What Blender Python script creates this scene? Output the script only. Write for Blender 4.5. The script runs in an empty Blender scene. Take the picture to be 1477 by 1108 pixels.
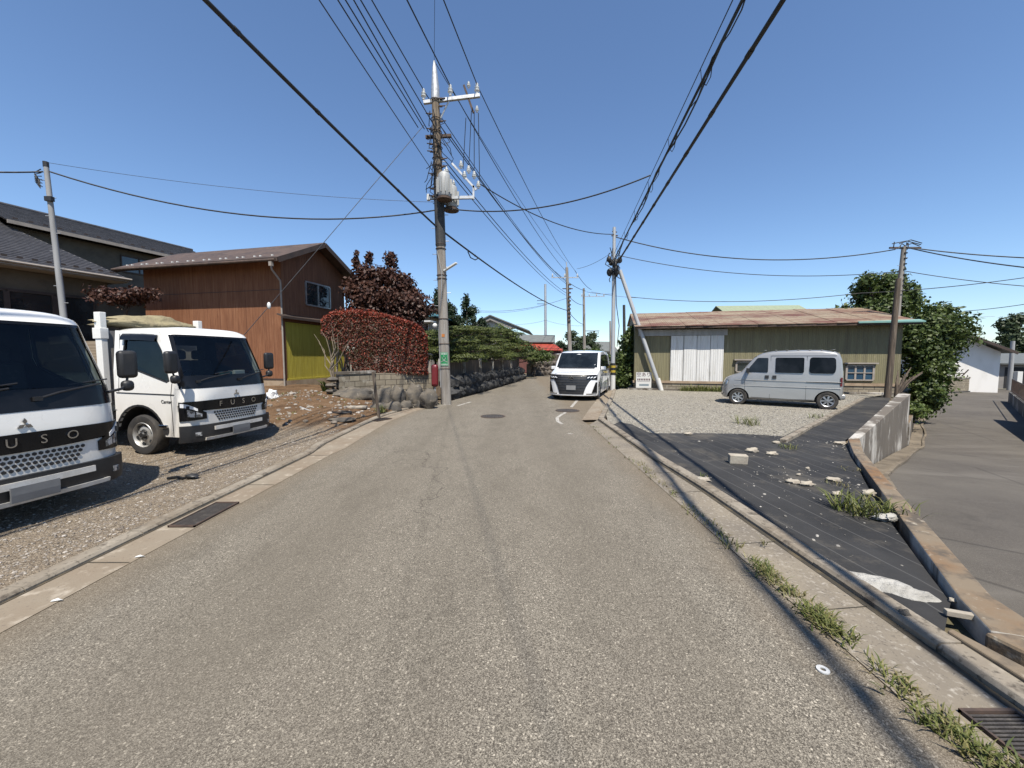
import bpy, math, random
import numpy as np
from mathutils import Vector, Matrix, noise
random.seed(7); RNG = np.random.default_rng(7)
SC = bpy.context.scene; COL = SC.collection
R = math.radians
# ------------------------------------------------------------------ camera model (used to turn measured directions into ground points)
CAMH, PITCH, FPX = 1.65, R(3.98), 560.0
def ray(px, py):
    x = (px-738.5)/FPX; y = (554-py)/FPX
    return Vector((x, math.cos(PITCH)+y*math.sin(PITCH), -math.sin(PITCH)+y*math.cos(PITCH)))
def G(px, py, z=0.0):
    d = ray(px, py); t = (z-CAMH)/d.z
    return Vector((d.x*t, d.y*t, z))
def A(px, py, Y):
    d = ray(px, py); t = Y/d.y
    return Vector((d.x*t, Y, CAMH+d.z*t))
def lerp(a, b, t): return a+(b-a)*t
def sst(a, b, x):
    t = max(0.0, min(1.0, (x-a)/(b-a))); return t*t*(3-2*t)
def interp(tab, x):
    if x <= tab[0][0]: return tab[0][1]
    for (a, b), (c, d) in zip(tab, tab[1:]):
        if x <= c: return b+(d-b)*(x-a)/(c-a)
    return tab[-1][1]
# ------------------------------------------------------------------ mesh builder
class MB:
    def __init__(s): s.v=[]; s.f=[]; s.m=[]
    def add(s, vs, fs, mi=0, M=None):
        o=len(s.v)
        s.v += [tuple(M@Vector(v)) if M else tuple(v) for v in vs]
        for f in fs: s.f.append([i+o for i in f]); s.m.append(mi)
        return s
    def box(s, c, d, rz=0, mi=0, M=None, rot=None):
        x,y,z=[q/2 for q in d]
        vs=[(-x,-y,-z),(x,-y,-z),(x,y,-z),(-x,y,-z),(-x,-y,z),(x,-y,z),(x,y,z),(-x,y,z)]
        T=Matrix.Translation(c)@(rot.to_4x4() if rot else Matrix.Rotation(rz,4,'Z'))
        if M: T=M@T
        return s.add(vs,[(0,3,2,1),(4,5,6,7),(0,1,5,4),(1,2,6,5),(2,3,7,6),(3,0,4,7)],mi,T)
    def bb(s, x0,x1,y0,y1,z0,z1,mi=0):
        return s.box(((x0+x1)/2,(y0+y1)/2,(z0+z1)/2),(abs(x1-x0),abs(y1-y0),abs(z1-z0)),0,mi)
    def beam(s, p0, p1, w, h, mi=0):
        p0=Vector(p0); p1=Vector(p1); d=p1-p0
        q=d.to_track_quat('X','Z').to_matrix()
        return s.box((p0+p1)/2,(d.length,w,h),0,mi,None,q)
    def tube(s, pts, r, n=6, mi=0, cap=True):
        pts=[Vector(p) for p in pts]; k=len(pts)
        rs=r if isinstance(r,(list,tuple)) else [r]*k
        vs=[]; fs=[]
        up=None
        for i,p in enumerate(pts):
            t=(pts[min(i+1,k-1)]-pts[max(i-1,0)])
            if t.length<1e-9: t=Vector((0,0,1))
            t.normalize()
            if up is None:
                up=Vector((0,0,1)) if abs(t.z)<.9 else Vector((1,0,0))
            a=t.cross(up)
            if a.length<1e-6: a=t.orthogonal()
            a.normalize(); b=a.cross(t).normalized(); up=b
            for j in range(n):
                q=2*math.pi*j/n
                vs.append(p+a*math.cos(q)*rs[i]+b*math.sin(q)*rs[i])
        for i in range(k-1):
            for j in range(n):
                fs.append((i*n+j,i*n+(j+1)%n,(i+1)*n+(j+1)%n,(i+1)*n+j))
        if cap:
            fs.append(tuple(range(n))[::-1]); fs.append(tuple((k-1)*n+j for j in range(n)))
        return s.add(vs,[f[::-1] for f in fs],mi)
    def lathe(s, prof, n=20, M=None, mi=0, cap=True):
        vs=[]; fs=[]
        for r,z in prof:
            for j in range(n):
                q=2*math.pi*j/n; vs.append((r*math.cos(q),r*math.sin(q),z))
        k=len(prof)
        for i in range(k-1):
            for j in range(n):
                fs.append((i*n+j,i*n+(j+1)%n,(i+1)*n+(j+1)%n,(i+1)*n+j))
        if cap:
            fs.append(tuple(range(n))[::-1]); fs.append(tuple((k-1)*n+j for j in range(n)))
        return s.add(vs,fs,mi,M)
    def prism(s, poly, z0, z1, mi=0, M=None):
        n=len(poly)
        ar=sum(poly[i][0]*poly[(i+1)%n][1]-poly[(i+1)%n][0]*poly[i][1] for i in range(n))
        if ar<0: poly=poly[::-1]
        vs=[(p[0],p[1],z0) for p in poly]+[(p[0],p[1],z1) for p in poly]
        fs=[tuple(range(n))[::-1],tuple(range(n,2*n))]+[(i,(i+1)%n,(i+1)%n+n,i+n) for i in range(n)]
        return s.add(vs,fs,mi,M)
    def slab(s, pts, th, mi=0):
        """planar-ish polygon of 3-d points given thickness th along its normal (both ways)"""
        pts=[Vector(p) for p in pts]; n=len(pts)
        nr=Vector((0,0,0))
        for i in range(n): nr+=pts[i].cross(pts[(i+1)%n])
        nr.normalize()
        vs=[p+nr*th/2 for p in pts]+[p-nr*th/2 for p in pts]
        fs=[tuple(range(n)),tuple(range(n,2*n))[::-1]]+[(i,i+n,(i+1)%n+n,(i+1)%n) for i in range(n)]
        return s.add(vs,fs,mi)
    def ell(s, c, r, seg=12, ring=8, mi=0, jit=0, M=None):
        vs=[]; fs=[]
        for i in range(ring+1):
            t=math.pi*i/ring
            for j in range(seg):
                q=2*math.pi*j/seg
                d=Vector((math.sin(t)*math.cos(q),math.sin(t)*math.sin(q),math.cos(t)))
                k=1
                if jit: k=1+jit*noise.noise(d*1.7+Vector(c)*3.1)+jit*.5*noise.noise(d*4+Vector(c)*5.3)
                vs.append((c[0]+d.x*r[0]*k,c[1]+d.y*r[1]*k,c[2]+d.z*r[2]*k))
        for i in range(ring):
            for j in range(seg):
                fs.append((i*seg+j,(i+1)*seg+j,(i+1)*seg+(j+1)%seg,i*seg+(j+1)%seg))
        return s.add(vs,fs,mi,M)
    def patch(s, fn, us, vs_, th=0.0, off=0.0, mi=0):
        """slab following fn(u,v,offset); th is its thickness"""
        nu,nv=len(us),len(vs_)
        V=[fn(u,v,off) for v in vs_ for u in us]
        F=[(j*nu+i,j*nu+i+1,(j+1)*nu+i+1,(j+1)*nu+i) for j in range(nv-1) for i in range(nu-1)]
        if th:
            o=len(V); V+=[fn(u,v,off-th) for v in vs_ for u in us]
            F+=[tuple(i+o for i in f[::-1]) for f in list(F)]
            bd=[i for i in range(nu)]+[j*nu+nu-1 for j in range(1,nv)]+[(nv-1)*nu+i for i in range(nu-2,-1,-1)]+[j*nu for j in range(nv-2,0,-1)]
            for a,b in zip(bd,bd[1:]+bd[:1]): F.append((b,a,a+o,b+o))
        return s.add(V,F,mi)
    def ring(s, outer, inner, th, nrm, mi=0):
        """frame between two matching loops of 3-d points"""
        n=len(outer); nv=Vector(nrm)*th
        P=[Vector(p) for p in outer]+[Vector(p) for p in inner]
        V=P+[p-nv for p in P]; k=2*n; F=[]
        for i in range(n):
            j=(i+1)%n
            F+=[(i,j,n+j,n+i),(k+i,k+n+i,k+n+j,k+j),(i,k+i,k+j,j),(n+i,n+j,k+n+j,k+n+i)]
        return s.add(V,F,mi)
    def text(s, txt, size, org, right, up, depth=.004, mi=0, align='CENTER'):
        c=bpy.data.curves.new('t','FONT'); c.body=txt; c.size=size; c.align_x=align; c.align_y='CENTER'; c.extrude=depth/2; c.resolution_u=3
        o=bpy.data.objects.new('t',c); COL.objects.link(o); bpy.context.view_layer.update()
        me=bpy.data.meshes.new_from_object(o.evaluated_get(bpy.context.evaluated_depsgraph_get()))
        r=Vector(right).normalized(); u=Vector(up).normalized(); n=r.cross(u); g=Vector(org)
        s.add([g+r*v.co.x+u*v.co.y+n*v.co.z for v in me.vertices],[tuple(p.vertices) for p in me.polygons],mi)
        bpy.data.objects.remove(o); bpy.data.curves.remove(c); bpy.data.meshes.remove(me)
        return s
    def mesh(s, name):
        me=bpy.data.meshes.new(name); me.from_pydata(s.v,[],s.f); me.update(); return me
    def build(s, name, mats, parent=None, smooth=None, bevel=0, seg=2, fix=False):
        me=s.mesh(name)
        ms=mats if isinstance(mats,(list,tuple)) else [mats]
        for m in ms: me.materials.append(m)
        if len(ms)>1: me.polygons.foreach_set('material_index',[min(i,len(ms)-1) for i in s.m])
        if fix:
            import bmesh
            b=bmesh.new(); b.from_mesh(me); bmesh.ops.recalc_face_normals(b,faces=b.faces); b.to_mesh(me); b.free()
        if smooth is not None:
            me.shade_smooth()
            if smooth<179: me.set_sharp_from_angle(angle=R(smooth))
        o=bpy.data.objects.new(name,me); COL.objects.link(o)
        if parent is not None: o.parent=parent
        if bevel:
            md=o.modifiers.new('bevel','BEVEL'); md.width=bevel; md.segments=seg; md.limit_method='ANGLE'; md.angle_limit=R(35)
        return o
def tag(o, label=None, cat=None, group=None, kind=None):
    if label: o['label']=label
    if cat: o['category']=cat
    if group: o['group']=group
    if kind: o['kind']=kind
    return o
def thing(name, label, cat, loc=(0,0,0), rz=0, group=None):
    o=bpy.data.objects.new(name,None); COL.objects.link(o); o.location=loc; o.rotation_euler=(0,0,rz)
    return tag(o,label,cat,group)
def copy_tree(o, parent=None):
    c=o.copy(); COL.objects.link(c)
    if parent is not None: c.parent=parent
    for ch in list(o.children): copy_tree(ch,c)
    return c
def each(name, mat, parent, mbs, smooth=None):
    for q in mbs: q.build(name,mat,parent,smooth)
def struct(name, mb, m, **k): return tag(mb.build(name,m,**k),kind='structure')
# ------------------------------------------------------------------ materials
KALB=.70
def kc(c):
    k=.80 if min(c[:3])>.5 else KALB
    return tuple(q*k for q in c[:3])
class NB:
    def __init__(s, name):
        s.m=bpy.data.materials.new(name); s.m.use_nodes=True; s.nt=s.m.node_tree; s.N=s.nt.nodes; s.L=s.nt.links
        s.b=s.N['Principled BSDF']; s._co=None
    def n(s, t, **k):
        q=s.N.new(t)
        for a,v in k.items(): setattr(q,a,v)
        return q
    def co(s):
        if not s._co: s._co=s.n('ShaderNodeTexCoord').outputs['Object']
        return s._co
    def scaled(s, sc, loc=(0,0,0), rot=(0,0,0)):
        mp=s.n('ShaderNodeMapping'); mp.inputs['Scale'].default_value=(sc,sc,sc) if not isinstance(sc,(tuple,list)) else sc
        mp.inputs['Location'].default_value=loc; mp.inputs['Rotation'].default_value=rot
        s.L.new(s.co(),mp.inputs['Vector']); return mp.outputs['Vector']
    def noise(s, sc, detail=4, rough=.55, loc=(0,0,0), rot=(0,0,0), dist=0):
        q=s.n('ShaderNodeTexNoise'); q.inputs['Scale'].default_value=1; q.inputs['Detail'].default_value=detail; q.inputs['Roughness'].default_value=rough; q.inputs['Distortion'].default_value=dist
        s.L.new(s.scaled(sc,loc,rot),q.inputs['Vector']); return q.outputs['Fac']
    def vor(s, sc, out='Color', feature='F1', rnd=1):
        q=s.n('ShaderNodeTexVoronoi',feature=feature); q.inputs['Scale'].default_value=1; q.inputs['Randomness'].default_value=rnd
        s.L.new(s.scaled(sc),q.inputs['Vector']); return q.outputs[out]
    def wave(s, sc, axis='X', dist=0, profile='SIN', dscale=1):
        q=s.n('ShaderNodeTexWave',bands_direction=axis,wave_profile=profile); q.inputs['Scale'].default_value=sc; q.inputs['Distortion'].default_value=dist; q.inputs['Detail Scale'].default_value=dscale
        s.L.new(s.co(),q.inputs['Vector']); return q.outputs['Fac']
    def rng(s, x, a, b, c=0, d=1):
        q=s.n('ShaderNodeMapRange'); q.inputs[1].default_value=a; q.inputs[2].default_value=b; q.inputs[3].default_value=c; q.inputs[4].default_value=d
        s.L.new(x,q.inputs[0]); return q.outputs[0]
    def math(s, op, a, b=None):
        q=s.n('ShaderNodeMath',operation=op)
        for i,x in enumerate((a,b)):
            if x is None: continue
            if isinstance(x,(int,float)): q.inputs[i].default_value=x
            else: s.L.new(x,q.inputs[i])
        return q.outputs[0]
    def xyz(s):
        q=s.n('ShaderNodeSeparateXYZ'); s.L.new(s.co(),q.inputs[0]); return q.outputs
    def mix(s, fac, a, b):
        q=s.n('ShaderNodeMix',data_type='RGBA')
        for i,x in ((0,fac),(6,a),(7,b)):
            if isinstance(x,(int,float)): q.inputs[i].default_value=x
            elif isinstance(x,(tuple,list)): q.inputs[i].default_value=(*kc(x),1)
            else: s.L.new(x,q.inputs[i])
        return q.outputs[2]
    def ramp(s, x, stops, interp='LINEAR'):
        q=s.n('ShaderNodeValToRGB'); q.color_ramp.interpolation=interp
        e=q.color_ramp.elements
        while len(e)<len(stops): e.new(.5)
        for el,(p,c) in zip(e,stops): el.position=p; el.color=(*kc(c),1)
        s.L.new(x,q.inputs[0]); return q.outputs[0]
    def bump(s, h, strength, dist=.01, prev=None):
        q=s.n('ShaderNodeBump'); q.inputs['Strength'].default_value=strength; q.inputs['Distance'].default_value=dist
        s.L.new(h,q.inputs['Height'])
        if prev is not None: s.L.new(prev,q.inputs['Normal'])
        return q.outputs[0]
    def set(s, col=None, rough=None, metal=None, normal=None, spec=None, coat=None):
        b=s.b
        for k,x in (('Base Color',col),('Roughness',rough),('Metallic',metal),('Normal',normal),('Specular IOR Level',spec),('Coat Weight',coat)):
            if x is None: continue
            if isinstance(x,(int,float)): b.inputs[k].default_value=x
            elif isinstance(x,(tuple,list)): b.inputs[k].default_value=(*kc(x),1)
            else: s.L.new(x,b.inputs[k])
        return s.m
def pm(name, col, rough=.6, metal=0, mix=(), bump=(), island=None, spec=.5, coat=None, rvar=None):
    """procedural material. mix: (colour, scale, lo, hi[, detail]); bump: (scale, strength, dist); island: colour mixed by a random value per leaf/piece"""
    b=NB(name); c=col
    if island:
        g=b.n('ShaderNodeNewGeometry').outputs['Random Per Island']
        c=b.ramp(g,[(i/(len(island)),q) for i,q in enumerate([col]+list(island))])
    for i,t in enumerate(mix):
        f=b.rng(b.noise(t[1],t[4] if len(t)>4 else 4,.6,loc=(i*7.3,i*3.1,i)),t[2],t[3]); c=b.mix(f,c,t[0])
    nr=None
    for s_,st,di in bump: nr=b.bump(b.noise(s_,4),st,di,nr)
    rg=rough
    if rvar: rg=b.rng(b.noise(rvar[0],3),.3,.7,rvar[1],rvar[2])
    return b.set(c,rg,metal,nr,spec,coat)
M={}
def asphalt(name, dark, light, tone2, seam_shadow=True, k=1.0):
    b=NB(name)
    v=b.vor(230*k); sep=b.n('ShaderNodeSeparateColor'); b.L.new(v,sep.inputs[0])
    ag=b.ramp(sep.outputs[0],[(0,dark),(.45,tuple(lerp(d,l,.35) for d,l in zip(dark,light))),(.8,tuple(lerp(d,l,.6) for d,l in zip(dark,light))),(1,light)])
    v2=b.vor(125*k); s2=b.n('ShaderNodeSeparateColor'); b.L.new(v2,s2.inputs[0])
    c=b.mix(b.rng(s2.outputs[1],.95,.99,0,.8),ag,tuple(min(.8,l*1.45) for l in light))
    c=b.mix(b.rng(s2.outputs[2],.86,.97,0,.7),c,dark)
    c=b.mix(b.rng(b.noise((.5,.18,1),4),.35,.7,0,.55),c,tone2)
    c=b.mix(b.rng(b.noise((3.1,1.4,1),5,.65),.45,.75,0,.35),c,tuple(q*.55 for q in tone2))
    if seam_shadow:
        x,y,z=b.xyz()
        # long seams and cracks wandering along the lane; widest line paints a wire's shadow
        for (x0,sl,w,st) in ((-.42,-.125,.05,.10),(.95,.02,.006,.10),(-2.1,.0,.008,.12)):
            d=b.math('ABSOLUTE',b.math('SUBTRACT',b.math('ADD',b.math('SUBTRACT',x,b.math('MULTIPLY',y,sl)),b.math('MULTIPLY',b.noise((.1,1.6,1),3),.12)),x0+.06))
            c=b.mix(b.rng(d,w*.4,w*1.5,st,0),c,tuple(q*.35 for q in dark))
    if seam_shadow:
        # crazing cracks, tyre-polished lanes, soil washed in at both edges, old oil drips
        vv=b.n('ShaderNodeTexVoronoi',feature='DISTANCE_TO_EDGE'); vv.inputs['Scale'].default_value=1
        wv=b.n('ShaderNodeVectorMath',operation='ADD'); nz=b.n('ShaderNodeTexNoise'); nz.inputs['Scale'].default_value=1.3; nz.inputs['Detail'].default_value=5; b.L.new(b.co(),nz.inputs['Vector'])
        sc_=b.n('ShaderNodeVectorMath',operation='SCALE'); sc_.inputs['Scale'].default_value=.55; b.L.new(nz.outputs['Color'],sc_.inputs[0])
        b.L.new(b.scaled((.33,.14,1)),wv.inputs[0]); b.L.new(sc_.outputs[0],wv.inputs[1]); b.L.new(wv.outputs[0],vv.inputs['Vector'])
        ck=b.math('MULTIPLY',b.rng(vv.outputs['Distance'],.0015,.006,1,0),b.rng(b.noise((.4,.25,1),3,loc=(9,2,0)),.48,.58,0,.75))
        c=b.mix(b.math('MULTIPLY',ck,.6),c,tuple(q*.5 for q in dark))
        for x0 in (-1.75,-.35,.75):
            d=b.math('ABSOLUTE',b.math('SUBTRACT',b.math('ADD',x,b.math('MULTIPLY',b.noise((.1,.22,1),3,loc=(x0,0,0)),.5)),x0+.25))
            c=b.mix(b.rng(d,.05,.5,.22,0),c,tuple(q*.72 for q in tone2))
        for x0,sg in ((-3.05,1),(1.88,-1)):
            d=b.math('MULTIPLY',b.math('SUBTRACT',x,x0),sg)
            c=b.mix(b.rng(b.math('ADD',d,b.math('MULTIPLY',b.noise((2,1.2,1),5,.7),.7)),.25,.75,.55,0),c,(.19,.145,.095))
        c=b.mix(b.rng(b.noise((1.6,.9,1),2,loc=(4,7,0)),.70,.78,0,.35),c,tuple(q*.6 for q in dark))
    if not seam_shadow:
        c=b.mix(b.rng(b.noise((.35,.35,1),6,.65,loc=(2,5,0)),.4,.62,0,.6),c,(.165,.148,.125))
        c=b.mix(b.rng(b.noise((.18,1.6,1),5,.6,loc=(6,1,0),rot=(0,0,R(-45))),.54,.72,0,.5),c,(.21,.19,.165))
        c=b.mix(b.rng(b.noise((.9,.9,1),5,.7,loc=(1,8,0)),.60,.72,0,.55),c,(.055,.05,.044))
        dl=b.n('ShaderNodeTexVoronoi',feature='DISTANCE_TO_EDGE'); dl.inputs['Scale'].default_value=1; b.L.new(b.scaled((.22,.13,1),rot=(0,0,R(40))),dl.inputs['Vector'])
        c=b.mix(b.rng(dl.outputs['Distance'],.001,.004,.5,0),c,(.03,.027,.024))
    h=b.vor(230*k,'Distance'); nr=b.bump(h,.6,.004); nr=b.bump(b.noise(14,3),.25,.01,nr)
    return b.set(c,b.rng(s2.outputs[0],0,1,.78,.97),0,nr,.25)
M['road']=asphalt('asphalt_worn',(.055,.047,.037),(.47,.42,.34),(.18,.155,.12))
M['alley']=asphalt('asphalt_dark',(.065,.057,.049),(.19,.17,.147),(.125,.11,.094),False,1.3)
def gravel(name, cols, sc=30, dirt=None, tint=(.2,.15,.1)):
    b=NB(name)
    v=b.vor(sc); sep=b.n('ShaderNodeSeparateColor'); b.L.new(v,sep.inputs[0])
    c=b.ramp(sep.outputs[0],[(i/(len(cols)-1),q) for i,q in enumerate(cols)])
    v2=b.vor(sc*2.3); s2=b.n('ShaderNodeSeparateColor'); b.L.new(v2,s2.inputs[0])
    c2=b.ramp(s2.outputs[1],[(i/(len(cols)-1),q) for i,q in enumerate(cols)])
    c=b.mix(b.rng(b.noise(5,3),.4,.6),c,c2)
    ed=b.vor(sc,'Distance','DISTANCE_TO_EDGE'); c=b.mix(b.rng(ed,0,.12,.8,0),c,tuple(q*.3 for q in tint))
    c=b.mix(b.rng(b.noise(.8,5,.65),.45,.7,0,.65),c,tint)
    nr=b.bump(ed,.8,.02); nr=b.bump(b.noise(3,5),.5,.05,nr)
    if dirt:
        x,y,z=b.xyz()
        fac=b.rng(b.math('ADD',b.math('ADD',y,b.math('MULTIPLY',x,.25)),b.math('MULTIPLY',b.noise(1.1,5,.65),2.6)),dirt[0],dirt[1])
        d=b.ramp(b.noise(1.3,6,.7),[(.3,(.10,.058,.03)),(.5,(.19,.115,.062)),(.75,(.27,.175,.105))])
        d=b.mix(b.rng(b.noise(22,4,.7),.5,.75,0,.5),d,(.07,.042,.024))
        d=b.mix(b.rng(b.noise(9,5,.7,loc=(5,5,5)),.66,.74,0,.75),d,(.42,.34,.25))
        c=b.mix(fac,c,d)
        nr=b.bump(b.noise(7,6,.7),.9,.06,nr)
    return b.set(c,.93,0,nr,.2)
M['yard']=gravel('gravel_dirt',[(.12,.09,.065),(.25,.20,.145),(.36,.295,.22),(.52,.44,.34),(.28,.22,.16)],62,(8.3,9.1),(.30,.235,.165))
M['lot']=gravel('gravel_grey',[(.10,.092,.075),(.26,.24,.195),(.39,.36,.295),(.56,.52,.44),(.21,.19,.155)],26,None,(.30,.27,.225))
M['soil']=pm('soil',(.16,.115,.075),.95,mix=[((.08,.085,.035),.6,.45,.6),((.25,.2,.14),4,.5,.7)],bump=[(6,.6,.05)])
M['earth']=pm('far_ground',(.10,.12,.05),.95,mix=[((.2,.17,.11),.05,.4,.6),((.05,.075,.025),.3,.45,.6)])
M['kerb']=pm('kerb_concrete',(.30,.26,.205),.9,mix=[((.19,.15,.105),1.6,.42,.68,6),((.44,.39,.32),9,.58,.78),((.10,.08,.06),7,.56,.68,6),((.09,.075,.055),26,.56,.7)],bump=[(60,.5,.004),(9,.3,.01)])
M['gutter']=pm('gutter_concrete',(.285,.24,.18),.9,mix=[((.23,.175,.12),1.1,.35,.65,6),((.45,.39,.31),7,.55,.75),((.14,.115,.09),40,.6,.75)],bump=[(70,.4,.003),(8,.25,.01)])
M['agutter']=pm('alley_gutter',(.21,.17,.12),.9,mix=[((.12,.095,.065),1.4,.4,.62,6),((.33,.28,.21),8,.58,.74,6),((.07,.055,.04),4,.6,.7,6)],bump=[(40,.5,.005)])
M['pave']=pm('walkway_concrete',(.27,.228,.17),.9,mix=[((.17,.145,.115),1.3,.38,.66,6),((.42,.38,.32),30,.55,.72),((.12,.1,.08),55,.58,.7)],bump=[(80,.5,.004),(9,.25,.01)])
M['conc']=pm('concrete_wall',(.15,.127,.10),.9,mix=[((.12,.10,.08),(1.3,1.3,.8),.42,.62,7),((.55,.52,.47),(.7,.7,.55),.52,.60,8),((.13,.11,.09),(5,5,.35),.55,.68,6),((.45,.42,.37),(7,7,1.2),.60,.70,6)],bump=[(40,.4,.005)])
M['conctop']=pm('concrete_rusty',(.22,.17,.115),.9,mix=[((.21,.115,.05),1.1,.47,.66,6),((.10,.08,.06),5,.48,.64,6),((.42,.37,.29),14,.60,.74,6)],bump=[(50,.5,.005)])
M['block']=None
b=NB('block_wall'); br=b.n('ShaderNodeTexBrick'); br.offset=.5
br.inputs['Scale'].default_value=1; br.inputs['Brick Width'].default_value=.4; br.inputs['Row Height'].default_value=.2; br.inputs['Mortar Size'].default_value=.012
br.inputs['Color1'].default_value=(.25,.215,.16,1); br.inputs['Color2'].default_value=(.19,.165,.125,1); br.inputs['Mortar'].default_value=(.06,.05,.04,1)
mp=b.n('ShaderNodeMapping'); mp.inputs['Rotation'].default_value=(R(90),0,0); b.L.new(b.co(),mp.inputs[0]); b.L.new(mp.outputs[0],br.inputs['Vector'])
c=b.mix(b.rng(b.noise((2,2,1.2),6,.65),.45,.7,0,.8),br.outputs['Color'],(.16,.135,.1)); c=b.mix(b.rng(b.noise(3,5,.6,loc=(4,4,4)),.58,.7,0,.8),c,(.5,.46,.38))
M['block']=b.set(c,.92,0,b.bump(b.noise(30,4),.4,.01),.2)
# weed-control sheet
b=NB('weed_sheet'); x,y,z=b.xyz()
c=b.mix(b.rng(b.noise((1.2,.7,1),5,.6),.35,.7),(.024,.0235,.0235),(.052,.050,.048))
w=b.n('ShaderNodeTexWave',bands_direction='X'); w.inputs['Scale'].default_value=1.25; w.inputs['Distortion'].default_value=.25
b.L.new(b.scaled(1,rot=(0,0,R(-4))),w.inputs['Vector'])
c=b.mix(b.rng(w.outputs['Fac'],.990,1,0,.5),c,(.15,.145,.138))
c=b.mix(b.rng(b.noise(1.1,7,.75,loc=(3,1,0)),.52,.68,0,.55),c,(.16,.14,.11)); c=b.mix(b.rng(b.noise(9,5,.75,loc=(1,1,0)),.68,.74,0,.7),c,(.3,.26,.2))
M['sheet']=b.set(c,.8,0,b.bump(b.noise((1.4,3,1),4),.55,.05,b.bump(b.noise(160,2),.25,.002)),.3)
b=NB('white_paint'); x,y,z=b.xyz()
gr=b.math('MULTIPLY',b.rng(z,.25,.95,1,0),b.rng(b.noise((5,5,2),6,.7),.35,.7,.1,.75))
c=b.mix(b.rng(b.noise(1.2,4),.55,.8,0,.5),(.82,.80,.76),(.70,.68,.63)); c=b.mix(gr,c,(.40,.34,.26)); c=b.mix(b.rng(b.noise((9,9,2.5),5,.7,loc=(3,3,3)),.66,.74,0,.35),c,(.5,.46,.4))
M['white']=b.set(c,b.rng(b.noise(4,4),.3,.7,.2,.4),0,None,None,.5)
M['pearl']=pm('pearl_paint',(.78,.78,.78),.18,coat=.8,mix=[((.8,.8,.81),.8,.5,.8)])
M['silver']=pm('silver_paint',(.43,.425,.415),.32,.4,mix=[((.36,.355,.35),1.4,.5,.75)],coat=.25)
M['black']=pm('black_plastic',(.018,.018,.02),.5,mix=[((.04,.038,.036),6,.5,.75)])
M['gloss']=pm('gloss_black',(.008,.008,.009),.18,spec=.3,mix=[((.016,.016,.018),3,.5,.8)])
M['rubber']=pm('tyre_rubber',(.028,.026,.025),.85,mix=[((.10,.085,.07),4,.45,.75)],bump=[(60,.3,.004)])
M['dark']=pm('dark_interior',(.02,.02,.022),.8,mix=[((.035,.034,.033),4,.5,.7)])
M['seat']=pm('seat_fabric',(.045,.045,.05),.9,mix=[((.07,.07,.075),20,.5,.7)])
M['darkchrome']=pm('dark_chrome',(.16,.16,.165),.25,.8,mix=[((.1,.1,.1),5,.5,.8)])
M['chrome']=pm('chrome',(.62,.62,.63),.14,1,mix=[((.5,.5,.5),5,.5,.8)])
M['alum']=pm('aluminium',(.52,.53,.54),.42,.85,mix=[((.38,.37,.36),5,.5,.75)])
M['rim']=pm('painted_rim',(.50,.49,.47),.42,.5,mix=[((.3,.26,.22),7,.5,.75)])
M['lamp']=pm('lamp_lens',(.55,.57,.6),.08,.35,mix=[((.12,.13,.14),14,.48,.56)],coat=.8)
M['lampwhite']=pm('led_strip',(.85,.86,.88),.15,.1,mix=[((.7,.72,.75),8,.5,.7)])
M['plate']=pm('blank_plate',(.24,.24,.24),.55,mix=[((.18,.18,.18),4,.4,.7)])
def glass(name, tint, refl=.12):
    b=NB(name); b.N.remove(b.b)
    t=b.n('ShaderNodeBsdfTransparent'); t.inputs[0].default_value=(*tint,1)
    g=b.n('ShaderNodeBsdfGlossy'); g.inputs['Roughness'].default_value=.02; g.inputs[0].default_value=(.62,.65,.68,1)
    f=b.n('ShaderNodeFresnel'); f.inputs[0].default_value=1.5
    fm=b.math('ADD',b.math('MULTIPLY',f.outputs[0],.55),b.rng(b.noise(2,2),.3,.7,refl*.1,refl*.2))
    mx=b.n('ShaderNodeMixShader'); b.L.new(fm,mx.inputs[0]); b.L.new(t.outputs[0],mx.inputs[1]); b.L.new(g.outputs[0],mx.inputs[2])
    b.L.new(mx.outputs[0],b.N['Material Output'].inputs[0]); return b.m
M['glass']=glass('tinted_glass',(.60,.66,.64))
M['sideglass']=glass('side_glass',(.22,.25,.25))
M['wglass']=pm('window_glass',(.02,.026,.03),.05,spec=.9,mix=[((.05,.06,.065),.8,.45,.65)])
M['carglass']=pm('privacy_glass',(.005,.006,.007),.08,spec=.14,mix=[((.018,.02,.024),2,.4,.7)])
M['frontglass']=pm('windscreen_glass',(.009,.012,.016),.08,spec=.25,mix=[((.025,.032,.04),2,.4,.7)])
M['pole']=pm('pole_concrete',(.33,.30,.265),.88,mix=[((.19,.16,.13),(5,5,.5),.42,.66,6),((.43,.41,.38),(9,9,1),.55,.75)],bump=[(30,.3,.005)])
M['greypole']=pm('pale_grey_concrete',(.36,.365,.37),.8,mix=[((.27,.27,.27),(5,5,.6),.45,.7)])
M['poledark']=pm('pole_dark_sleeve',(.03,.03,.032),.7,mix=[((.06,.055,.05),4,.5,.7)],bump=[(20,.4,.01)])
M['polebrown']=pm('pole_weathered',(.22,.17,.12),.9,mix=[((.10,.075,.055),(6,6,.8),.4,.65,6),((.32,.28,.23),(10,10,2),.55,.75)])
M['steel']=pm('galvanised_steel',(.55,.56,.57),.5,.6,mix=[((.4,.4,.4),8,.45,.7)])
M['whitesteel']=pm('white_steel_tube',(.48,.49,.50),.5,.15,mix=[((.5,.5,.51),3,.5,.75)])
M['iron']=pm('rusted_iron',(.12,.08,.06),.8,.3,mix=[((.06,.045,.04),7,.45,.65)])
M['porc']=pm('porcelain',(.75,.75,.73),.25,mix=[((.55,.55,.53),12,.55,.7)])
M['trans']=pm('transformer_paint',(.42,.43,.43),.5,mix=[((.45,.44,.42),(5,5,1.5),.5,.7)])
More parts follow.
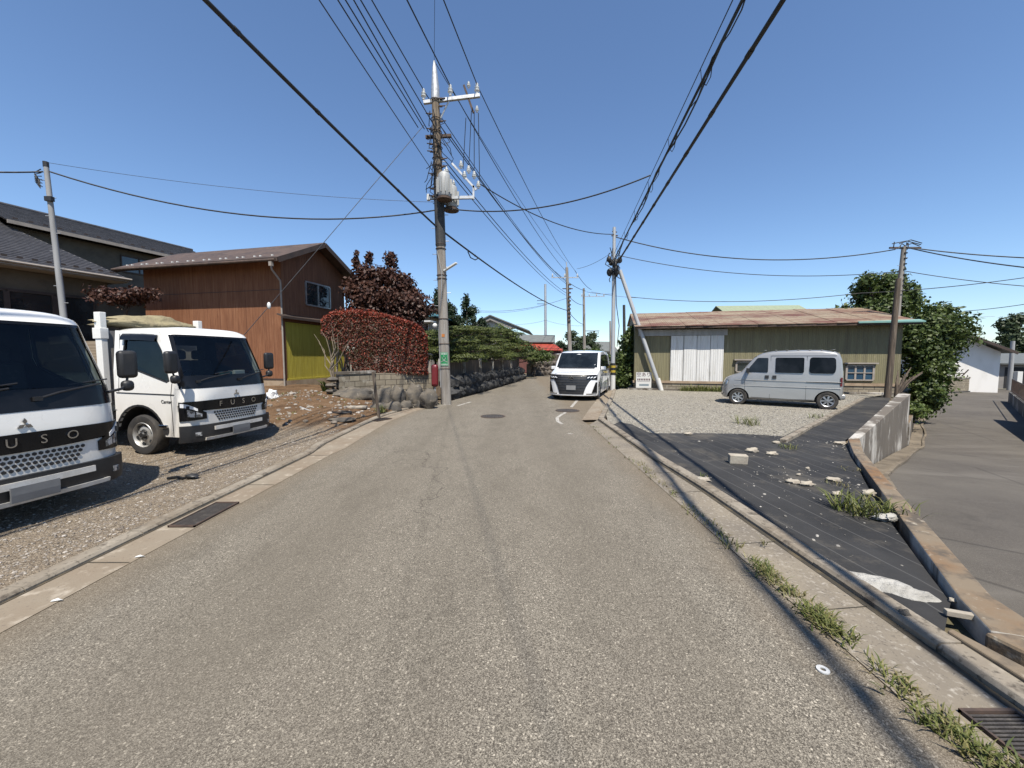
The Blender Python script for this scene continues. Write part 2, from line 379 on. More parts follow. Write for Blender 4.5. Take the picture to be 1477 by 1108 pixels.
M['wire']=pm('cable_sheath',(.014,.014,.016),.6,mix=[((.025,.025,.026),3,.5,.7)])
M['wiregrey']=pm('bare_strand',(.05,.052,.058),.5,.3,mix=[((.09,.09,.1),3,.5,.7)])
M['wood']=pm('old_wood',(.14,.105,.075),.9,mix=[((.06,.045,.035),(14,14,1),.42,.62),((.26,.21,.16),(20,20,1.5),.58,.72)],bump=[((30,30,2),.4,.01)])
M['bark']=pm('bark',(.085,.065,.048),.95,mix=[((.035,.028,.022),(9,9,3),.42,.62)],bump=[((20,20,6),.7,.02)])
M['barkpale']=pm('pale_bark',(.28,.225,.16),.95,mix=[((.12,.095,.07),(9,9,3),.42,.62)],bump=[((20,20,6),.5,.01)])
M['rock']=pm('field_stone',(.15,.127,.098),.92,mix=[((.075,.068,.06),3.2,.42,.62,6),((.32,.285,.235),6,.58,.76,6),((.05,.048,.045),18,.6,.72)],bump=[(9,.7,.03),(40,.4,.008)])
M['rockdark']=pm('dark_stone',(.06,.059,.058),.92,mix=[((.02,.02,.02),3.2,.42,.62,6),((.12,.115,.11),6,.58,.74,6)],bump=[(9,.7,.03)])
M['palestone']=pm('pale_rubble',(.44,.395,.32),.92,mix=[((.36,.31,.25),9,.42,.65,6)],bump=[(25,.6,.01)])
M['plaster']=pm('white_plaster',(.46,.445,.41),.9,mix=[((.3,.285,.25),7,.45,.7,6)],bump=[(12,1,.05),(40,.6,.01)])
# brown vertical boards with printed grain
def boards(name, c0, c1, c2, axis=0, pitch=.3, groove=.35):
    b=NB(name); st=[14,14,14]; st[2]=.9
    c=b.ramp(b.noise(tuple(st),5,.65,dist=.6),[(.3,c1),(.5,c0),(.72,c2)])
    c=b.mix(b.rng(b.noise((1,1,.5),4),.35,.7,0,.55),c,c1)
    w=b.n('ShaderNodeTexWave',bands_direction='XY'[axis],wave_profile='SAW'); w.inputs['Scale'].default_value=.314159/pitch
    b.L.new(b.co(),w.inputs['Vector'])
    gr=b.rng(w.outputs['Fac'],.93,1,0,groove); c=b.mix(gr,c,tuple(q*.25 for q in c1))
    w2=b.n('ShaderNodeTexWave',bands_direction='XY'[axis]); w2.inputs['Scale'].default_value=.314159/(pitch/3); b.L.new(b.co(),w2.inputs['Vector'])
    return b.set(c,.75,0,b.bump(w2.outputs['Fac'],.35,.012),.3)
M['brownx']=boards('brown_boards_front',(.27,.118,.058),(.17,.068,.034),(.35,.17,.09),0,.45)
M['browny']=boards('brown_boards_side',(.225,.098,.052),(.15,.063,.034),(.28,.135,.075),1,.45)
M['yellow']=boards('yellow_boards',(.50,.42,.06),(.36,.30,.045),(.58,.50,.10),1,.22,.5)
M['roofbrown']=pm('brown_sheet_roof',(.10,.063,.043),.65,mix=[((.055,.036,.027),1.3,.4,.65,6),((.15,.10,.07),5,.5,.75)])
M['fascia']=pm('dark_fascia',(.07,.045,.035),.7,mix=[((.04,.028,.022),3,.4,.7)])
M['soffit']=pm('dark_soffit',(.05,.035,.028),.8,mix=[((.035,.025,.02),3,.4,.7)])
M['base']=pm('tan_foundation',(.42,.32,.22),.9,mix=[((.3,.21,.14),2,.4,.65,6)],bump=[(30,.3,.005)])
M['tile']=pm('slate_tile',(.075,.072,.078),.55,mix=[((.045,.043,.047),(3,3,3),.4,.65),((.115,.11,.115),11,.55,.75)],bump=[(9,.2,.01)])
M['eave']=pm('beige_trim',(.38,.335,.29),.7,mix=[((.3,.26,.22),3,.4,.7)])
M['stucco']=pm('beige_stucco',(.14,.115,.085),.9,mix=[((.10,.08,.06),2,.4,.7)],bump=[(60,.3,.004)])
def corr(name, c0, c1, c2, pitch=.076, axis='X', stain=None):
    b=NB(name)
    c=b.mix(b.rng(b.noise((5,5,.35),6,.65),.35,.65),c0,c1)
    c=b.mix(b.rng(b.noise((9,9,.8),6,.7,loc=(3,3,3)),.56,.72),c,c2)
    if stain: c=b.mix(b.rng(b.noise((.30,.8,.8),7,.75,loc=(8.6,1,3)),.47,.60,0,.9),c,stain)
    w=b.n('ShaderNodeTexWave',bands_direction=axis); w.inputs['Scale'].default_value=.314159/pitch; b.L.new(b.co(),w.inputs['Vector'])
    w2=b.n('ShaderNodeTexWave',bands_direction=axis,wave_profile='SAW'); w2.inputs['Scale'].default_value=.314159/.76; b.L.new(b.co(),w2.inputs['Vector'])
    c=b.mix(b.rng(w2.outputs['Fac'],.96,1,0,.5),c,tuple(q*.35 for q in c1))
    return b.set(c,.7,0,b.bump(w.outputs['Fac'],.7,.02),.3)
M['olive']=corr('olive_corrugated',(.26,.235,.135),(.19,.17,.105),(.36,.32,.21))
M['whitecorr']=corr('white_corrugated',(.72,.71,.69),(.62,.61,.585),(.5,.47,.42),.1)
M['rustroof']=corr('rusty_roof',(.33,.275,.195),(.27,.19,.13),(.46,.41,.32),.1,'X',(.15,.055,.04))
M['lightgrey']=pm('lintel_grey',(.40,.40,.40),.7,mix=[((.3,.3,.29),(6,6,1),.4,.7)])
M['greenroof']=corr('pale_green_roof',(.32,.37,.25),(.27,.31,.21),(.38,.42,.30),.2)
M['turq']=pm('turquoise_edge',(.18,.36,.33),.6,mix=[((.25,.38,.33),4,.4,.7)])
M['cream']=pm('cream_wall',(.62,.58,.50),.85,mix=[((.5,.46,.4),1.5,.4,.7)])
M['grey']=pm('grey_wall',(.30,.28,.26),.85,mix=[((.22,.2,.19),1.5,.4,.7)])
M['whitewall']=pm('white_stucco',(.80,.77,.73),.85,mix=[((.7,.67,.62),(1.5,1.5,.6),.45,.75)])
M['redroof']=pm('red_roof',(.42,.06,.03),.6,mix=[((.3,.05,.03),2,.4,.7)])
M['redwall']=pm('red_brown_wall',(.17,.06,.05),.8,mix=[((.1,.04,.035),2,.4,.7)])
M['greyroof']=pm('grey_tile_roof',(.17,.18,.17),.6,mix=[((.11,.115,.11),(2,6,2),.4,.7)])
M['blueroof']=pm('teal_roof',(.05,.15,.18),.5,mix=[((.08,.2,.22),2,.4,.7)])
M['red']=pm('red_box_paint',(.17,.013,.017),.35,mix=[((.16,.015,.018),5,.4,.7)],coat=.3)
M['green']=pm('green_sign',(.02,.27,.09),.45,mix=[((.03,.22,.08),4,.4,.7)])
M['signwhite']=pm('sign_white',(.62,.615,.59),.5,mix=[((.62,.61,.58),6,.5,.75)])
M['signink']=pm('sign_ink',(.09,.035,.04),.6,mix=[((.05,.03,.035),6,.5,.75)])
M['signblue']=pm('sign_grey_blue',(.22,.27,.3),.6,mix=[((.3,.34,.36),6,.5,.75)])
M['tarp']=pm('khaki_tarp',(.34,.29,.17),.85,mix=[((.24,.2,.12),4,.42,.65,6)],bump=[(7,.8,.05)])
M['ply']=None
b=NB('plywood'); w=b.n('ShaderNodeTexWave',bands_direction='Z'); w.inputs['Scale'].default_value=5; w.inputs['Distortion'].default_value=9; w.inputs['Detail Scale'].default_value=.7; b.L.new(b.scaled((.35,.35,1)),w.inputs['Vector'])
M['ply']=b.set(b.mix(w.outputs['Fac'],(.36,.28,.19),(.25,.185,.12)),.8)
M['paint']=pm('road_paint',(.50,.475,.43),.8,mix=[((.2,.175,.14),7,.52,.62,6),((.2,.175,.14),30,.53,.63)])
M['castiron']=pm('cast_iron',(.075,.066,.06),.7,.3,mix=[((.13,.115,.1),12,.5,.7)],bump=[(45,.8,.01)])
def leafm(name,*cols,rough=.55):
    m=pm(name,cols[0],rough,island=cols[1:],spec=.35)
    b=m.node_tree; bs=b.nodes['Principled BSDF']
    tr=b.nodes.new('ShaderNodeBsdfTranslucent'); mx=b.nodes.new('ShaderNodeMixShader'); mx.inputs[0].default_value=.22
    src=bs.inputs['Base Color'].links[0].from_socket; b.links.new(src,tr.inputs[0])
    b.links.new(bs.outputs[0],mx.inputs[1]); b.links.new(tr.outputs[0],mx.inputs[2]); b.links.new(mx.outputs[0],b.nodes['Material Output'].inputs[0])
    return m
M['lred']=leafm('photinia_leaf',(.075,.026,.017),(.13,.035,.02),(.19,.045,.027),(.085,.05,.022),(.05,.045,.016))
M['lredtip']=leafm('photinia_young_leaf',(.30,.04,.022),(.40,.075,.035),(.22,.035,.022))
M['lmaple']=leafm('maple_leaf',(.055,.024,.018),(.08,.034,.022),(.12,.052,.033),(.04,.018,.016))
M['lpine']=leafm('pine_needle',(.045,.065,.014),(.08,.105,.02),(.145,.165,.034),(.022,.036,.009))
M['lgreen']=leafm('broad_leaf',(.04,.068,.016),(.075,.115,.024),(.12,.16,.036),(.022,.042,.012))
M['lbright']=leafm('bright_leaf',(.07,.11,.022),(.10,.15,.03),(.14,.18,.045),(.05,.08,.02))
M['ldark']=leafm('conifer_leaf',(.016,.034,.014),(.028,.05,.02),(.042,.066,.028))
M['ldist']=leafm('distant_leaf',(.035,.055,.025),(.055,.08,.033),(.075,.10,.045))
M['grass']=leafm('grass_blade',(.12,.15,.03),(.19,.20,.055),(.08,.11,.024),(.27,.24,.09))
M['dry']=leafm('dry_grass',(.30,.25,.12),(.22,.19,.08),(.14,.15,.05))
def lin(a,b,n): return [a+(b-a)*i/(n-1) for i in range(n)]
def wheel(parent, x, y, r, w, side, kind='truck'):
    """wheel whose outer face looks along side*y"""
    T=Matrix.Translation((x,y,r))@Matrix.Rotation(R(-90*side),4,'X')   # local +z -> outward
    m=MB(); h=w/2; ri=r*.62 if kind=='truck' else r*.64
    m.lathe([(ri,-h),(r*.9,-h),(r*.975,-h*.8),(r,-h*.55),(r,h*.55),(r*.975,h*.8),(r*.93,h*.98),(r*.8,h*1.04),(ri,h*.9),(ri,-h)],28,T,0,False)
    t=thing_part('wheel',parent); o=m.build('tyre',M['rubber'],t,40)
    d=MB()
    if kind=='truck':
        d.lathe([(ri*1.02,h*.86),(ri*.97,h*.98),(ri*.9,h*.75),(ri*.86,h*.35),(ri*.62,h*.62),(ri*.45,h*.72),(ri*.40,h*.6),(.001,h*.6)],28,T,0,False)
        d.build('rim',M['rim'],t,35)
        b=MB()
        for k in range(6):
            q=k*math.pi/3+.3; c=(ri*.735*math.cos(q),ri*.735*math.sin(q),h*.52)
            b.lathe([(ri*.13,-.004),(ri*.13,.014)],10,T@Matrix.Translation(c)@Matrix.Rotation(R(-13),4,Vector((-math.sin(q),math.cos(q),0))),0)
        b.lathe([(ri*.27,h*.55),(ri*.27,h*1.0),(ri*.2,h*1.15),(.001,h*1.15)],16,T,0,False)
        b.build('hub',M['black'],t,35)
        s=MB()
        for k in range(6):
            q=k*math.pi/3; s.lathe([(.014,0),(.014,.03),(.001,.034)],6,T@Matrix.Translation((ri*.37*math.cos(q),ri*.37*math.sin(q),h*.7)),0)
        s.build('wheel_nut',M['chrome'],t)
    else:
        d.lathe([(ri*1.02,h*.86),(ri*.98,h*.98),(ri*.9,h*.8),(ri*.9,h*.2),(.001,h*.2)],28,T,1,False)
        ns=7 if kind=='van' else 10
        for k in range(ns):
            q=2*math.pi*k/ns
            X=T@Matrix.Rotation(q,4,'Z')
            d.add([(ri*.1,-ri*.10,h*.85),(ri*.93,-ri*.15,h*.8),(ri*.93,ri*.15,h*.8),(ri*.1,ri*.10,h*.85),(ri*.1,-ri*.12,h*.3),(ri*.93,-ri*.17,h*.3),(ri*.93,ri*.17,h*.3),(ri*.1,ri*.12,h*.3)],
                  [(0,1,2,3),(0,4,5,1),(3,2,6,7),(1,5,6,2)],0,X)
        d.lathe([(ri*1.02,h*.86),(ri*.98,h*.98),(ri*.88,h*.84)],28,T,0,False)
        d.lathe([(ri*.2,h*.6),(ri*.2,h*.9),(.001,h*.93)],14,T,0,False)
        d.build('rim',[M['alum'],M['black']],t,35)
    return t
def thing_part(name, parent):
    o=bpy.data.objects.new(name,None); COL.objects.link(o); o.parent=parent; return o

# =============================================================== cab-over tipper truck
HWT=.85
RX=[(.2,-.03),(.3,0),(.5,.0),(.9,-.005),(1.1,-.03),(1.3,-.07),(2.0,-.33),(2.06,-.40),(2.12,-.52)]
def t_hw(z): return HWT-.075*sst(1.15,2.15,z)
def t_fx(f): a=abs(f); return -.03*a*a-.20*a**7
def TP(f,z,off=0): return Vector((t_fx(f)+interp(RX,z)+off, f*t_hw(z)+off*.55*(f**5), z))
def t_edge(z): return t_fx(1)+interp(RX,z)
def make_truck(label, loc, rz):
    t=thing('flatbed_truck',label,'truck',loc,rz,'white cab-over trucks parked side by side')
    ff=lin(-1,1,29)
    # ---- front skins
    m=MB(); m.patch(TP,ff,[.84,.92,1.0,1.06,1.105],.03); m.patch(TP,ff,[.49,.55,.62,.735],.03,-.004)
    m.build('front_panel',M['white'],t,40)
    m=MB(); m.patch(TP,lin(-.97,.97,25),[1.107,1.18,1.25,1.315],.03,.004); m.build('cowl_panel',M['gloss'],t,40)
    w=MB()
    for y0 in (-.62,.12):
        a=TP(y0/HWT,1.22,.02); b_=TP((y0+.56)/HWT,1.335,.025); w.tube([a,lerp(a,b_,.3)+Vector((.012,0,.015)),b_],.011,6); w.tube([b_-Vector((0,.28,-.0)),b_+Vector((0,.06,.045))],.008,5)
        w.box(a,(.03,.06,.04))
    w.build('wiper',M['black'],t)
    def topband(f): return .885-.035*(abs(f)**2)
    m=MB(); G1=lambda f,k,off: TP(f,lerp(.725+.055*abs(f)**2.2,.905-.01*abs(f)**2,k),off)
    m.patch(G1,lin(-.955,.955,27),[0,.33,.66,1],.03,.016); gr=m.build('grille_band',M['gloss'],t,40)
    l=MB()
    for ch,f in zip('FUSO',(-.39,-.13,.13,.39)):
        p=TP(f,.822,.024); l.text(ch,.125,p,(-.5*abs(f)*(1 if f>0 else -1)*.12,1,0),(0,0,1),.012)
    l.build('lettering',M['chrome'],gr)
    e=MB()
    for a in (90,210,330):
        q=R(a); c=Vector((0,math.cos(q),math.sin(q))); p=Vector((0,-math.sin(q),math.cos(q)))
        o=TP(0,.985,.012); s_=.062
        pts=[o, o+(c*.5+p*.28)*s_, o+c*s_, o+(c*.5-p*.28)*s_]
        e.slab(pts,.012)
    e.build('emblem',M['chrome'],t)
    # ---- honeycomb lower grille (dark cells in the white panel)
    h=MB()
    for r_ in range(4):
        n=20 if r_%2==0 else 19
        for i in range(n):
            f=(i-(n-1)/2)*.055; z=.555+.042*r_
            if abs(f)>.44+.04*r_: continue
            c=TP(f,z+.006,.0); k=.0185
            h.lathe([(k,-.002),(k,.003)],6,Matrix.Translation(c)@Matrix.Rotation(R(90),4,'Y'),0)
    h.build('honeycomb_grille',M['black'],t)
    # ---- headlights
    for s in (-1,1):
        hm=MB(); H=lambda f,k,off: TP(s*f,lerp(lerp(.60,.585,sst(.66,.99,f)),lerp(.70,.895,sst(.62,1.0,f)),k),off)
        hm.patch(H,lin(.66,.995,9) if s>0 else lin(.995,.66,9),lin(0,1,5),.03,.014); ho=hm.build('headlight',M['gloss'],t,40)
        for (f0,k0,k1) in ((.74,.22,.62),(.84,.22,.62)):
            q=MB(); q.patch(H,lin(f0,f0+.085,4) if s>0 else lin(f0+.085,f0,4),[k0,(k0+k1)/2,k1],.02,.022); q.build('lens',M['lamp'],ho,40)
        q=MB(); q.patch(H,lin(.80,.985,6) if s>0 else lin(.985,.80,6),[.72,.82,.93],.02,.022); q.build('indicator',M['lampwhite'],ho,40)
    # ---- bumper
    m=MB(); m.patch(TP,ff,[.235,.27,.36,.45,.505],.07,.045); bu=m.build('bumper',M['black'],t,40)
    m=MB(); m.patch(TP,lin(-.56,.56,11),[.40,.43,.462],.03,.066); m.patch(TP,lin(-.72,.72,13),[.247,.27,.292],.03,.066); m.build('bumper_trim',M['white'],bu,40)
    m=MB(); m.patch(TP,lin(-.2,.2,5),[.272,.345,.418],.02,.085); m.build('number_plate',M['plate'],bu)
    for s in (-1,1):
        q=MB(); q.patch(TP,lin(s*.78,s*.86,3)[::s],[.335,.365,.395],.02,.055); q.build('fog_light',M['lamp'],bu)
    # ---- windscreen: black band, glass
    zs=[1.315,1.5,1.7,1.85,1.985]
    gl=MB(); gl.patch(TP,lin(-.92,.92,21),zs,0,-.004); gl.build('windscreen',M['glass'],t,40)
    bd=MB()
    bd.patch(TP,lin(-.945,-.895,3),zs,.02,0); bd.patch(TP,lin(.895,.945,3),zs,.02,0); bd.patch(TP,lin(-.895,.895,19),[1.955,1.988],.02,0)
    bd.build('screen_border',M['gloss'],t,40)
    m=MB()
    for s in (-1,1): m.patch(TP,lin(s*.945,s*1.0,4)[::s],[1.105]+zs+[2.03],.05,.002)
    m.patch(TP,ff,[1.988,2.02,2.05],.04,.002)
    # roof, back wall, rear pillars, floor -> cab shell
    XB=-1.5
    def roof(u,v,off):
        x=lerp(t_fx(u)+interp(RX,2.05)+.002,XB,v); e=min(1,v/.16); e2=min(1,(1-v)/.08)
        return Vector((x,u*t_hw(2.05),2.05+.075*(1-abs(u)**5)*(e*(2-e))*(.3+.7*e2*(2-e2))+off))
    m.patch(roof,lin(-1,1,17),[0,.03,.06,.1,.16,.3,.5,.7,.9,.96,1],.03)
    hb=t_hw(1.6)
    o_=[(XB,-HWT,.55),(XB,HWT,.55),(XB,t_hw(2.05),2.06),(XB,-t_hw(2.05),2.06)]; i_=[(XB,-.6,1.32),(XB,.6,1.32),(XB,.57,1.86),(XB,-.57,1.86)]
    m.ring(o_,i_,.03,(-1,0,0))
    cab=m.build('cab_shell',M['white'],t,40)
    for s in (-1,1):
        Y=lambda x,z,o=0: Vector((x,s*(t_hw(z)+o),z))
        xf=lambda z: t_edge(z)-.004
        out=[Y(-1.46,1.0),Y(-1.46,1.5),Y(-1.46,2.05),Y(-1.0,2.05),Y(xf(2.05),2.05),Y(xf(1.6),1.6),Y(xf(1.25),1.25),Y(xf(1.0),1.0),Y(-.9,1.0)]
        inn=[Y(-1.29,1.50),Y(-1.33,1.62),Y(-1.30,1.98),Y(-.95,2.0),Y(-.70,1.985),Y(-.53,1.72),Y(-.36,1.235),Y(-.42,1.205),Y(-1.05,1.40)]
        d=MB(); d.ring(out,inn,.03,(0,s,0))
        # lower door skin with the wheel-arch cut
        arc=[(-1.0+.47*math.cos(q),.345+.47*math.sin(q)) for q in lin(math.pi*.93,0,14)]
        pol=[(-1.46,1.0)]+arc+[(-.53,.33),(xf(.4),.33),(xf(.7),.7),(xf(1.0),1.0)]
        d.slab([Y(x,z,-.015) for x,z in pol],.03)
        do=d.build('door',M['white'],t,30)
        hd=MB(); hd.box(Y(-.52,.50,.012),(.17,.025,.055)); hd.build('handle',M['chrome'],do,bevel=.008)
        cup=MB(); cup.lathe([(.05,-.004),(.05,.004)],14,Matrix.Translation(Y(-.47,.44,.006))@Matrix.Rotation(R(90),4,'X')@Matrix.Scale(1.5,4,(0,1,0)),0); cup.build('handle_recess',M['black'],do)
        sl=MB()
        for z in (1.035,): sl.beam(Y(-1.45,z,.004),Y(xf(z)-.03,z-.02,.004),.006,.014)
        sl.beam(Y(xf(1.0)-.10,1.0,.002),Y(xf(.34)-.10,.34,.002),.006,.008); sl.beam(Y(xf(1.2)-.03,1.2,.002),Y(xf(1.0)-.10,1.0,.002),.006,.008)
        sl.beam(Y(-1.40,1.05,.002),Y(-1.40,2.0,.002),.006,.008)
        sl.build('door_seam',M['black'],do)
        nm=MB(); nm.text('Canter',.075,Y(xf(.93)-.20,.90,.004),(s*-1,0,0),(0,0,1),.004); nm.build('lettering',M['black'],do)
        g=MB(); g.slab([Vector((p.x,p.y-s*.018,p.z)) for p in inn],.004); g.build('side_window',M['sideglass'],do)
        rb=MB(); rb.ring([Vector((p.x,p.y+s*.003,p.z)) for p in inn],[lerp(p,Y(-.85,1.65),.05)+Vector((0,s*.003,0)) for p in inn],.03,(0,s,0)); rb.build('window_seal',M['black'],do)
        v=MB(); v.patch(lambda u,k,off: Y(lerp(-1.33,-.62,u),lerp(2.005,1.90,k)-.03*u*u,.012+.045*math.sin(min(1,k*1.2)*1.57)+off),lin(0,1,8),lin(0,1,4),.004); v.build('wind_deflector',M['gloss'],do,60)
        ar=MB(); ar.patch(lambda u,k,off: Vector((-1.0+(.47-off)*math.cos(u),s*(HWT-.002-k*.3),.345+(.47-off)*math.sin(u))),lin(math.pi*.97,-.03,16),[-.03,.5,1],.03); ar.build('wheel_arch',M['black'],t,40)
        rp=MB(); rp.slab([Y(-1.5,.75,-.015),Y(-1.5,1.4,-.015),Y(-1.5,2.05,-.015),Y(-1.46,2.05,-.015),Y(-1.46,1.4,-.015),Y(-1.46,.75,-.015)],.03); rp.build('rear_pillar',M['white'],t)
        # mirrors: a tall head on a long arm from the front corner
        mo=MB(); a=TP(s*.97,1.22,0); b_=Vector((a.x-.04,s*1.04,1.30)) if s>0 else Vector((a.x+.27,s*1.07,1.30)); mo.tube([a,lerp(a,b_,.6)+Vector((.03,0,-.02)),b_],.016,8); mo.tube([b_,b_+Vector((-.01,s*.02,.1))],.014,6)
        mi=mo.build('mirror_arm',M['black'],t,60)
        hd=MB(); c=b_+Vector((-.02,s*.03,.24)); hd.box(c,(.10,.19,.34),s*R(-12)); hd.build('mirror_head',M['black'],mi,60,bevel=.045,seg=3)
        h2=MB(); h2.box(b_+Vector((.01,s*.0,-.02)),(.11,.12,.13),s*R(-20)); h2.build('wide_mirror',M['black'],mi,60,bevel=.045,seg=3)
    # ---- interior
    lm_=MB(); lm_.patch(roof,lin(-.97,.97,9),[.06,.2,.5,.8,.98],.012,-.035); lm_.ring([(XB+.05,-.80,.83),(XB+.05,.80,.83),(XB+.05,.76,2.04),(XB+.05,-.76,2.04)],[(XB+.05,-.58,1.34),(XB+.05,.58,1.34),(XB+.05,.55,1.84),(XB+.05,-.55,1.84)],.015,(1,0,0)); lm_.build('headliner',M['dark'],t)
    for s in (-1,1):
        Y2=lambda x,z: Vector((x,s*(t_hw(z)-.045),z))
        q=MB(); q.ring([Y2(-1.46,.85),Y2(-1.46,1.5),Y2(-1.46,2.05),Y2(-1.0,2.05),Y2(-.66,2.05),Y2(-.50,1.6),Y2(-.36,1.25),Y2(-.36,.85),Y2(-.9,.85)],[Y2(-1.27,1.52),Y2(-1.31,1.62),Y2(-1.28,1.96),Y2(-.95,1.98),Y2(-.71,1.965),Y2(-.55,1.72),Y2(-.39,1.26),Y2(-.44,1.23),Y2(-1.05,1.42)],.012,(0,s,0)); q.build('door_trim',M['dark'],t)
    it=MB(); it.bb(-1.48,-.1,-.8,.8,.78,.83); it.build('cab_floor',M['dark'],t)
    it=MB(); it.bb(-.55,-.16,-.76,.76,.83,1.14); it.bb(-.62,-.42,-.75,.75,1.1,1.24); it.bb(-.56,-.4,-.6,-.18,1.2,1.3); it.build('dashboard',M['dark'],t,bevel=.03)
    for y in (-.48,.12,.5):
        q=MB(); q.bb(-1.25,-.75,y-.2,y+.2,.85,1.08); q.box((-1.32,y,1.3),(.14,.4,.52),0,0,None,Matrix.Rotation(R(-10),3,'Y')); q.box((-1.38,y,1.66),(.1,.24,.18)); q.build('seat',M['seat'],t,60,bevel=.04)
    q=MB(); Tm=Matrix.Translation((-.66,-.45,1.28))@Matrix.Rotation(R(-38),4,'Y')
    q.tube([Tm@Vector((.19*math.cos(a),.19*math.sin(a),0)) for a in lin(0,2*math.pi,21)],.014,6); q.tube([Tm@Vector((-.19,0,0)),Tm@Vector((.19,0,0))],.014,5); q.tube([Tm@Vector((0,0,0)),Vector((-.42,-.45,.98))],.03,6)
    q.build('steering_wheel',M['black'],t,60)
    # ---- chassis and bed
    q=MB(); q.bb(-4.7,-.35,-.40,-.30,.45,.62); q.bb(-4.7,-.35,.30,.40,.45,.62)
    for x in (-.6,-1.7,-2.6,-3.6,-4.5): q.bb(x-.05,x+.05,-.3,.3,.48,.6)
    q.bb(-1.3,-.3,-.6,.6,.4,.75); q.build('chassis',M['black'],t)
    q=MB(); q.tube([(-1.0,-.7,.345),(-1.0,.7,.345)],.05,8); q.tube([(-3.5,-.7,.345),(-3.5,.7,.345)],.07,8); q.build('axle',M['black'],t)
    for s in (-1,1):
        wheel(t,-1.0,s*.735,.335,.2,s); wheel(t,-3.5,s*.72,.335,.24,s)
    q=MB(); q.bb(-4.75,-1.72,-.83,.83,.80,.88); q.bb(-4.7,-1.75,-.25,.25,.62,.8); q.build('load_floor',M['steel'],t)
    q=MB(); q.bb(-1.74,-1.69,-.83,.83,.88,2.06); q.build('headboard',M['grey'],t)
    for s in (-1,1):
        q=MB(); q.bb(-4.75,-1.76,s*.85-.02,s*.85+.02,.84,1.28)
        for x in lin(-4.4,-2.1,6): q.bb(x-.03,x+.03,s*.885-.015,s*.885+.015,.86,1.24)
        q.build('side_board',M['white'],t)
        q=MB(); q.bb(-1.80,-1.67,s*.82-.045,s*.82+.045,.84,2.36); q.bb(-1.83,-1.66,s*.82-.06,s*.82+.06,1.92,2.10); q.build('headboard_post',M['white'],t,bevel=.008)
    q=MB(); q.bb(-4.8,-4.75,-.85,.85,.84,1.28); q.build('tailgate',M['white'],t)
    q=MB(); q.bb(-1.82,-1.76,-.77,.77,1.98,2.14); q.build('headboard_plank',M['wood'],t)
    for s in (-1,1):
        q=MB(); q.patch(lambda u,k,off: Vector((-3.5+.42*math.cos(u),s*(.6+k*.24),.36+.42*math.sin(u)+off)),lin(math.pi,0,12),[0,1],.01); q.build('mudguard',M['black'],t,40)
    return t

# =============================================================== passenger vehicles
class Hull:
    """body from a closed side profile (x,z), with rounded sides, tumblehome and curved ends"""
    def __init__(s, prof, W, tumble=.1, zt=.95, H=1.9, fc=.15, rc=.05, fp=3.0, L=4):
        s.p=prof; s.W=W; s.tu=tumble; s.zt=zt; s.H=H; s.fc=fc; s.rc=rc; s.fp=fp; s.L=L
        zs=[q[1] for q in prof]; s.zmin=min(zs)
    def hw(s, z): return s.W/2*(1-s.tu*max(0,(z-s.zt)/(s.H-s.zt)))
    def shift(s, f, x):
        k=max(0,min(1,(x+s.L*.28)/(s.L*.28)))          # 1 at the nose, 0 behind the windscreen
        kr=max(0,min(1,(-x-s.L*.75)/(s.L*.25)))
        return -s.fc*abs(f)**s.fp*k+s.rc*abs(f)**s.fp*kr
    def xf(s, z):
        """front x of the profile at height z"""
        best=-99
        P=s.p
        for a,b in zip(P,P[1:]+P[:1]):
            lo,hi=min(a[1],b[1]),max(a[1],b[1])
            if lo<=z<=hi and hi>lo:
                x=a[0]+(b[0]-a[0])*(z-a[1])/(b[1]-a[1]); best=max(best,x)
        return best
    def F(s, f, z, off=0):
        x=s.xf(z); d=s.shift(f,x)
        return Vector((x+d+off, f*s.hw(z)+off*.5*f**5, z))
    def S(s, side, x, z, off=0): return Vector((x+s.shift(1,x),side*(s.hw(z)+off),z))
    def body(s, arches, r, mats):
        m=MB(); fs=[-1,-.97,-.9,-.7,-.4,0,.4,.7,.9,.97,1]
        n=len(s.p); cx=sum(q[0] for q in s.p)/n; cz=sum(q[1] for q in s.p)/n
        ins={1:.055,.97:.016,.9:.0}
        V=[]
        P=s.p
        nr=[]
        for i in range(n):
            a=Vector(P[i-1]); b=Vector(P[(i+1)%n]); d=(b-a).normalized(); nr.append(Vector((d.y,-d.x)))
        sg=1 if (P[0][0]-cx)*nr[0].x+(P[0][1]-cz)*nr[0].y>0 else -1
        for f in fs:
            k=ins.get(abs(f),0)
            for i,(x,z) in enumerate(P):
                x2=x-nr[i].x*k*sg; z2=z-nr[i].y*k*sg
                crown=0
                if z>s.H*.9: crown=-.045*abs(f)**2
                V.append((x2+s.shift(f,x2),f*s.hw(z2),z2+crown))
        F=[]
        for j in range(len(fs)-1):
            for i in range(n):
                F.append((j*n+i,j*n+(i+1)%n,(j+1)*n+(i+1)%n,(j+1)*n+i))
        F.append(tuple(range(n))); F.append(tuple((len(fs)-1)*n+i for i in range(n))[::-1])
        m.add(V,F)
        o=m.build('tmp',mats[0],None,None,fix=True)
        cut=MB()
        for ax in arches:
            for sd in (-1,1):
                cut.lathe([(r,0),(r,.34)],32,Matrix.Translation((ax,sd*(s.W/2+.02),r*.80))@Matrix.Rotation(R(90*sd),4,'X'),0)
        c=cut.build('cut',mats[1])
        md=o.modifiers.new('b','BOOLEAN'); md.operation='DIFFERENCE'; md.object=c; md.solver='EXACT'; md.use_self=False
        try: md.material_mode='TRANSFER'
        except Exception: pass
        bpy.context.view_layer.update()
        me=bpy.data.meshes.new_from_object(o.evaluated_get(bpy.context.evaluated_depsgraph_get()))
        bpy.data.objects.remove(o); bpy.data.objects.remove(c)
        return me
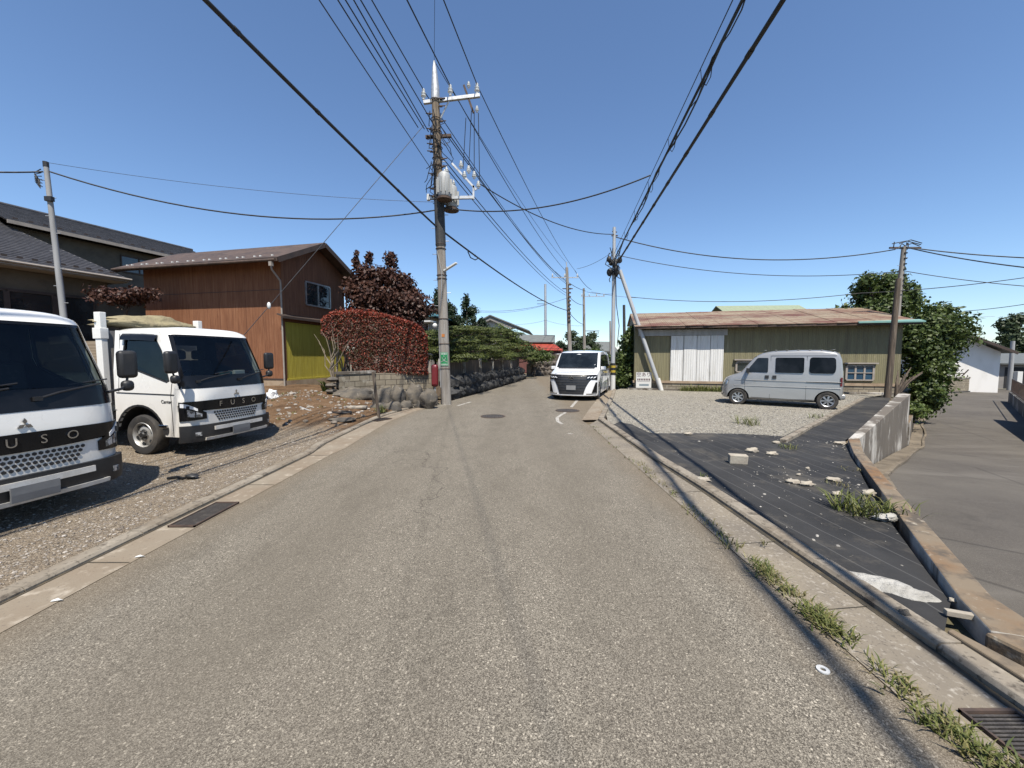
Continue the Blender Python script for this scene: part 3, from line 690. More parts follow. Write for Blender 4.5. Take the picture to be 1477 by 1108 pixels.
def place(me,name,parent,smooth=32):
    me.shade_smooth(); me.set_sharp_from_angle(angle=R(smooth))
    o=bpy.data.objects.new(name,me); COL.objects.link(o); o.parent=parent; return o
def side_panel(h, mb, side, pts, off=.004, th=.012, n=0, mi=0):
    P=[h.S(side,x,z,off) for x,z in pts]
    mb.slab(P if side<0 else P, th, mi)
def rounded(pts, r=.05, k=4):
    out=[]; n=len(pts)
    for i in range(n):
        p=Vector(pts[i]); a=Vector(pts[i-1])-p; b=Vector(pts[(i+1)%n])-p
        q=min(r,a.length*.45,b.length*.45); A_=p+a.normalized()*q; B_=p+b.normalized()*q
        for j in range(k+1):
            t=j/k; out.append(tuple(A_*(1-t)**2+p*2*t*(1-t)+B_*t*t))
    return out

def silver_van(loc, rz):
    t=thing('kei_van','small silver microvan with alloy wheels parked on the gravel lot','van',loc,rz)
    prof=[(-.06,.24),(-.01,.30),(0,.42),(-.005,.55),(-.03,.70),(-.07,.82),(-.13,.92),(-.26,.99),(-.48,1.075),(-.58,1.13),(-.80,1.40),(-1.0,1.62),(-1.08,1.71),(-1.25,1.80),(-1.55,1.855),(-2.2,1.885),(-2.8,1.88),(-3.16,1.83),(-3.27,1.76),(-3.33,1.55),(-3.38,1.1),(-3.39,.8),(-3.395,.5),(-3.37,.32),(-3.2,.26),(-1.8,.22)]
    h=Hull(prof,1.475,.10,1.0,1.87,.20,.06,2.6,3.395)
    ax=(-.56,-2.98)
    place(h.body(ax,.33,[M['silver'],M['black']]),'body',t)
    g=MB(); g.patch(h.F,lin(-.86,.86,13),[1.15,1.3,1.45,1.6,1.675],.01,.006); g.build('windscreen',M['frontglass'],t,40)
    for s in (-1,1):
        d=MB()
        side_panel(h,d,s,rounded([(-.72,1.14),(-1.40,1.135),(-1.40,1.62),(-1.10,1.62)],.04)); 
        d.build('front_window',M['wglass'] if 0 else M['frontglass'],t)
        d=MB(); side_panel(h,d,s,rounded([(-1.60,1.135),(-2.36,1.135),(-2.36,1.63),(-1.60,1.63)],.05)); d.build('side_window',M['carglass'],t)
        d=MB(); side_panel(h,d,s,rounded([(-2.50,1.135),(-3.17,1.135),(-3.20,1.3),(-3.18,1.63),(-2.50,1.64)],.09)); d.build('rear_window',M['carglass'],t)
        d=MB()
        for x0,x1 in ((-1.32,-1.43),(-1.53,-1.64)):
            d=MB(); side_panel(h,d,s,[(x0,.93),(x1,.93),(x1,1.04),(x0,1.04)],.004,.012); d.build('door_handle',M['black'],t)
        d=MB()
        def ln(a,b,w=.008,mi=0): 
            A_=h.S(s,*a,.0015); B_=h.S(s,*b,.0015); d.beam(A_,B_,.008,w,mi)
        ln((-.70,1.12),(-.70,.36)); ln((-1.47,1.68),(-1.47,.26)); ln((-2.43,1.68),(-2.43,.28)); ln((-1.47,1.69),(-3.2,1.69)); ln((-.94,.29),(-2.6,.27),.012)
        ln((-2.43,.86),(-3.36,.85),.022)
        d.build('door_seam',M['black'],t)
        d=MB()
        for z in (.86,.66):
            d.patch(lambda u,k,off: h.S(s,lerp(-.30,-3.34,u),z+.02*k,.006*math.sin(k*math.pi)+.002+off),lin(0,1,12),lin(0,1,5),.004)
        d.build('side_moulding',M['silver'],t,60)
        d=MB(); d.box(h.S(s,-.80,1.20,.10),(.09,.16,.15)); d.tube([h.S(s,-.74,1.14,-.01),h.S(s,-.79,1.16,.08)],.025,6); d.build('mirror',M['black'],t,60,bevel=.03,seg=3)
        d=MB(); d.patch(lambda f,z,off: h.F(s*f,z,off),lin(.58,.985,8)[::s],[.70,.78,.88],.02,.012); hl=d.build('headlight',M['lamp'],t,40)
        d=MB(); d.patch(lambda k,z,off: h.S(s,-3.375+.05*k,z,.004+off*s*0),[0,1],[.75,1.02],.0); d.build('tail_light',M['red'],t)
        d=MB(); d.patch(lambda f,z,off: h.F(s*f,z,off),lin(.5,.75,4)[::s],[.36,.41,.46],.02,.012); d.build('fog_light',M['lamp'],t,40)
    d=MB(); d.patch(h.F,lin(-.5,.5,9),[.62,.70,.78],.02,.012); d.build('grille',M['black'],t,40)
    d=MB(); d.patch(h.F,lin(-.55,.55,9),[.30,.38,.46],.02,.012); d.build('lower_grille',M['black'],t,40)
    d=MB(); d.patch(h.F,lin(-.24,.24,5),[.45,.53,.61],.02,.025); d.build('number_plate',M['plate'],t)
    d=MB(); d.bb(-3.415,-3.25,-.69,.69,.34,.50); d.build('rear_bumper',M['silver'],t,60,bevel=.04)
    d=MB()
    for x in lin(-1.3,-3.1,7): d.bb(x-.03,x+.03,-.5,.5,1.872,1.884)
    d.build('roof_rib',M['silver'],t,bevel=.006)
    d=MB(); d.bb(-3.2,-.3,-.55,.55,.2,.32); d.build('underbody',M['black'],t)
    for a in ax:
        for s in (-1,1): wheel(t,a,s*.655,.278,.165,s,'van')
    return t

def white_mpv(loc, rz):
    t=thing('minivan','white minivan with wide slatted dark grille driving towards the viewer','minivan',loc,rz)
    prof=[(-.10,.17),(-.02,.20),(0,.30),(-.01,.50),(-.03,.75),(-.07,.93),(-.16,1.03),(-.45,1.10),(-.85,1.17),(-1.02,1.22),(-1.33,1.49),(-1.62,1.76),(-1.78,1.855),(-2.1,1.91),(-2.7,1.94),(-3.6,1.94),(-4.4,1.90),(-4.70,1.84),(-4.86,1.60),(-4.95,1.15),(-4.99,.8),(-4.98,.35),(-4.9,.22),(-2.5,.18)]
    h=Hull(prof,1.85,.10,1.0,1.94,.42,.12,3.2,4.99)
    ax=(-.98,-3.95)
    place(h.body(ax,.385,[M['pearl'],M['black']]),'body',t)
    g=MB(); g.patch(h.F,lin(-.90,.90,17),[1.235,1.35,1.5,1.62,1.74,1.825],.01,.006); ws=g.build('windscreen',M['frontglass'],t,40)
    g=MB(); g.patch(h.F,lin(-.8,.8,9),[1.19,1.215,1.237],.01,.008); g.build('cowl_panel',M['black'],t,40)
    # grille: broad at the bonnet edge, narrowing downwards
    def gf(u,z,off): 
        w=interp([(.24,.49),(.45,.55),(.63,.63),(.80,.77),(.98,.93)],z); return h.F(u*w,z,off)
    g=MB(); g.patch(gf,lin(-1,1,17),[.245,.4,.55,.7,.8,.9,.985],.03,.012); gr=g.build('grille',M['black'],t,40)
    for z in (.40,.50,.60,.70,.80,.885):
        b_=MB(); b_.patch(gf,lin(-.97,.97,17),[z,z+.004,z+.009],.02,.024); b_.build('grille_bar',M['darkchrome'],gr,60)
    e=MB(); c=h.F(0,.865,.045)
    e.tube([c+Vector((0,.09*math.cos(a),.062*math.sin(a))) for a in lin(0,2*math.pi,25)],.008,6); e.tube([c+Vector((0,.045*math.cos(a),.022+.024*math.sin(a))) for a in lin(0,2*math.pi,17)],.007,6); e.tube([c+Vector((0,.026*math.cos(a),.052*math.sin(a))) for a in lin(0,2*math.pi,17)],.007,6)
    e.build('emblem',M['chrome'],gr,60)
    g=MB(); g.patch(h.F,lin(-.19,.19,5),[.42,.50,.585],.02,.045); g.build('number_plate',M['plate'],t)
    for s in (-1,1):
        Fs=lambda f,z,off: h.F(s*f,z,off)
        d=MB(); d.patch(lambda u,k,off: Fs(lerp(.60,.985,u),lerp(.82-.03*u,.955+.02*u,k),off),lin(0,1,9)[::s],lin(0,1,4),.02,.016); hl=d.build('headlight',M['gloss'],t,40)
        for f0 in (.62,.73,.84):
            d=MB(); d.patch(lambda u,k,off: Fs(f0+.075*u+.03*k,lerp(.85,.90,k)+.02*u,off),lin(0,1,4)[::s],lin(0,1,3),.02,.028); d.build('led_lamp',M['lampwhite'],hl,40)
        # dark side intake (a triangle) and chrome strip below it
        d=MB(); d.patch(lambda u,k,off: Fs(lerp(lerp(.93,.80,k),.985,u),lerp(.30,.70,1-k),off),lin(0,1,5)[::s],lin(0,1,6),.02,.010); d.build('air_intake',M['gloss'],t,40)
        d=MB(); d.patch(lambda u,k,off: Fs(lerp(.60,.97,u),lerp(.245,.285,k),off),lin(0,1,7)[::s],[0,.5,1],.02,.016); d.build('chrome_strip',M['chrome'],t,40)
        # windows
        d=MB(); side_panel(h,d,s,rounded([(-1.28,1.17),(-2.05,1.14),(-2.05,1.74),(-1.83,1.73)],.05)); d.build('front_window',M['carglass'],t)
        d=MB(); side_panel(h,d,s,rounded([(-2.14,1.14),(-3.25,1.13),(-3.25,1.76),(-2.14,1.75)],.05)); d.build('side_window',M['carglass'],t)
        d=MB(); side_panel(h,d,s,rounded([(-3.33,1.13),(-4.55,1.15),(-4.50,1.68),(-3.33,1.76)],.06)); d.build('rear_window',M['carglass'],t)
        d=MB()
        def ln(a,b,w=.009): d.beam(h.S(s,*a,.0015),h.S(s,*b,.0015),.008,w)
        ln((-1.40,1.1),(-1.40,.35)); ln((-2.09,1.8),(-2.09,.26)); ln((-3.29,1.8),(-3.29,.26))
        d.build('door_seam',M['black'],t)
        d=MB()
        for x in (-1.98,-2.22): d=MB(); d.box(h.S(s,x,1.0,.012),(.18,.03,.035)); d.build('door_handle',M['chrome'],t,bevel=.008)
        d=MB(); d.bb(-3.4,-1.5,s*.90-.03,s*.90+.03,.20,.28); d.build('side_skirt',M['pearl'],t,bevel=.02)
        d=MB(); d.box(h.S(s,-1.42,1.21,.11),(.12,.2,.13)); d.tube([h.S(s,-1.38,1.14,-.02),h.S(s,-1.4,1.18,.1)],.03,6); d.build('mirror',M['pearl'],t,60,bevel=.05,seg=3)
        d=MB(); d.patch(lambda k,z,off: h.S(s,-4.9+.12*k,z,.006),[0,1],[.9,1.1,1.3],0); d.build('tail_light',M['red'],t)
    d=MB(); d.patch(h.F,lin(-.985,.985,21),[.185,.205,.235],.04,.035); d.build('front_lip',M['pearl'],t,40)
    d=MB(); d.bb(-4.8,-.3,-.7,.7,.16,.3); d.build('underbody',M['black'],t)
    for a in ax:
        for s in (-1,1): wheel(t,a,s*.80,.335,.225,s,'mpv')
    return t

truck_a=make_truck('nearest white flatbed truck, cut off by the left edge of the photo',(-4.66,3.68,.02),R(-11.5))
truck_b=copy_tree(truck_a); truck_b.location=(-4.95,6.95,.03); truck_b.rotation_euler=(0,0,R(-11))
for ch in list(truck_a.children):
    if ch.name.startswith('headboard_post'): bpy.data.objects.remove(ch)
truck_b['label']='white flatbed truck carrying a folded khaki tarpaulin, second from the left edge'
silver_van((7.77,14.31,.0),R(145.8))
white_mpv((2.22,14.55,.0),R(-110))
# load and things in the cabs
def put(parent_loc, rz, p): return Matrix.Translation(parent_loc)@Matrix.Rotation(rz,4,'Z')@Vector(p)
def local_build(mb, name, mats, tr, label, cat, **k):
    o=mb.build(name,mats,None,**k); o.location=tr.location; o.rotation_euler=tr.rotation_euler; return tag(o,label,cat)
m=MB(); m.ell((-1.92,.05,2.20),(.30,.80,.17),26,14,0,.35); m.ell((-1.80,-.42,2.20),(.2,.42,.07),18,10,0,.3); m.ell((-2.2,.1,2.05),(.5,.7,.14),18,10,0,.3); local_build(m,'tarpaulin',M['tarp'],truck_b,'folded khaki tarpaulin lying on the bed of the second truck','tarpaulin',smooth=80)
m=MB(); m.bb(-3.9,-1.86,-.55,.55,1.36,1.9); local_build(m,'wooden_crate',M['ply'],truck_b,'wooden crate under the khaki tarpaulin on the second truck','crate')
m=MB(); m.box((-1.9,.1,1.52),(.04,1.45,.55)); local_build(m,'plywood_board',M['ply'],truck_a,'plywood board seen through the windscreen of the nearest truck','board')
m=MB()
for (y,z,sx,sy,sz,mi) in ((.18,1.30,.12,.2,.1,0),(.42,1.31,.16,.22,.12,1)): m=MB(); m.box((-.42,y,z),(sx,sy,sz)); local_build(m,'tissue_box' if mi else 'tool_box',M['signwhite'] if mi else M['blueroof'],truck_b,'pale box lying on the dashboard of the second truck' if mi else 'small blue box lying on the dashboard of the second truck','box',bevel=.01)
# =============================================================== ground, road, kerbs
def sheet(pts, z=None, mb=None):
    mb=mb or MB(); mb.add([(p[0],p[1],p[2] if z is None else z) for p in pts],[tuple(range(len(pts)))]); return mb
def flat(name, pts, z, m):
    pts=[(p[0],p[1]) for p in pts]
    ar=sum(pts[i][0]*pts[(i+1)%len(pts)][1]-pts[(i+1)%len(pts)][0]*pts[i][1] for i in range(len(pts)))
    if ar<0: pts=pts[::-1]
    return struct(name,sheet(pts,z),m)
# left edge line of the lower alley (foot of the retaining walls) and its level
W1=[(3.02,2.02)]+[tuple(G(1431,860,.09)[:2]),tuple(G(1246,653,.11)[:2]),tuple(G(1240,632,.13)[:2])]; WE=(13.5,13.1)
AL=[(2.62,1.55,-.06),(W1[0][0]+.01,W1[0][1],-.10),(W1[1][0]+.02,W1[1][1],-.14),(W1[2][0]+.02,W1[2][1]-.01,-.46),(W1[3][0]+.02,W1[3][1]-.01,-.55),(lerp(W1[3][0],WE[0],.5)+.02,lerp(W1[3][1],WE[1],.5)-.02,-.95),(WE[0]+.05,WE[1],-1.4),(22.5,21.5,-1.58),(31,29.0,-1.6),(48,42,-1.62)]
def side(p,q,d):
    v=(Vector(q[:2])-Vector(p[:2])).normalized(); return Vector((v.y,-v.x))*d
AR=[]
for i,p in enumerate(AL):
    n=side(AL[max(0,i-1)],AL[min(len(AL)-1,i+1)],1); w=[5.2,5.0,4.8,4.6,4.5,4.4,4.6,5.0,6.5,30][i]
    AR.append((p[0]+n.x*w,p[1]+n.y*w,p[2]-.02))
struct('ground',sheet([(-1500,-600,-2.4),(1500,-600,-2.4),(1500,2500,-2.4),(-1500,2500,-2.4)]),M['earth'])
# upland soil left of / behind the retaining walls
up=[(2.45,-40),(2.45,1.9)]+[(p[0]-.09,p[1]+.09) for p in AL[1:]]+[(90,75),(120,400),(-300,400),(-300,-40)]
flat('upland',up,-.06,M['soil'])
mb=MB(); n=len(AL); K=12
V=[]
for a,b_ in zip(AL,AR):
    for j in range(K+1):
        t=j/K; V.append((lerp(a[0],b_[0],t),lerp(a[1],b_[1],t),lerp(a[2],b_[2],t)+.03*math.sin(t*3.1)))
mb.add(V,[(i*(K+1)+j,i*(K+1)+j+1,(i+1)*(K+1)+j+1,(i+1)*(K+1)+j) for i in range(n-1) for j in range(K)])
mb.f=[f[::1] for f in mb.f]
struct('alley',mb,M['alley'],smooth=180,fix=False)
# apron where the alley meets the street
struct('apron',sheet([(2.58,-6,-.012),(9,-6,-.05),(9.5,-2.0,-.1),AR[0],AL[0],AL[1],(2.66,2.0,-.02)]),M['alley'])
# ground right of the alley
mb=MB(); n=len(AR)
V=[(p[0],p[1],p[2]-.03) for p in AR]+[(p[0]+60,p[1]-40,p[2]-.03) for p in AR]
mb.add(V,[(i,i+n,i+1+n,i+1) for i in range(n-1)]); struct('lower_ground',mb,M['soil'])
# --- street
LK=[(-3.42,-14),(-3.42,6.6)]+[tuple(G(*p)[:2]) for p in ((463.6,643),(521,615),(556,599),(590,590),(627,581.5))]
LE=[(-3.06,-14),(-3.06,6.5)]+[tuple(G(*p)[:2]) for p in ((498,647),(533,625),(560,609),(597,594),(633,584.5))]
RE=[(1.88,-14),(1.88,9.3)]+[tuple(G(*p)[:2]) for p in ((840,607),(846,599),(858,583),(868,572))]
far=[(6.2,24),(9.5,32),(15,42),(24,55),(40,70)]; farL=[(44,76),(22,62),(12,49),(6.5,41.5),tuple(G(790,539)[:2]),tuple(G(757,547.5)[:2]),tuple(G(700,565)[:2]),tuple(G(655,577)[:2])]
flat('road',RE+far+farL+LE[::-1],.0,M['road'])
def band(name,L1,L2,z,m):
    mb=MB(); n=len(L1)
    mb.add([(p[0],p[1],z) for p in L1]+[(p[0],p[1],z) for p in L2],[(i,i+n,i+n+1,i+1) for i in range(n-1)]); return struct(name,mb,m,fix=True)
def resample(L, n):
    d=[0]
    for a,b in zip(L,L[1:]): d.append(d[-1]+(Vector(b)-Vector(a)).length)
    out=[]
    for i in range(n):
        t=d[-1]*i/(n-1)
        for k in range(len(L)-1):
            if t<=d[k+1]+1e-9:
                u=(t-d[k])/max(1e-9,d[k+1]-d[k]); out.append(tuple(Vector(L[k]).lerp(Vector(L[k+1]),u))); break
    return out
def offs(L,d):
    out=[]
    for i,p in enumerate(L):
        a=Vector(L[max(0,i-1)]); b=Vector(L[min(len(L)-1,i+1)]); v=(b-a).normalized(); out.append((p[0]+v.y*d,p[1]-v.x*d))
    return out
band('gutter',LK,LE,.004,M['gutter'])
def kerb(name, L, w, z0, z1, m, gap=1.0, step=2.0):
    """row of precast kerb stones with thin joints, top slightly chamfered"""
    mb=MB(); tot=sum((Vector(b)-Vector(a)).length for a,b in zip(L,L[1:])); k=max(2,int(tot/step)+1); P=resample(L,k*4+1)
    for i in range(k):
        seg=P[i*4:i*4+5]; q=[Vector(p) for p in seg]
        d0=(q[1]-q[0]).normalized()*.004; q[0]=q[0]+d0; q[-1]=q[-1]-d0
        o=[Vector(x) for x in offs([tuple(p) for p in q],-w)]
        jz=random.uniform(-.004,.004); c=.02
        for a in range(4):
            A0,B0,A1,B1=q[a],q[a+1],o[a],o[a+1]
            i0=A0.lerp(A1,.14); i1=B0.lerp(B1,.14)
            V=[(*A0,z0),(*B0,z0),(*B0,z1-c+jz),(*A0,z1-c+jz),(*i0,z1+jz),(*i1,z1+jz),(*A1,z1+jz),(*B1,z1+jz),(*A1,z0),(*B1,z0)]
            mb.add(V,[(0,1,2,3),(3,2,5,4),(4,5,7,6),(6,7,9,8)]+([(0,3,4,6,8)] if a==0 else [])+([(1,9,7,5,2)] if a==3 else []))
    return struct(name,mb,m,fix=True)
kerb('kerb',LK,.13,-.05,.042,M['kerb'],step=.9)
KR=[(2.36,-14),(2.36,2.0),(2.35,4.7),(2.27,6.3),tuple(G(862,606)[:2])]
RE2=[(1.88,-14),(1.88,2.0),(1.88,4.7),(1.88,6.3),(1.88,9.35)]
band('walkway',RE2,KR,.006,M['pave'])
kerb('lot_kerb',[(p[0]+.015,p[1]) for p in KR],-.14,-.05,.055,M['kerb'],step=.9)
KR2=[tuple(G(862,606)[:2]),tuple(G(872,588)[:2]),tuple(G(880,573)[:2]),(5.0,19.2)]
RE3=[tuple(G(839,606.5)[:2]),tuple(G(849,592)[:2]),tuple(G(860,578)[:2]),(4.3,18.6)]
band('concrete_apron',RE3,KR2,.009,M['gutter'])
kerb('lot_kerb',[(p[0]+.015,p[1]) for p in KR2],-.14,-.05,.07,M['kerb'],step=.9)
# dark joint between walkway and kerb, and walkway slab joints
mb=MB()
P=resample(KR,60)
for a,b in zip(P,P[1:]): mb.add([(a[0]-.028,a[1],.0095),(a[0]+.012,a[1],.0095),(b[0]+.012,b[1],.0095),(b[0]-.028,b[1],.0095)],[(0,1,2,3)])
for y in (.2,1.3,2.4,3.3,4.6,5.4,6.6,7.8,9.0): mb.add([(1.9,y,.0095),(2.34,y+.05,.0095),(2.34,y+.058,.0095),(1.9,y+.008,.0095)],[(0,1,2,3)])
P=resample(LK,60)
for a,b in zip(P,P[1:]): mb.add([(a[0]-.004,a[1],.0075),(a[0]+.022,a[1],.0075),(b[0]+.022,b[1],.0075),(b[0]-.004,b[1],.0075)],[(0,1,2,3)])
for y in (1.2,3.0,4.9,6.4): mb.add([(-3.4,y,.0075),(-3.07,y,.0075),(-3.07,y+.012,.0075),(-3.4,y+.012,.0075)],[(0,1,2,3)])
struct('joint_dirt',mb,pm('joint_dirt',(.05,.042,.03),.95,mix=[((.11,.085,.05),7,.45,.65)]))
# --- left yard: gravel and bare earth rising to the house
def yard_h(x,y):
    s=sst(8.0,14.5,y)*sst(-3.6,-6.2,x)
    h=.045+.40*s
    h+=.22*math.exp(-((x+5.0)**2/.9+(y-10.0)**2/1.6))+.16*math.exp(-((x+6.4)**2/1.2+(y-11.3)**2/1.0))+.10*math.exp(-((x+4.3)**2/.35+(y-11.6)**2/.6))
    k=min(1,max(0,(-3.55-x)/.5))
    h+=k*(.05*noise.noise(Vector((x*.5,y*.5,0)))+.022*noise.noise(Vector((x*2.2,y*2.2,3)))+.012*noise.noise(Vector((x*6,y*6,9))))*(1 if y<8 else 1.7)
    return max(h,.03) if x<-3.6 else lerp(.043,h,k)
def kx(y):
    """x of the back of the left kerb at depth y"""
    return interp([(p[1],p[0]-.13) for p in LK],y)
mb=MB(); ys=lin(-12,16.5,150); us=[0]+[ (i/70)**1.6 for i in range(1,71)]
V=[]
for y in ys:
    x0=kx(y)
    for u in us: x=x0-u*24; V.append((x,y,yard_h(x,y) if u>0 else .041))
nu=len(us)
mb.add(V,[(j*nu+i,(j+1)*nu+i,(j+1)*nu+i+1,j*nu+i+1) for j in range(len(ys)-1) for i in range(nu-1)])
struct('yard',mb,M['yard'],smooth=180,fix=True)
def stones(name, n, area, r0, r1, mats, hf, shape=.6):
    """loose stones lying on the ground, one countless mass"""
    base=[]
    for k in range(6):
        q=MB(); q.ell((0,0,0),(1,1,shape),6,4,0,.55); base.append((np.array([ (v[0]+random.uniform(-.1,.1),v[1],v[2]) for v in q.v]),q.f))
    mb=MB()
    for i in range(n):
        x,y=area()
        r=r0*(r1/r0)**random.random()**2 if r1>r0 else r0
        v,f=base[i%6]; a=random.random()*6.28; ca,sa=math.cos(a),math.sin(a); s2=random.uniform(.6,1.3)
        z=hf(x,y)+r*.2
        mb.add([(x+r*(ca*p[0]*s2-sa*p[1]),y+r*(sa*p[0]*s2+ca*p[1]),z+r*p[2]) for p in v],f)
    o=mb.build(name,mats); return tag(o,kind='stuff')
gst=pm('gravel_stone',(.34,.29,.235),.92,island=((.2,.165,.13),(.46,.41,.35),(.13,.105,.085),(.55,.5,.44)))
gst2=pm('gravel_stone_grey',(.34,.32,.28),.92,island=((.2,.185,.165),(.45,.42,.37),(.14,.13,.115),(.54,.51,.46)))
def a1():
    while True:
        y=2.2+6.3*random.random()**1.2; x=kx(y)-.05-5.5*random.random()**1.3
        if x<-y*1.4: continue
        return x,y
stones('gravel',11000,a1,.005,.015,gst,yard_h)
def a2():
    y=random.uniform(8.6,13.5); x=kx(y)-.1-random.random()*4.5; return x,y
stones('rubble',420,a2,.02,.075,gst,yard_h)
# --- right lot: gravel and weed sheet
BL=G(895,565); BR=(16.2,16.9)
kb=lambda y: interp([(p[1],p[0]+.155) for p in KR[:-1]]+[(p[1],p[0]+.155) for p in KR2],y)
lot=[(kb(9.6),9.6)]+[(kb(y),y) for y in (11,13,15,17,19.2)]+[(5.6,20.0),(17.0,17.3),(13.95,15.35),tuple(G(1130,637)[:2]),tuple(G(1060,629)[:2]),tuple(G(950,628)[:2]),tuple(G(905,617)[:2])]
flat('gravel_lot',lot,.014,M['lot'])
def pip(x,y,P):
    r=False; n=len(P)
    for i in range(n):
        a,b=P[i],P[i-1]
        if (a[1]>y)!=(b[1]>y) and x<(b[0]-a[0])*(y-a[1])/(b[1]-a[1])+a[0]: r=not r
    return r
def a3():
    while True:
        y=7.4+9*random.random()**1.6; x=random.uniform(2,15)
        if pip(x,y,lot): return x,y
stones('gravel',8000,a3,.008,.024,gst2,lambda x,y:.014)
sb=[(2.52,2.16),(2.52,4.7),(2.43,6.3),(2.42,9.2)]+[tuple(G(*p)[:2]) for p in ((893,610),(912,614),(938,627),(1000,626.5),(1062,627),(1130,631),(1245,574.5))]+[(14.9,15.7),(15.6,15.9),(10.6,11.0),(6.52,7.5),(5.30,5.9),(4.1,4.28),(2.9,2.46)]
# sheet as a fine draped mesh
import bmesh
bm=bmesh.new(); f=bm.faces.new([bm.verts.new((p[0],p[1],0)) for p in sb]); bmesh.ops.triangulate(bm,faces=[f])
for it in range(9):
    L=[e for e in bm.edges if e.calc_length()>(.16 if e.verts[0].co.y<9 else .3)]
    if not L: break
    bmesh.ops.subdivide_edges(bm,edges=L,cuts=1); bmesh.ops.triangulate(bm,faces=[f for f in bm.faces if len(f.verts)>3])
for v in bm.verts:
    x,y=v.co.x,v.co.y; k=.35 if v.is_boundary else 1
    v.co.z=.022+k*(.026*abs(noise.noise(Vector((x*.9+y*.35,y*.5,1))))+.012*abs(noise.noise(Vector((x*3.2,y*1.4,5))))+.035*max(0,noise.noise(Vector((x*.8,y*.8,11)))-.2))
bmesh.ops.recalc_face_normals(bm,faces=bm.faces)
me=bpy.data.meshes.new('weed_sheet'); bm.to_mesh(me); bm.free(); me.materials.append(M['sheet']); me.shade_smooth()
if me.polygons[0].normal.z<0: me.flip_normals()
o=bpy.data.objects.new('weed_sheet',me); COL.objects.link(o); tag(o,kind='structure')
# concrete edging across the lot
mb=MB(); a=G(1128,637.5,.05); b=G(1245,575,.05)
for i in range(6):
    p=a.lerp(b,i/6+.004); q=a.lerp(b,(i+1)/6-.004); mb.beam((p.x,p.y,.04+random.uniform(-.006,.006)),(q.x,q.y,.04),.11,.11)
tag(mb.build('edging_kerb',M['kerb'],bevel=.012),'pale concrete edging strip lying between the gravel lot and the black sheet','kerb')
# --- retaining walls beside the alley
def wall_run(name, inner, outer, zt, zb, m, label, cat, caps=True, bevel=.012):
    mb=MB(); n=len(inner)
    V=[]
    for i in range(n):
        V+=[(inner[i][0],inner[i][1],zt[i]),(outer[i][0],outer[i][1],zt[i]),(outer[i][0],outer[i][1],zb[i]),(inner[i][0],inner[i][1],zb[i])]
    F=[]; mi=[]
    for i in range(n-1):
        a=i*4; b_=a+4
        F+=[(a,a+1,b_+1,b_),(a+1,a+2,b_+2,b_+1),(a+2,a+3,b_+3,b_+2),(a+3,a,b_,b_+3)]; mi+=[1,0,0,0]
    F+=[(0,3,2,1),((n-1)*4,(n-1)*4+1,(n-1)*4+2,(n-1)*4+3)]; mi+=[0,0]
    mb.v=V; mb.f=[list(f) for f in F]; mb.m=mi
    o=mb.build(name,m,None,fix=True,bevel=bevel); 
    return tag(o,label,cat)
inn=[tuple(G(1420,893,.09)[:2]),tuple(G(1382,860,.09)[:2]),tuple(G(1231,653,.11)[:2])]
out=[tuple(G(1500,921,.09)[:2]),tuple(G(1431,860,.09)[:2]),tuple(G(1246,653,.11)[:2])]
inn[0]=(inn[0][0],inn[0][1]); 
wall_run('retaining_wall',[(2.74,2.12)]+inn[1:]+[tuple(G(1223,633,.13)[:2])],[(3.02,2.02)]+out[1:]+[tuple(G(1240,632,.13)[:2])],[.09,.09,.11,.13],[-.5,-.6,-.7,-1.0],[M['conc'],M['conctop']],'low rust-stained concrete retaining wall between the black sheet and the alley','retaining wall')
p0=G(1223,633,.13); p1=G(1240,632,.13); e0=Vector((14.55,14.35)); e1=Vector((14.75,14.15))
k=8; e1=Vector(WE); e0=e1+Vector((-.19,.22))
ii=[Vector(p0[:2]).lerp(e0,t) for t in lin(.004,1,k)]; oo=[Vector(p1[:2]).lerp(e1,t) for t in lin(.004,1,k)]
wall_run('retaining_wall',ii,oo,lin(.13,.40,k),[-1.0]*3+[-1.9]*(k-3),[M['conc'],M['conc']],'tall white-streaked concrete retaining wall running down along the alley to the wooden pole','retaining wall')
q0=Vector((13.55,13.1)); q1=Vector((30.6,28.9)); n_=Vector((.68,-.73))*.15
wall_run('retaining_wall',[q0.lerp(q1,t)-n_ for t in lin(0,1,8)],[q0.lerp(q1,t) for t in lin(0,1,8)],lin(-.62,-1.0,8),[-2.0]*8,[M['conc'],M['conctop']],'lower brown-stained concrete wall beneath the overhanging trees by the alley','retaining wall')
mb=MB(); n=6; mb.add([(p[0]+.01,p[1]-.01,p[2]+.03) for p in AL[3:9]]+[(p[0]+.22,p[1]-.23,p[2]+.03) for p in AL[3:9]],[(i,i+n,i+n+1,i+1) for i in range(n-1)])
struct('gutter_strip',mb,M['agutter'],fix=True)
mb=MB()
P=resample([(p[0]+.24,p[1]-.25) for p in AL[3:9]],160)
for i,(a,b_) in enumerate(zip(P,P[1:])):
    za=interp([(p[1]-.25,p[2]) for p in AL[3:9]],a[1]); zb=interp([(p[1]-.25,p[2]) for p in AL[3:9]],b_[1]); w=.06*noise.noise(Vector((a[0]*.4,a[1]*.4,3))); w2=.06*noise.noise(Vector((b_[0]*.4,b_[1]*.4,3)))
    mb.beam((a[0]+w,a[1]-w,za+.04),(b_[0]+w2,b_[1]-w2,zb+.04),.06,.05)
struct('alley_kerb',mb,M['agutter'])
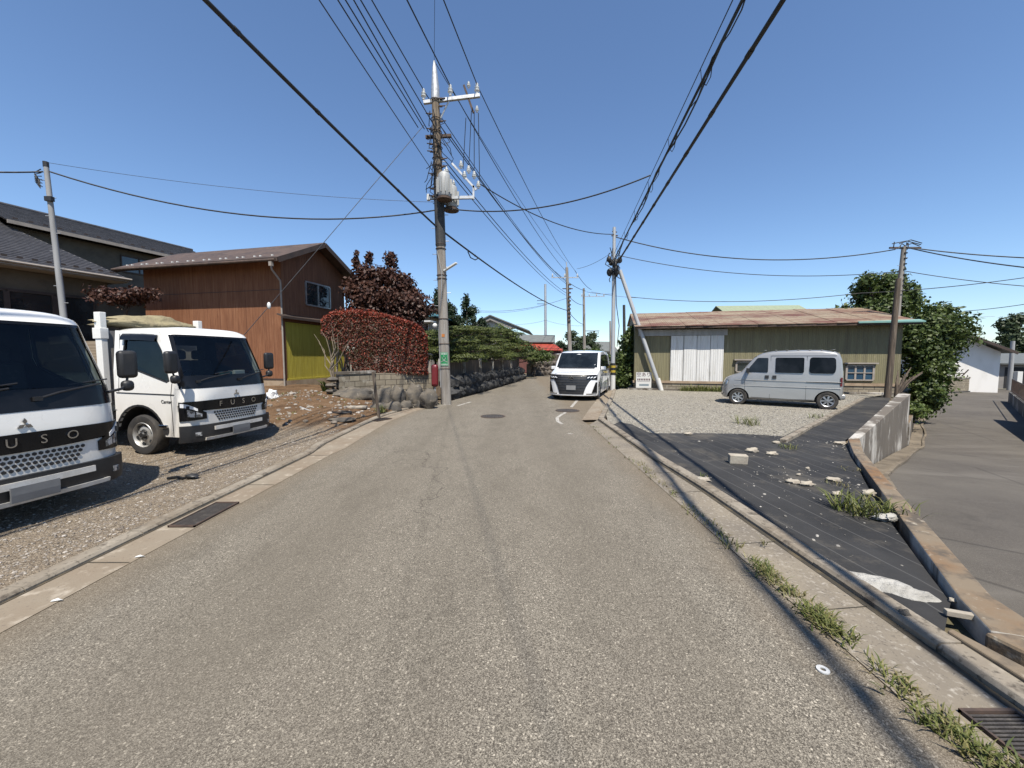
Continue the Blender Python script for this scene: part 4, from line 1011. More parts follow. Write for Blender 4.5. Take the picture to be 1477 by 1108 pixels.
# end block of the wall: a flat rusty nose and thin rusty strip by the kerb
mb=MB(); mb.prism([(2.70,2.12),(2.74,1.96),(2.95,1.86),(3.35,1.80),(3.35,2.02),(3.02,2.10)],-.30,.085)
tag(mb.build('wall_end_block',M['conctop'],bevel=.02),'rusty rounded concrete end block where the low retaining wall meets the street','concrete block')
mb=MB(); mb.prism([(2.515,2.14),(2.56,2.16),(2.66,1.66),(2.52,1.62)],-.05,.075); tag(mb.build('kerb_strip',M['conctop'],bevel=.01),'narrow rust-coloured concrete strip wedged against the kerb by the wall end','kerb')
# --- painted marks, manholes, drains
def paint(name,pts,w,m,z=.0045):
    mb=MB(); P=[Vector(p[:2]) for p in pts]; a=offs([tuple(p) for p in P],w/2); b=offs([tuple(p) for p in P],-w/2)
    n=len(P); mb.add([(p[0],p[1],z) for p in a]+[(p[0],p[1],z) for p in b],[(i,i+1,i+1+n,i+n) for i in range(n-1)]); return struct(name,mb,m,fix=True)
paint('painted_line',[G(*p) for p in ((833,577),(824,587.5))],.10,M['paint']); paint('painted_line',[G(*p) for p in ((816,595),(808,599.5),(803.5,603),(804.5,608),(811,612))],.085,M['paint'])
paint('painted_line',[G(*p) for p in ((660,585.5),(679,580))],.1,M['paint']); paint('painted_line',[G(*p) for p in ((630,584.8),(650,584.2))],.08,M['paint'])
paint('painted_line',[G(*p) for p in ((819,625.8),(826,626.2))],.05,M['paint'])
for c,r,l in ((G(711,600.8),.34,'round cast iron manhole cover in the middle of the street'),(G(818.5,592.5),.37,'round cast iron manhole cover crossing the painted white line by the kerb')):
    t=thing('manhole_cover',l,'manhole cover',(c.x,c.y,.0),0,'manhole covers in the street')
    mb=MB(); mb.lathe([(r,.004),(r,.012),(r*.88,.012),(r*.88,.006)],32,None,0,False); mb.build('frame',M['iron'],t)
    mb=MB(); mb.lathe([(r*.87,.004),(r*.87,.011)],32)
    for i in range(-5,6):
        for j in range(-5,6):
            x,y=i*r*.15,j*r*.15
            if math.hypot(x,y)<r*.78: mb.box((x,y,.012),(r*.09,r*.09,.004))
    mb.build('lid',M['castiron'],t)
def grate(name,label,c,w,l,rz,n):
    t=thing(name,label,'drain grate',(c[0],c[1],.006),rz)
    mb=MB(); mb.bb(-w/2,w/2,-l/2,l/2,.0,.003); mb.build('pit',pm('pit',(.006,.006,.006),1),t)
    mb=MB(); mb.bb(-w/2,w/2,-l/2,-l/2+.015,.0,.02); mb.bb(-w/2,w/2,l/2-.015,l/2,.0,.02); mb.bb(-w/2,-w/2+.012,-l/2,l/2,.0,.019); mb.bb(w/2-.012,w/2,-l/2,l/2,.0,.019); mb.build('frame',M['iron'],t)
    mb=MB()
    for i in range(n): 
        y=-l/2+.02+(l-.04)*(i+.5)/n; mb.bb(-w/2+.01,w/2-.01,y-.005,y+.005,.008,.012)
    mb.build('bars',M['castiron'],t)
c=G(293,743); grate('drain_grate','dark iron drain grate in the left gutter beside the nearest truck',(-3.2,c.y),.26,.62,0,30)
c=G(1466,1082); grate('drain_grate','iron drain grate at the foot of the right kerb in the bottom corner',(2.2,c.y+.02),.26,.30,0,14)
c=G(556,606); grate('drain_grate','small square drain grate in the left gutter beside the bare earth',(c.x-.12,c.y),.3,.5,R(-30),10)
# --- white washer, small litter
c=G(1187,967.5); mb=MB(); mb.lathe([(.030,.002),(.030,.009),(.013,.009),(.013,.002)],18,Matrix.Translation((c.x,c.y,0)),0,False); tag(mb.build('survey_disc',M['signwhite']),'small white ring-shaped survey disc set in the asphalt near the kerb','survey disc')
def rock(name,label,c,r,m,cat='stone',rz=0,jit=.4,group=None,shape=None,seg=14):
    mb=MB(); mb.ell((0,0,0),r,seg,max(6,seg*2//3),0,jit)
    seed=random.uniform(0,90); v=[]
    for p in mb.v:
        q=Vector(p); k=1+.18*noise.noise(q/max(r)*1.4+Vector((seed,0,0))); v.append(tuple(q*k))
    mb.v=v
    o=mb.build(name,m,None,55); o.location=c; o.rotation_euler=(0,0,rz); return tag(o,label,cat,group)
def on(px,py,z=.03): return G(px,py,z)
# concrete chunks on the sheet
c=on(1064,668); mb=MB(); mb.box((0,0,.075),(.25,.11,.14)); mb.v=[(x+.012*noise.noise(Vector((x*9,y*9,z*9))),y,z) for x,y,z in mb.v]; o=mb.build('concrete_brick',M['palestone'],None,bevel=.012,seg=3); o.location=(c.x,c.y,.02); o.rotation_euler=(R(4),0,R(-14)); tag(o,'upright pale concrete brick standing on the black sheet','brick')
chunks=[(1085,653,.11,.05,'rounded pale stone on the black sheet just behind the upright brick'),(1113,656.5,.1,.035,'flat grey stone on the black sheet right of the rounded pale stone'),(1145,697,.085,.03,'left one of two pale slab fragments lying side by side on the sheet'),(1164,700,.085,.032,'right one of two pale slab fragments lying side by side on the sheet'),(1203,694,.09,.03,'pale flat stone lying behind the dry grass tuft on the sheet'),(1207,714.5,.06,.028,'small white stone in front of the dry grass tuft on the sheet'),(1253,714,.085,.04,'pale stone against the low retaining wall behind the long grass'),(1120,640,.07,.03,'small grey stone at the end of the concrete edging strip'),(1212,640.5,.11,.03,'pale stone near the bend of the retaining wall'),(1152,686,.028,.018,'tiny white pebble behind the pair of slab fragments'),(1165,677,.03,.02,'tiny grey pebble between the upright brick and the wall bend'),(993,627,.09,.03,'pale stone on the near edge of the gravel lot'),(1015,693,.10,.025,'pale stone lying against the kerb at the edge of the sheet')]
for px,py,rx,rz_,l in chunks:
    c=on(px,py); rock('stone',l,(c.x,c.y,.03+rz_*.7),(rx,rx*.6,rz_),M['palestone'],'stone',random.uniform(-.5,.3),.5)
for k in range(150):
    pass
def a4():
    while True:
        y=random.uniform(2.6,7.4); x=random.uniform(2.6,6.6)
        if pip(x,y,sb) and (noise.noise(Vector((x*.7,y*.7,2)))>.05 or random.random()<.15): return x,y
stones('rubble_bits',260,a4,.006,.022,gst2,lambda x,y:.03)
c=on(1277,750); mb=MB(); mb.ell((0,0,.03),(.11,.06,.035),14,9,0,.7); mb.ell((.09,.03,.02),(.06,.05,.025),10,7,0,.6); o=mb.build('plastic_scrap',M['plaster'],None,70); o.location=(c.x,c.y,.03); tag(o,'crumpled white plastic scrap beside the long-bladed grass tuft','litter')
# spilled white plaster, flat crumpled
c=G(1273,845,.03); mb=MB()
NR,NA=9,36; V=[]
for i in range(NR+1):
    for j in range(NA):
        q=2*math.pi*j/NA; rr=(i/NR)*(1+.28*noise.noise(Vector((math.cos(q)*1.7,math.sin(q)*1.7,4)))+.1*noise.noise(Vector((math.cos(q)*5,math.sin(q)*5,9))))
        x=rr*.27*math.cos(q); y=rr*.14*math.sin(q); V.append((x,y,.035*(1-(i/NR)**2)+(.02*abs(noise.noise(Vector((x*14+y*6,y*30,2)))) if i<NR else -.02)))
mb.add(V,[(i*NA+j,(i+1)*NA+j,(i+1)*NA+(j+1)%NA,i*NA+(j+1)%NA) for i in range(NR) for j in range(NA)])
o=mb.build('plaster_patch',M['plaster'],None,50); o.location=(c.x,c.y,.03); o.rotation_euler=(0,0,R(-38)); tag(o,'flat white crumpled patch of spilled plaster on the near end of the black sheet','plaster')
c=G(1387,887,.06); mb=MB(); mb.beam((0,0,0),(.19,-.07,.0),.035,.035); o=mb.build('wooden_batten',M['palestone'],None,bevel=.004); o.location=(c.x-.07,c.y+.03,.06); tag(o,'short pale wooden batten across the tip of the black sheet','batten')
c=G(1376,866,.04); rock('pebble','small white pebble beside the low wall near the pale batten',(c.x,c.y,.04),(.028,.02,.014),M['palestone'],'stone')
c=G(1305,887,.05); rock('stone','little grey stone at the near corner of the black sheet by the kerb',(c.x,c.y,.06),(.03,.025,.025),M['rock'],'stone')
# left litter: black strap and white bits in the gutter
c=G(274,690,.05); mb=MB(); mb.tube([(0,0,.02),(.1,.03,.03),(.2,.0,.02),(.29,.05,.04),(.36,.02,.02)],.018,6); mb.ell((.30,.03,.04),(.08,.05,.03),10,6,0,.5); o=mb.build('rubber_strap',M['black'],None,60); o.location=(c.x-.3,c.y,.03); tag(o,'twisted black rubber strap lying on the gravel between the trucks','strap')
for px,py,l in ((194,804,'scrap of white paper lying in the left gutter'),(72,868,'long scrap of white paper in the left gutter nearest the viewer')):
    c=G(px,py,.01); mb=MB(); mb.add([(0,0,.004),(.06,.01,.010),(.07,.02,.004),(.02,.03,.012),(-.01,.02,.004)],[(0,1,2,3,4)]); o=mb.build('paper_scrap',M['signwhite']); o.location=(c.x,c.y,.005); tag(o,l,'litter')
# yard debris
def yc(px,py,z=.15):
    p=G(px,py,z)
    for _ in range(4): p=G(px,py,yard_h(p.x,p.y))
    return p
c=yc(392,578); mb=MB(); mb.ell((0,0,.16),(.17,.12,.17),16,12,0,.55); mb.ell((.1,.02,.1),(.1,.1,.1),12,8,0,.5); mb.ell((-.12,0,.08),(.1,.1,.08),12,8,0,.5); o=mb.build('plastic_bag',pm('plastic_bag',(.78,.78,.78),.35,mix=[((.5,.55,.62),9,.56,.6),((.55,.54,.5),5,.55,.7)],bump=[(16,1,.03)]),None,70); o.location=c; tag(o,'crumpled white plastic bag on the bare earth beside the second truck','bag')
c=yc(495,607); mb=MB(); mb.ell((0,0,0),(.34,.2,.05),18,8,0,.4); o=mb.build('flat_stone',M['rock'],None,55); o.location=c+Vector((0,0,.03)); tag(o,'large flat stone half sunk in the bare earth','stone')
c=yc(513,590); mb=MB(); mb.box((0,0,.05),(.62,.25,.07)); o=mb.build('stone_slab',M['palestone'],None,bevel=.02); o.location=c; o.rotation_euler=(0,0,R(8)); tag(o,'pale stone slab lying in front of the long boulder','slab')
c=yc(493,597); mb=MB(); mb.tube([(.24*math.cos(a),.15*math.sin(a),.04) for a in lin(0,6.283,20)],.028,6,0,False); o=mb.build('hose_loop',M['black'],None,60); o.location=c; tag(o,'dark loop of hose lying on the earth by the stone slab','hose')
c=yc(433,590); d=yc(468,603); mb=MB(); mb.tube([c+Vector((0,0,.05)),d+Vector((0,0,.04))],.02,7); tag(mb.build('pipe_length',M['lightgrey'],None,60),'thin grey pipe lying slantwise on the bare earth','pipe')
c=yc(547,601); top=A(538,536,c.y+.05); mb=MB(); mb.beam(c-Vector((0,0,.1)),top,.075,.05); tag(mb.build('wooden_stake',M['wood'],None,bevel=.006),'leaning wooden stake driven in beside the boulders','stake')
# boulders along the left edge, counted from the pole
bs=[(622,577,.30,.24,'grey boulder beside the red extinguisher post'),(600,575,.34,.32,'tall rounded boulder second from the extinguisher post'),(576,577,.30,.3,'dark pitted boulder third from the extinguisher post'),(556,578,.34,.28,'rounded boulder next to the long flat boulder'),(516,573,.75,.24,'long flat-topped boulder in front of the block wall'),(627,583.5,.2,.12,'small low stone in the front row nearest the extinguisher post'),(607,586,.26,.15,'low pale stone in the front row, second from the post'),(588,588,.24,.14,'low stone in the front row, third from the post'),(570,592,.28,.18,'pale squat stone in the front row behind the leaning stake'),(549,593,.3,.16,'low stone in the front row left of the leaning stake')]
for px,py,r,h_,l in bs:
    front=py>582; z=.10 if front else .32
    c=G(px,py+ (0 if front else 4),.05 if front else .2); c=c+Vector((-.10,.15,0))
    rock('boulder',l,(c.x,c.y,z if not front else .08),(r,r*.75,h_*1.25),M['rock'],'boulder',random.uniform(-.3,.5),.26,'boulders along the yard edge',seg=22)
# =============================================================== buildings
def window(parent, name, o, r, u, w, h, cols=2, rows=1, fr=.05, fm=None, gm=None, depth=.06, nrm=None):
    """framed window: o = lower-left corner, r/u unit vectors"""
    o=Vector(o); r=Vector(r).normalized(); u=Vector(u).normalized(); n=r.cross(u)
    m=MB()
    def bar(a,b,wd,off=0): m.beam(a+n*off,b+n*off,wd,wd) if 0 else m.beam(a+n*off,b+n*off,depth,wd)
    m.beam(o,o+r*w,depth,fr); m.beam(o+u*h,o+u*h+r*w,depth,fr)
    m.beam(o+u*(fr/2),o+u*(h-fr/2),fr,depth*.98); m.beam(o+r*w+u*(fr/2),o+r*w+u*(h-fr/2),fr,depth*.98)
    for i in range(1,cols): m.beam(o+r*(w*i/cols)+u*(fr/2),o+r*(w*i/cols)+u*(h-fr/2),fr*.8,depth*.9)
    for i in range(1,rows): m.beam(o+u*(h*i/rows)+r*(fr/2),o+u*(h*i/rows)+r*(w-fr/2),depth*.8,fr*.6)
    f=m.build(name,fm or M['alum'],parent)
    g=MB(); g.slab([o-n*.012,o+r*w-n*.012,o+r*w+u*h-n*.012,o+u*h-n*.012],.01); g.build('pane',gm or M['wglass'],f)
    return f
def gable_roof(parent, x0,x1,y0,y1,ze,zr,oe,og,th,mat,fm=None,yr=None,name='roof'):
    """ridge along x; eave height ze at the walls, overhangs oe (eaves) and og (gables)"""
    yr=(y0+y1)/2 if yr is None else yr
    s0=(zr-ze)/(yr-y0); s1=(zr-ze)/(y1-yr)
    m=MB()
    a=[(x0-og,y0-oe,ze-oe*s0),(x1+og,y0-oe,ze-oe*s0),(x1+og,yr,zr),(x0-og,yr,zr)]
    b=[(x0-og,yr,zr),(x1+og,yr,zr),(x1+og,y1+oe,ze-oe*s1),(x0-og,y1+oe,ze-oe*s1)]
    up=Vector((0,0,th))
    V=[Vector(p)+up for p in (a[0],a[1],a[2],a[3],b[2],b[3])]+[Vector(p) for p in (a[0],a[1],a[2],a[3],b[2],b[3])]
    m.add(V,[(0,1,2,3),(3,2,4,5),(6,9,8,7),(9,11,10,8),(0,6,7,1),(5,4,10,11),(1,7,8,2),(2,8,10,4),(3,9,6,0),(5,11,9,3)])
    return m.build(name,mat,parent)
# ---------------- brown boarded house
t=thing('brown_house','two storey brown boarded house with low brown gable roof and yellow lower side wall','house',(-9.36,16.0,.40),R(-13))
L,W,HE,HR=7.3,3.95,5.36,6.30
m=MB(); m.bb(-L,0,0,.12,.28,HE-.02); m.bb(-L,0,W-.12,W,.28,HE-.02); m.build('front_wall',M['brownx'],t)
m=MB(); gm=lambda x:[(x,.121,2.72),(x,W-.121,2.72),(x,W-.121,HE-.02),(x,W/2,HR-.05),(x,.121,HE-.02)]
m.slab(gm(-.06),.12); 
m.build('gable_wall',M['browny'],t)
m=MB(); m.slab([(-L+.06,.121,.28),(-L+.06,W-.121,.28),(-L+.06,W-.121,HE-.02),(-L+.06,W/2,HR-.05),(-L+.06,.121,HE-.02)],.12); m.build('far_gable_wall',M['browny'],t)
m=MB(); m.bb(-.10,-.02,.121,W-.121,.3,2.70); m.build('yellow_wall',M['yellow'],t)
m=MB(); m.bb(-L-.03,.03,-.03,W+.03,-.5,.27); m.build('foundation',M['base'],t)
m=MB(); m.bb(-L+.15,.015,-.012,.0,3.98,4.0); m.bb(-L,.012,-.014,-.001,.28,.36); m.build('board_joint',M['fascia'],t)
rf=gable_roof(t,-L,0,0,W,HE,HR,.72,.55,.07,M['roofbrown'])
m=MB(); s_=(HR-HE)/(W/2)
m.beam((-L-.56,-.735,HE-.72*s_-.02),(.56,-.735,HE-.72*s_-.02),.03,.16); m.beam((-L-.56,W+.735,HE-.72*s_-.02),(.56,W+.735,HE-.72*s_-.02),.03,.16)
for x in (.565,-L-.565): m.beam((x,-.72,HE-.72*s_-.04),(x,W/2,HR-.04),.03,.20); m.beam((x,W/2,HR-.04),(x,W+.72,HE-.72*s_-.04),.03,.20)
m.build('bargeboard',M['fascia'],rf)
m=MB(); m.tube([(-L-.55,-.80,HE-.72*s_-.02),(.5,-.80,HE-.72*s_-.06)],.055,8); m.build('gutter',M['roofbrown'],rf,60)
m=MB()
for i in range(19): m.box((-L-.2+i*.42+(i%2)*-.14,-.45,HE-.45*s_+.09),(.07,.06,.05))
m.build('snow_guard',M['signwhite'],rf)
m=MB(); m.tube([(.32,-.80,HE-.62),(.32,-.78,HE-.75),(.04,-.09,HE-1.05),(.03,-.07,HE-1.2),(.03,-.07,.0)],.035,8); m.box((.32,-.80,HE-.55),(.12,.12,.16)); m.build('downpipe',M['eave'],t,60)
m=MB(); m.tube([(.4,W+.78,HE-.6),(.05,W+.1,HE-.95),(.05,W+.07,2.8)],.03,7); m.build('downpipe',M['eave'],t,60)
window(t,'window',(.03,1.30,3.55),(0,1,0),(0,0,1),1.55,1.0,2,1,.06)
m=MB(); m.slab([(-.0,-.30,2.98),(.27,-.30,2.88),(.27,6.2,2.88),(-.0,6.2,2.98)],.05); lr=m.build('lean_to_roof',M['fascia'],t)
m=MB(); m.beam((.28,-.30,2.85),(.28,2.2,2.85),.03,.10); m.build('fascia',M['fascia'],lr); m=MB(); m.beam((.28,2.2,2.85),(.28,6.2,2.85),.03,.10); m.build('white_fascia',M['signwhite'],lr)
m=MB(); m.tube([(.2,6.0,2.85),(.2,6.0,-.4)],.05,7); m.build('post',M['wood'],t)
m=MB(); m.bb(-.02,.03,.12,2.9,.27,.34); m.build('yellow_sill',M['yellow'],t)
# ---------------- big tiled house (far left)
E_=Vector((-18.5,19.0)); aa=Vector((-.295,-.955)); nn=Vector((-.955,.295))
t=thing('tiled_house','large beige house with stepped dark grey tiled roofs behind the trucks','house',(E_.x,E_.y,0),math.atan2(aa.y,aa.x))
# local x along the eave towards the viewer, local -y is inward  (x=aa ; y = left of aa = (.955,-.295) -> outward)
def tiles(name,x0f,x1f,n0,n1,z0,z1,rows,parent):
    m=MB()
    for i in range(rows):
        t0=i/rows; t1=(i+1)/rows; na,nb=lerp(n0,n1,t0),lerp(n0,n1,t1); za,zb=lerp(z0,z1,t0),lerp(z0,z1,t1)
        xs0=lerp(x0f[0],x0f[1],t0); xs1=lerp(x1f[0],x1f[1],t0); xe0=lerp(x0f[0],x0f[1],t1); xe1=lerp(x1f[0],x1f[1],t1)
        m.add([(xs0,-na,za-.01),(xs1,-na,za-.01),(xs0,-na,za+.045),(xs1,-na,za+.045),(xe0,-nb,zb+.005),(xe1,-nb,zb+.005)],[(0,2,3,1),(2,4,5,3)])
        k=int(abs(xs1-xs0)/.3)
    m.add([(x0f[0],-n0,z0-.02),(x1f[0],-n0,z0-.02),(x1f[1],-n1,z1-.02),(x0f[1],-n1,z1-.02)],[(0,1,2,3)])
    return m.build(name,M['tile'],parent,fix=False)
r1=tiles('lower_roof',(0,2.0),(17,17),0,4.5,5.4,7.7,22,t)
m=MB(); m.add([(0,0,5.4),(2,-4.5,7.7),(-.0,-4.5,5.4)],[(0,2,1)]); m.slab([(0,0,5.41),(2,-4.5,7.71),(0,-5.2,5.41)],.03); m.build('hip',M['tile'],r1)
m=MB(); m.beam((-.05,.03,5.34),(17,.03,5.34),.05,.17); m.beam((-.03,.05,5.34),(-.03,-5.2,5.34),.05,.17); m.build('fascia',M['eave'],r1)
m=MB(); m.tube([(-.1,.1,5.36),(17,.1,5.36)],.05,7); m.build('gutter',M['eave'],r1,60)
m=MB(); m.bb(0,17,-1.0,-.02,5.22,5.27); m.bb(0,.02,-5.2,0,5.2,5.26); m.build('soffit',M['eave'],r1)
m=MB()
for x in lin(.4,16.6,40): m.box((x,-.35,5.4+.35*.511+.075),(.16,.03,.05))
m.build('snow_guard',M['fascia'],r1)
r3=tiles('main_roof',(2.0,2.0),(17,17),4.5,7.6,7.7,9.35,14,t)
r2=tiles('upper_roof',(-8,-8),(2.2,2.2),3.9,7.6,7.85,9.42,16,t)
m=MB(); m.slab([(-8,-7.6,9.38),(17,-7.6,9.38),(17,-11.4,7.85),(-8,-11.4,7.85)],.05); m.build('rear_slope',M['tile'],r2)
m=MB(); m.tube([(-8.1,-7.6,9.44),(17,-7.6,9.44)],.1,8); m.build('ridge_tile',M['tile'],r2,60)
m=MB(); m.beam((-8.05,-3.87,7.80),(2.2,-3.87,7.80),.05,.16); m.build('fascia',M['eave'],r2)
m=MB()
for x in lin(-7.6,1.8,20): m.box((x,-4.25,7.85+.35*.47+.07),(.16,.03,.05))
m.build('snow_guard',M['fascia'],r2)
m=MB(); m.bb(-7.4,16,-10.8,-4.52,5.0,7.75); m.add([(-7.4,-4.52,7.75),(-7.4,-10.8,7.75),(-7.4,-7.6,9.5)],[(0,1,2)]); m.build('upper_wall',M['stucco'],t)
m=MB(); m.bb(.35,16,-8,-.85,.2,5.21); m.build('wall',M['stucco'],t)
m=MB(); m.bb(-7.4,.34,-10.8,-5.3,.2,4.99); m.build('rear_wall',M['stucco'],t)
for i in range(11):
    window(t,'window',(.9+i*1.36+1.28,-.82,1.2),(-1,0,0),(0,0,1),1.28,3.15,1,1,.09,M['fascia'],M['wglass'],.08)
m=MB(); m.bb(.7,16,-.83,-.79,4.36,4.42); m.build('wall_band',M['fascia'],t)
window(t,'upper_window',(-2.2,-4.5,6.5),(-1,0,0),(0,0,1),1.7,.9,2,1,.07,M['fascia'])
m=MB(); m.box((.6,-4.46,7.1),(.14,.14,.16)); m.build('vent_hood',M['eave'],t,bevel=.03)
m=MB(); m.slab([(9.4,-1.55,6.2),(10.3,-1.55,6.2),(10.2,-2.3,6.75),(9.5,-2.3,6.75)],.06); m.build('skylight',M['alum'],r1)
# ---------------- long corrugated barn on the right
P0=G(914,562); P1=Vector((17.0,17.0,0)); ux=(P1-P0); LB=ux.length; rz=math.atan2(ux.y,ux.x)
t=thing('barn','long low olive corrugated barn with white doors and rusty roof behind the lot','barn',(P0.x,P0.y,0),rz)
ZE=3.22
def bx(px):  # local x along the front wall for an image column
    d=ray(px,520); c=Vector((math.cos(rz),math.sin(rz))); a=Vector((P0.x,P0.y))
    # a + c*s = d*k
    den=c.x*d.y-c.y*d.x; return (a.y*d.x-a.x*d.y)/den
x1,x2=bx(966.5),bx(1043); 
m=MB(); m.bb(0,x1-.01,0,.08,.48,ZE); m.bb(x2+.01,LB,0,.08,.48,ZE); m.bb(x1-.01,x2+.01,.06,.1,.48,ZE); m.bb(0,.08,.08,7,.48,ZE); m.build('front_wall',M['olive'],t)
m=MB(); m.slab([(LB-.04,.081,.48),(LB-.04,7,.48),(LB-.04,7,ZE),(LB-.04,3.7,ZE+.85),(LB-.04,.081,ZE)],.08); m.slab([(.04,.081,ZE),(.04,7,ZE),(.04,3.7,ZE+.85)],.08); m.bb(0,LB,6.92,7,.48,ZE); m.build('end_wall',M['olive'],t)
dw=(x2-x1)/4
for i in range(4):
    m=MB(); m.bb(x1+i*dw+.012,x1+(i+1)*dw-.012,-.07-(i%2)*.015,.02,.45+random.uniform(-.01,.02),2.68); m.build('door',M['whitecorr'],t)
m=MB(); m.bb(bx(920),bx(1047),-.11,-.0,2.69,2.98); m.build('door_rail',M['lightgrey'],t)
m=MB(); m.bb(-.05,LB+.05,-.10,.2,.36,.475); m.build('sill',M['base'],t)
m=MB(); m.bb(0,LB+.02,-.06,.14,-.1,.36); m.build('foundation',M['block'],t)
m=MB(); m.bb(-.3,LB+.1,-.34,-.07,-.1,.09); m.build('footing',M['conc'],t)
for pxa,pxb,za,zb,cols in ((1062,1085,.95,1.42,1),(1221,1260,.62,1.27,3)):
    a,b_=bx(pxa),bx(pxb); w=window(t,'window',(a,-.04,za),(1,0,0),(0,0,1),b_-a,zb-za,cols,2 if cols>1 else 1,.055,M['eave'],pm('blue_pane',(.03,.07,.12),.1,mix=[((.05,.11,.17),1,.4,.7)]) if cols>1 else M['wglass'],.08)
    m=MB(); m.bb(a-.12,b_+.12,-.16,-.02,zb+.07,zb+.13); m.build('window_hood',M['eave'],w)
# sloping roof sheets, overhanging in front
def bz(y): return ZE+.06+y*.25
rp=MB(); xs=lin(-.06,LB+.32,16)
for i in range(15):
    a,b_=xs[i]+.0,xs[i+1]+.03; o=.006*(i%2); dz=random.uniform(-.012,.012)
    rp.slab([(a,-.62-random.uniform(0,.04),bz(-.62)+o),(b_,-.62,bz(-.62)+o),(b_,3.7,bz(3.7)+o+dz),(a,3.7,bz(3.7)+o+dz)],.022)
roof=rp.build('roof',M['rustroof'],t)
rp=MB(); rp.slab([(-.06,3.7,bz(3.7)),(LB+.3,3.7,bz(3.7)),(LB+.3,7.5,bz(3.7)-.9),(-.06,7.5,bz(3.7)-.45)],.022); rp.build('rear_slope',M['rustroof'],roof)
m=MB(); m.bb(-.05,LB+.32,-.60,-.56,bz(-.6)-.11,bz(-.6)-.02); m.build('eave_board',M['iron'],roof)
m=MB(); m.slab([(LB-2.0,-.66,bz(-.66)+.04),(LB+.36,-.66,bz(-.66)+.04),(LB+.36,-.30,bz(-.3)+.04),(LB-2.0,-.6,bz(-.6)+.04)],.02); m.bb(LB-2.0,LB+.36,-.68,-.66,bz(-.66)-.015,bz(-.66)+.04); m.build('flashing',M['turq'],roof)
# green-roofed building behind the barn
t=thing('green_roofed_shed','building with a pale green metal roof showing above the barn','shed',(13.0,35,.3),R(-4))
m=MB(); m.bb(6.6,13.6,0,6,-1,4.6); m.build('wall',M['cream'],t)
gable_roof(t,6.6,13.6,0,6,4.75,6.15,.5,.3,.08,M['greenroof'])
# white gabled house at the end of the alley
O=A(1380,545,37); 
t=thing('white_house','white plastered gable-end house behind the block wall at the alley end','house',(39.6,37.5,-1.6),R(-24))
# gable faces the viewer: ridge runs along local y
m=MB(); WW=5.2
m.slab([(0,0,0),(WW,0,0),(WW,0,3.7),(WW*.44,0,5.35),(0,0,3.9)],.2); m.bb(0,.2,.1,9,0,3.8); m.bb(WW-.2,WW,.1,9,0,3.6); m.build('wall',M['whitewall'],t)
m=MB(); m.slab([(-.9,-1.0,3.62),(WW*.44,-1.0,5.5),(WW*.44,9,5.5),(-.9,9,3.62)],.12); m.slab([(WW*.44,-1.0,5.5),(WW+.6,-1.0,3.65),(WW+.6,9,3.65),(WW*.44,9,5.5)],.12); rf=m.build('roof',M['greyroof'],t)
m=MB(); m.beam((-.9,-1.03,3.55),(WW*.44,-1.03,5.42),.05,.22); m.beam((WW*.44,-1.03,5.42),(WW+.6,-1.03,3.57),.05,.22); m.build('bargeboard',M['fascia'],rf)
m=MB(); m.tube([(WW*.38+.3*math.cos(a),-.12,3.2+.2*math.sin(a)) for a in lin(0,6.283,17)],.025,6,0,False); m.build('wall_emblem',M['fascia'],t)
m=MB(); m.tube([(1.9,-.9,0),(1.9,-.9,2.0)],.04,6); m.beam((1.7,-.9,1.7),(2.5,-.9,1.75),.05,.08); m.beam((2.4,-.9,1.5),(2.8,-.9,2.1),.05,.08); m.build('bracket',M['fascia'],t)
m=MB(); m.tube([(WW*.44,1,5.5),(WW*.44,1,7.9)],.03,6); 
for z,l in ((7.0,1.6),(7.3,1.2)): m.beam((WW*.44-.4,1,z),(WW*.44+l*1.8,1,z),.03,.03)
m.build('aerial',M['steel'],t)
# block wall at the alley end
m=MB(); a=Vector((34.3,33.2)); b_=Vector((47.0,37.6)); d=(b_-a); ang=math.atan2(d.y,d.x)
t=thing('block_wall','pale concrete block wall across the end of the alley','wall',(a.x,a.y,-1.62),ang)
m=MB(); m.bb(-2,d.length,0,.2,.12,1.3); m.build('blocks',M['block'],t)
m=MB(); m.bb(-2.03,d.length+.03,-.04,.24,1.3,1.42); m.build('coping',M['conc'],t)
m=MB(); m.bb(-2.1,d.length,-.08,.28,-.3,.12); m.build('footing',M['rockdark'],t)
# dark garage further right
t=thing('garage','low dark-roofed garage at the far right behind the concrete post','garage',(50.5,40,-1.6),R(-24))
m=MB(); m.bb(-.5,9,0,6,0,2.5); m.build('wall',M['grey'],t)
m=MB(); m.slab([(-1,-.6,2.55),(9.5,-.6,2.55),(9.5,6,3.6),(-1,6,3.6)],.14); m.build('roof',M['greyroof'],t)
m=MB(); m.bb(.2,3.2,-.03,.0,0,2.2); m.build('door',M['dark'],t)
# fence and wall on the alley's right
fa=Vector((36.0,27.9)); fb=Vector((25.2,18.6))
t=thing('railing','thin metal railing on a low wall on the right of the alley','railing',(0,0,0))
m=MB(); m.beam((fa.x,fa.y,-1.25),(fb.x,fb.y,-1.25),.2,.8); m.build('low_wall',M['conc'],t)
m=MB()
for tt in lin(0,1,26):
    p=fa.lerp(fb,tt); m=MB(); m.tube([(p.x,p.y,-.85),(p.x,p.y,.05)],.018,5); m.build('bar',M['iron'],t)
for z in (-.75,.05):
    m=MB(); m.tube([(fa.x,fa.y,z),(fb.x,fb.y,z)],.025,6); m.build('rail',M['iron'],t)
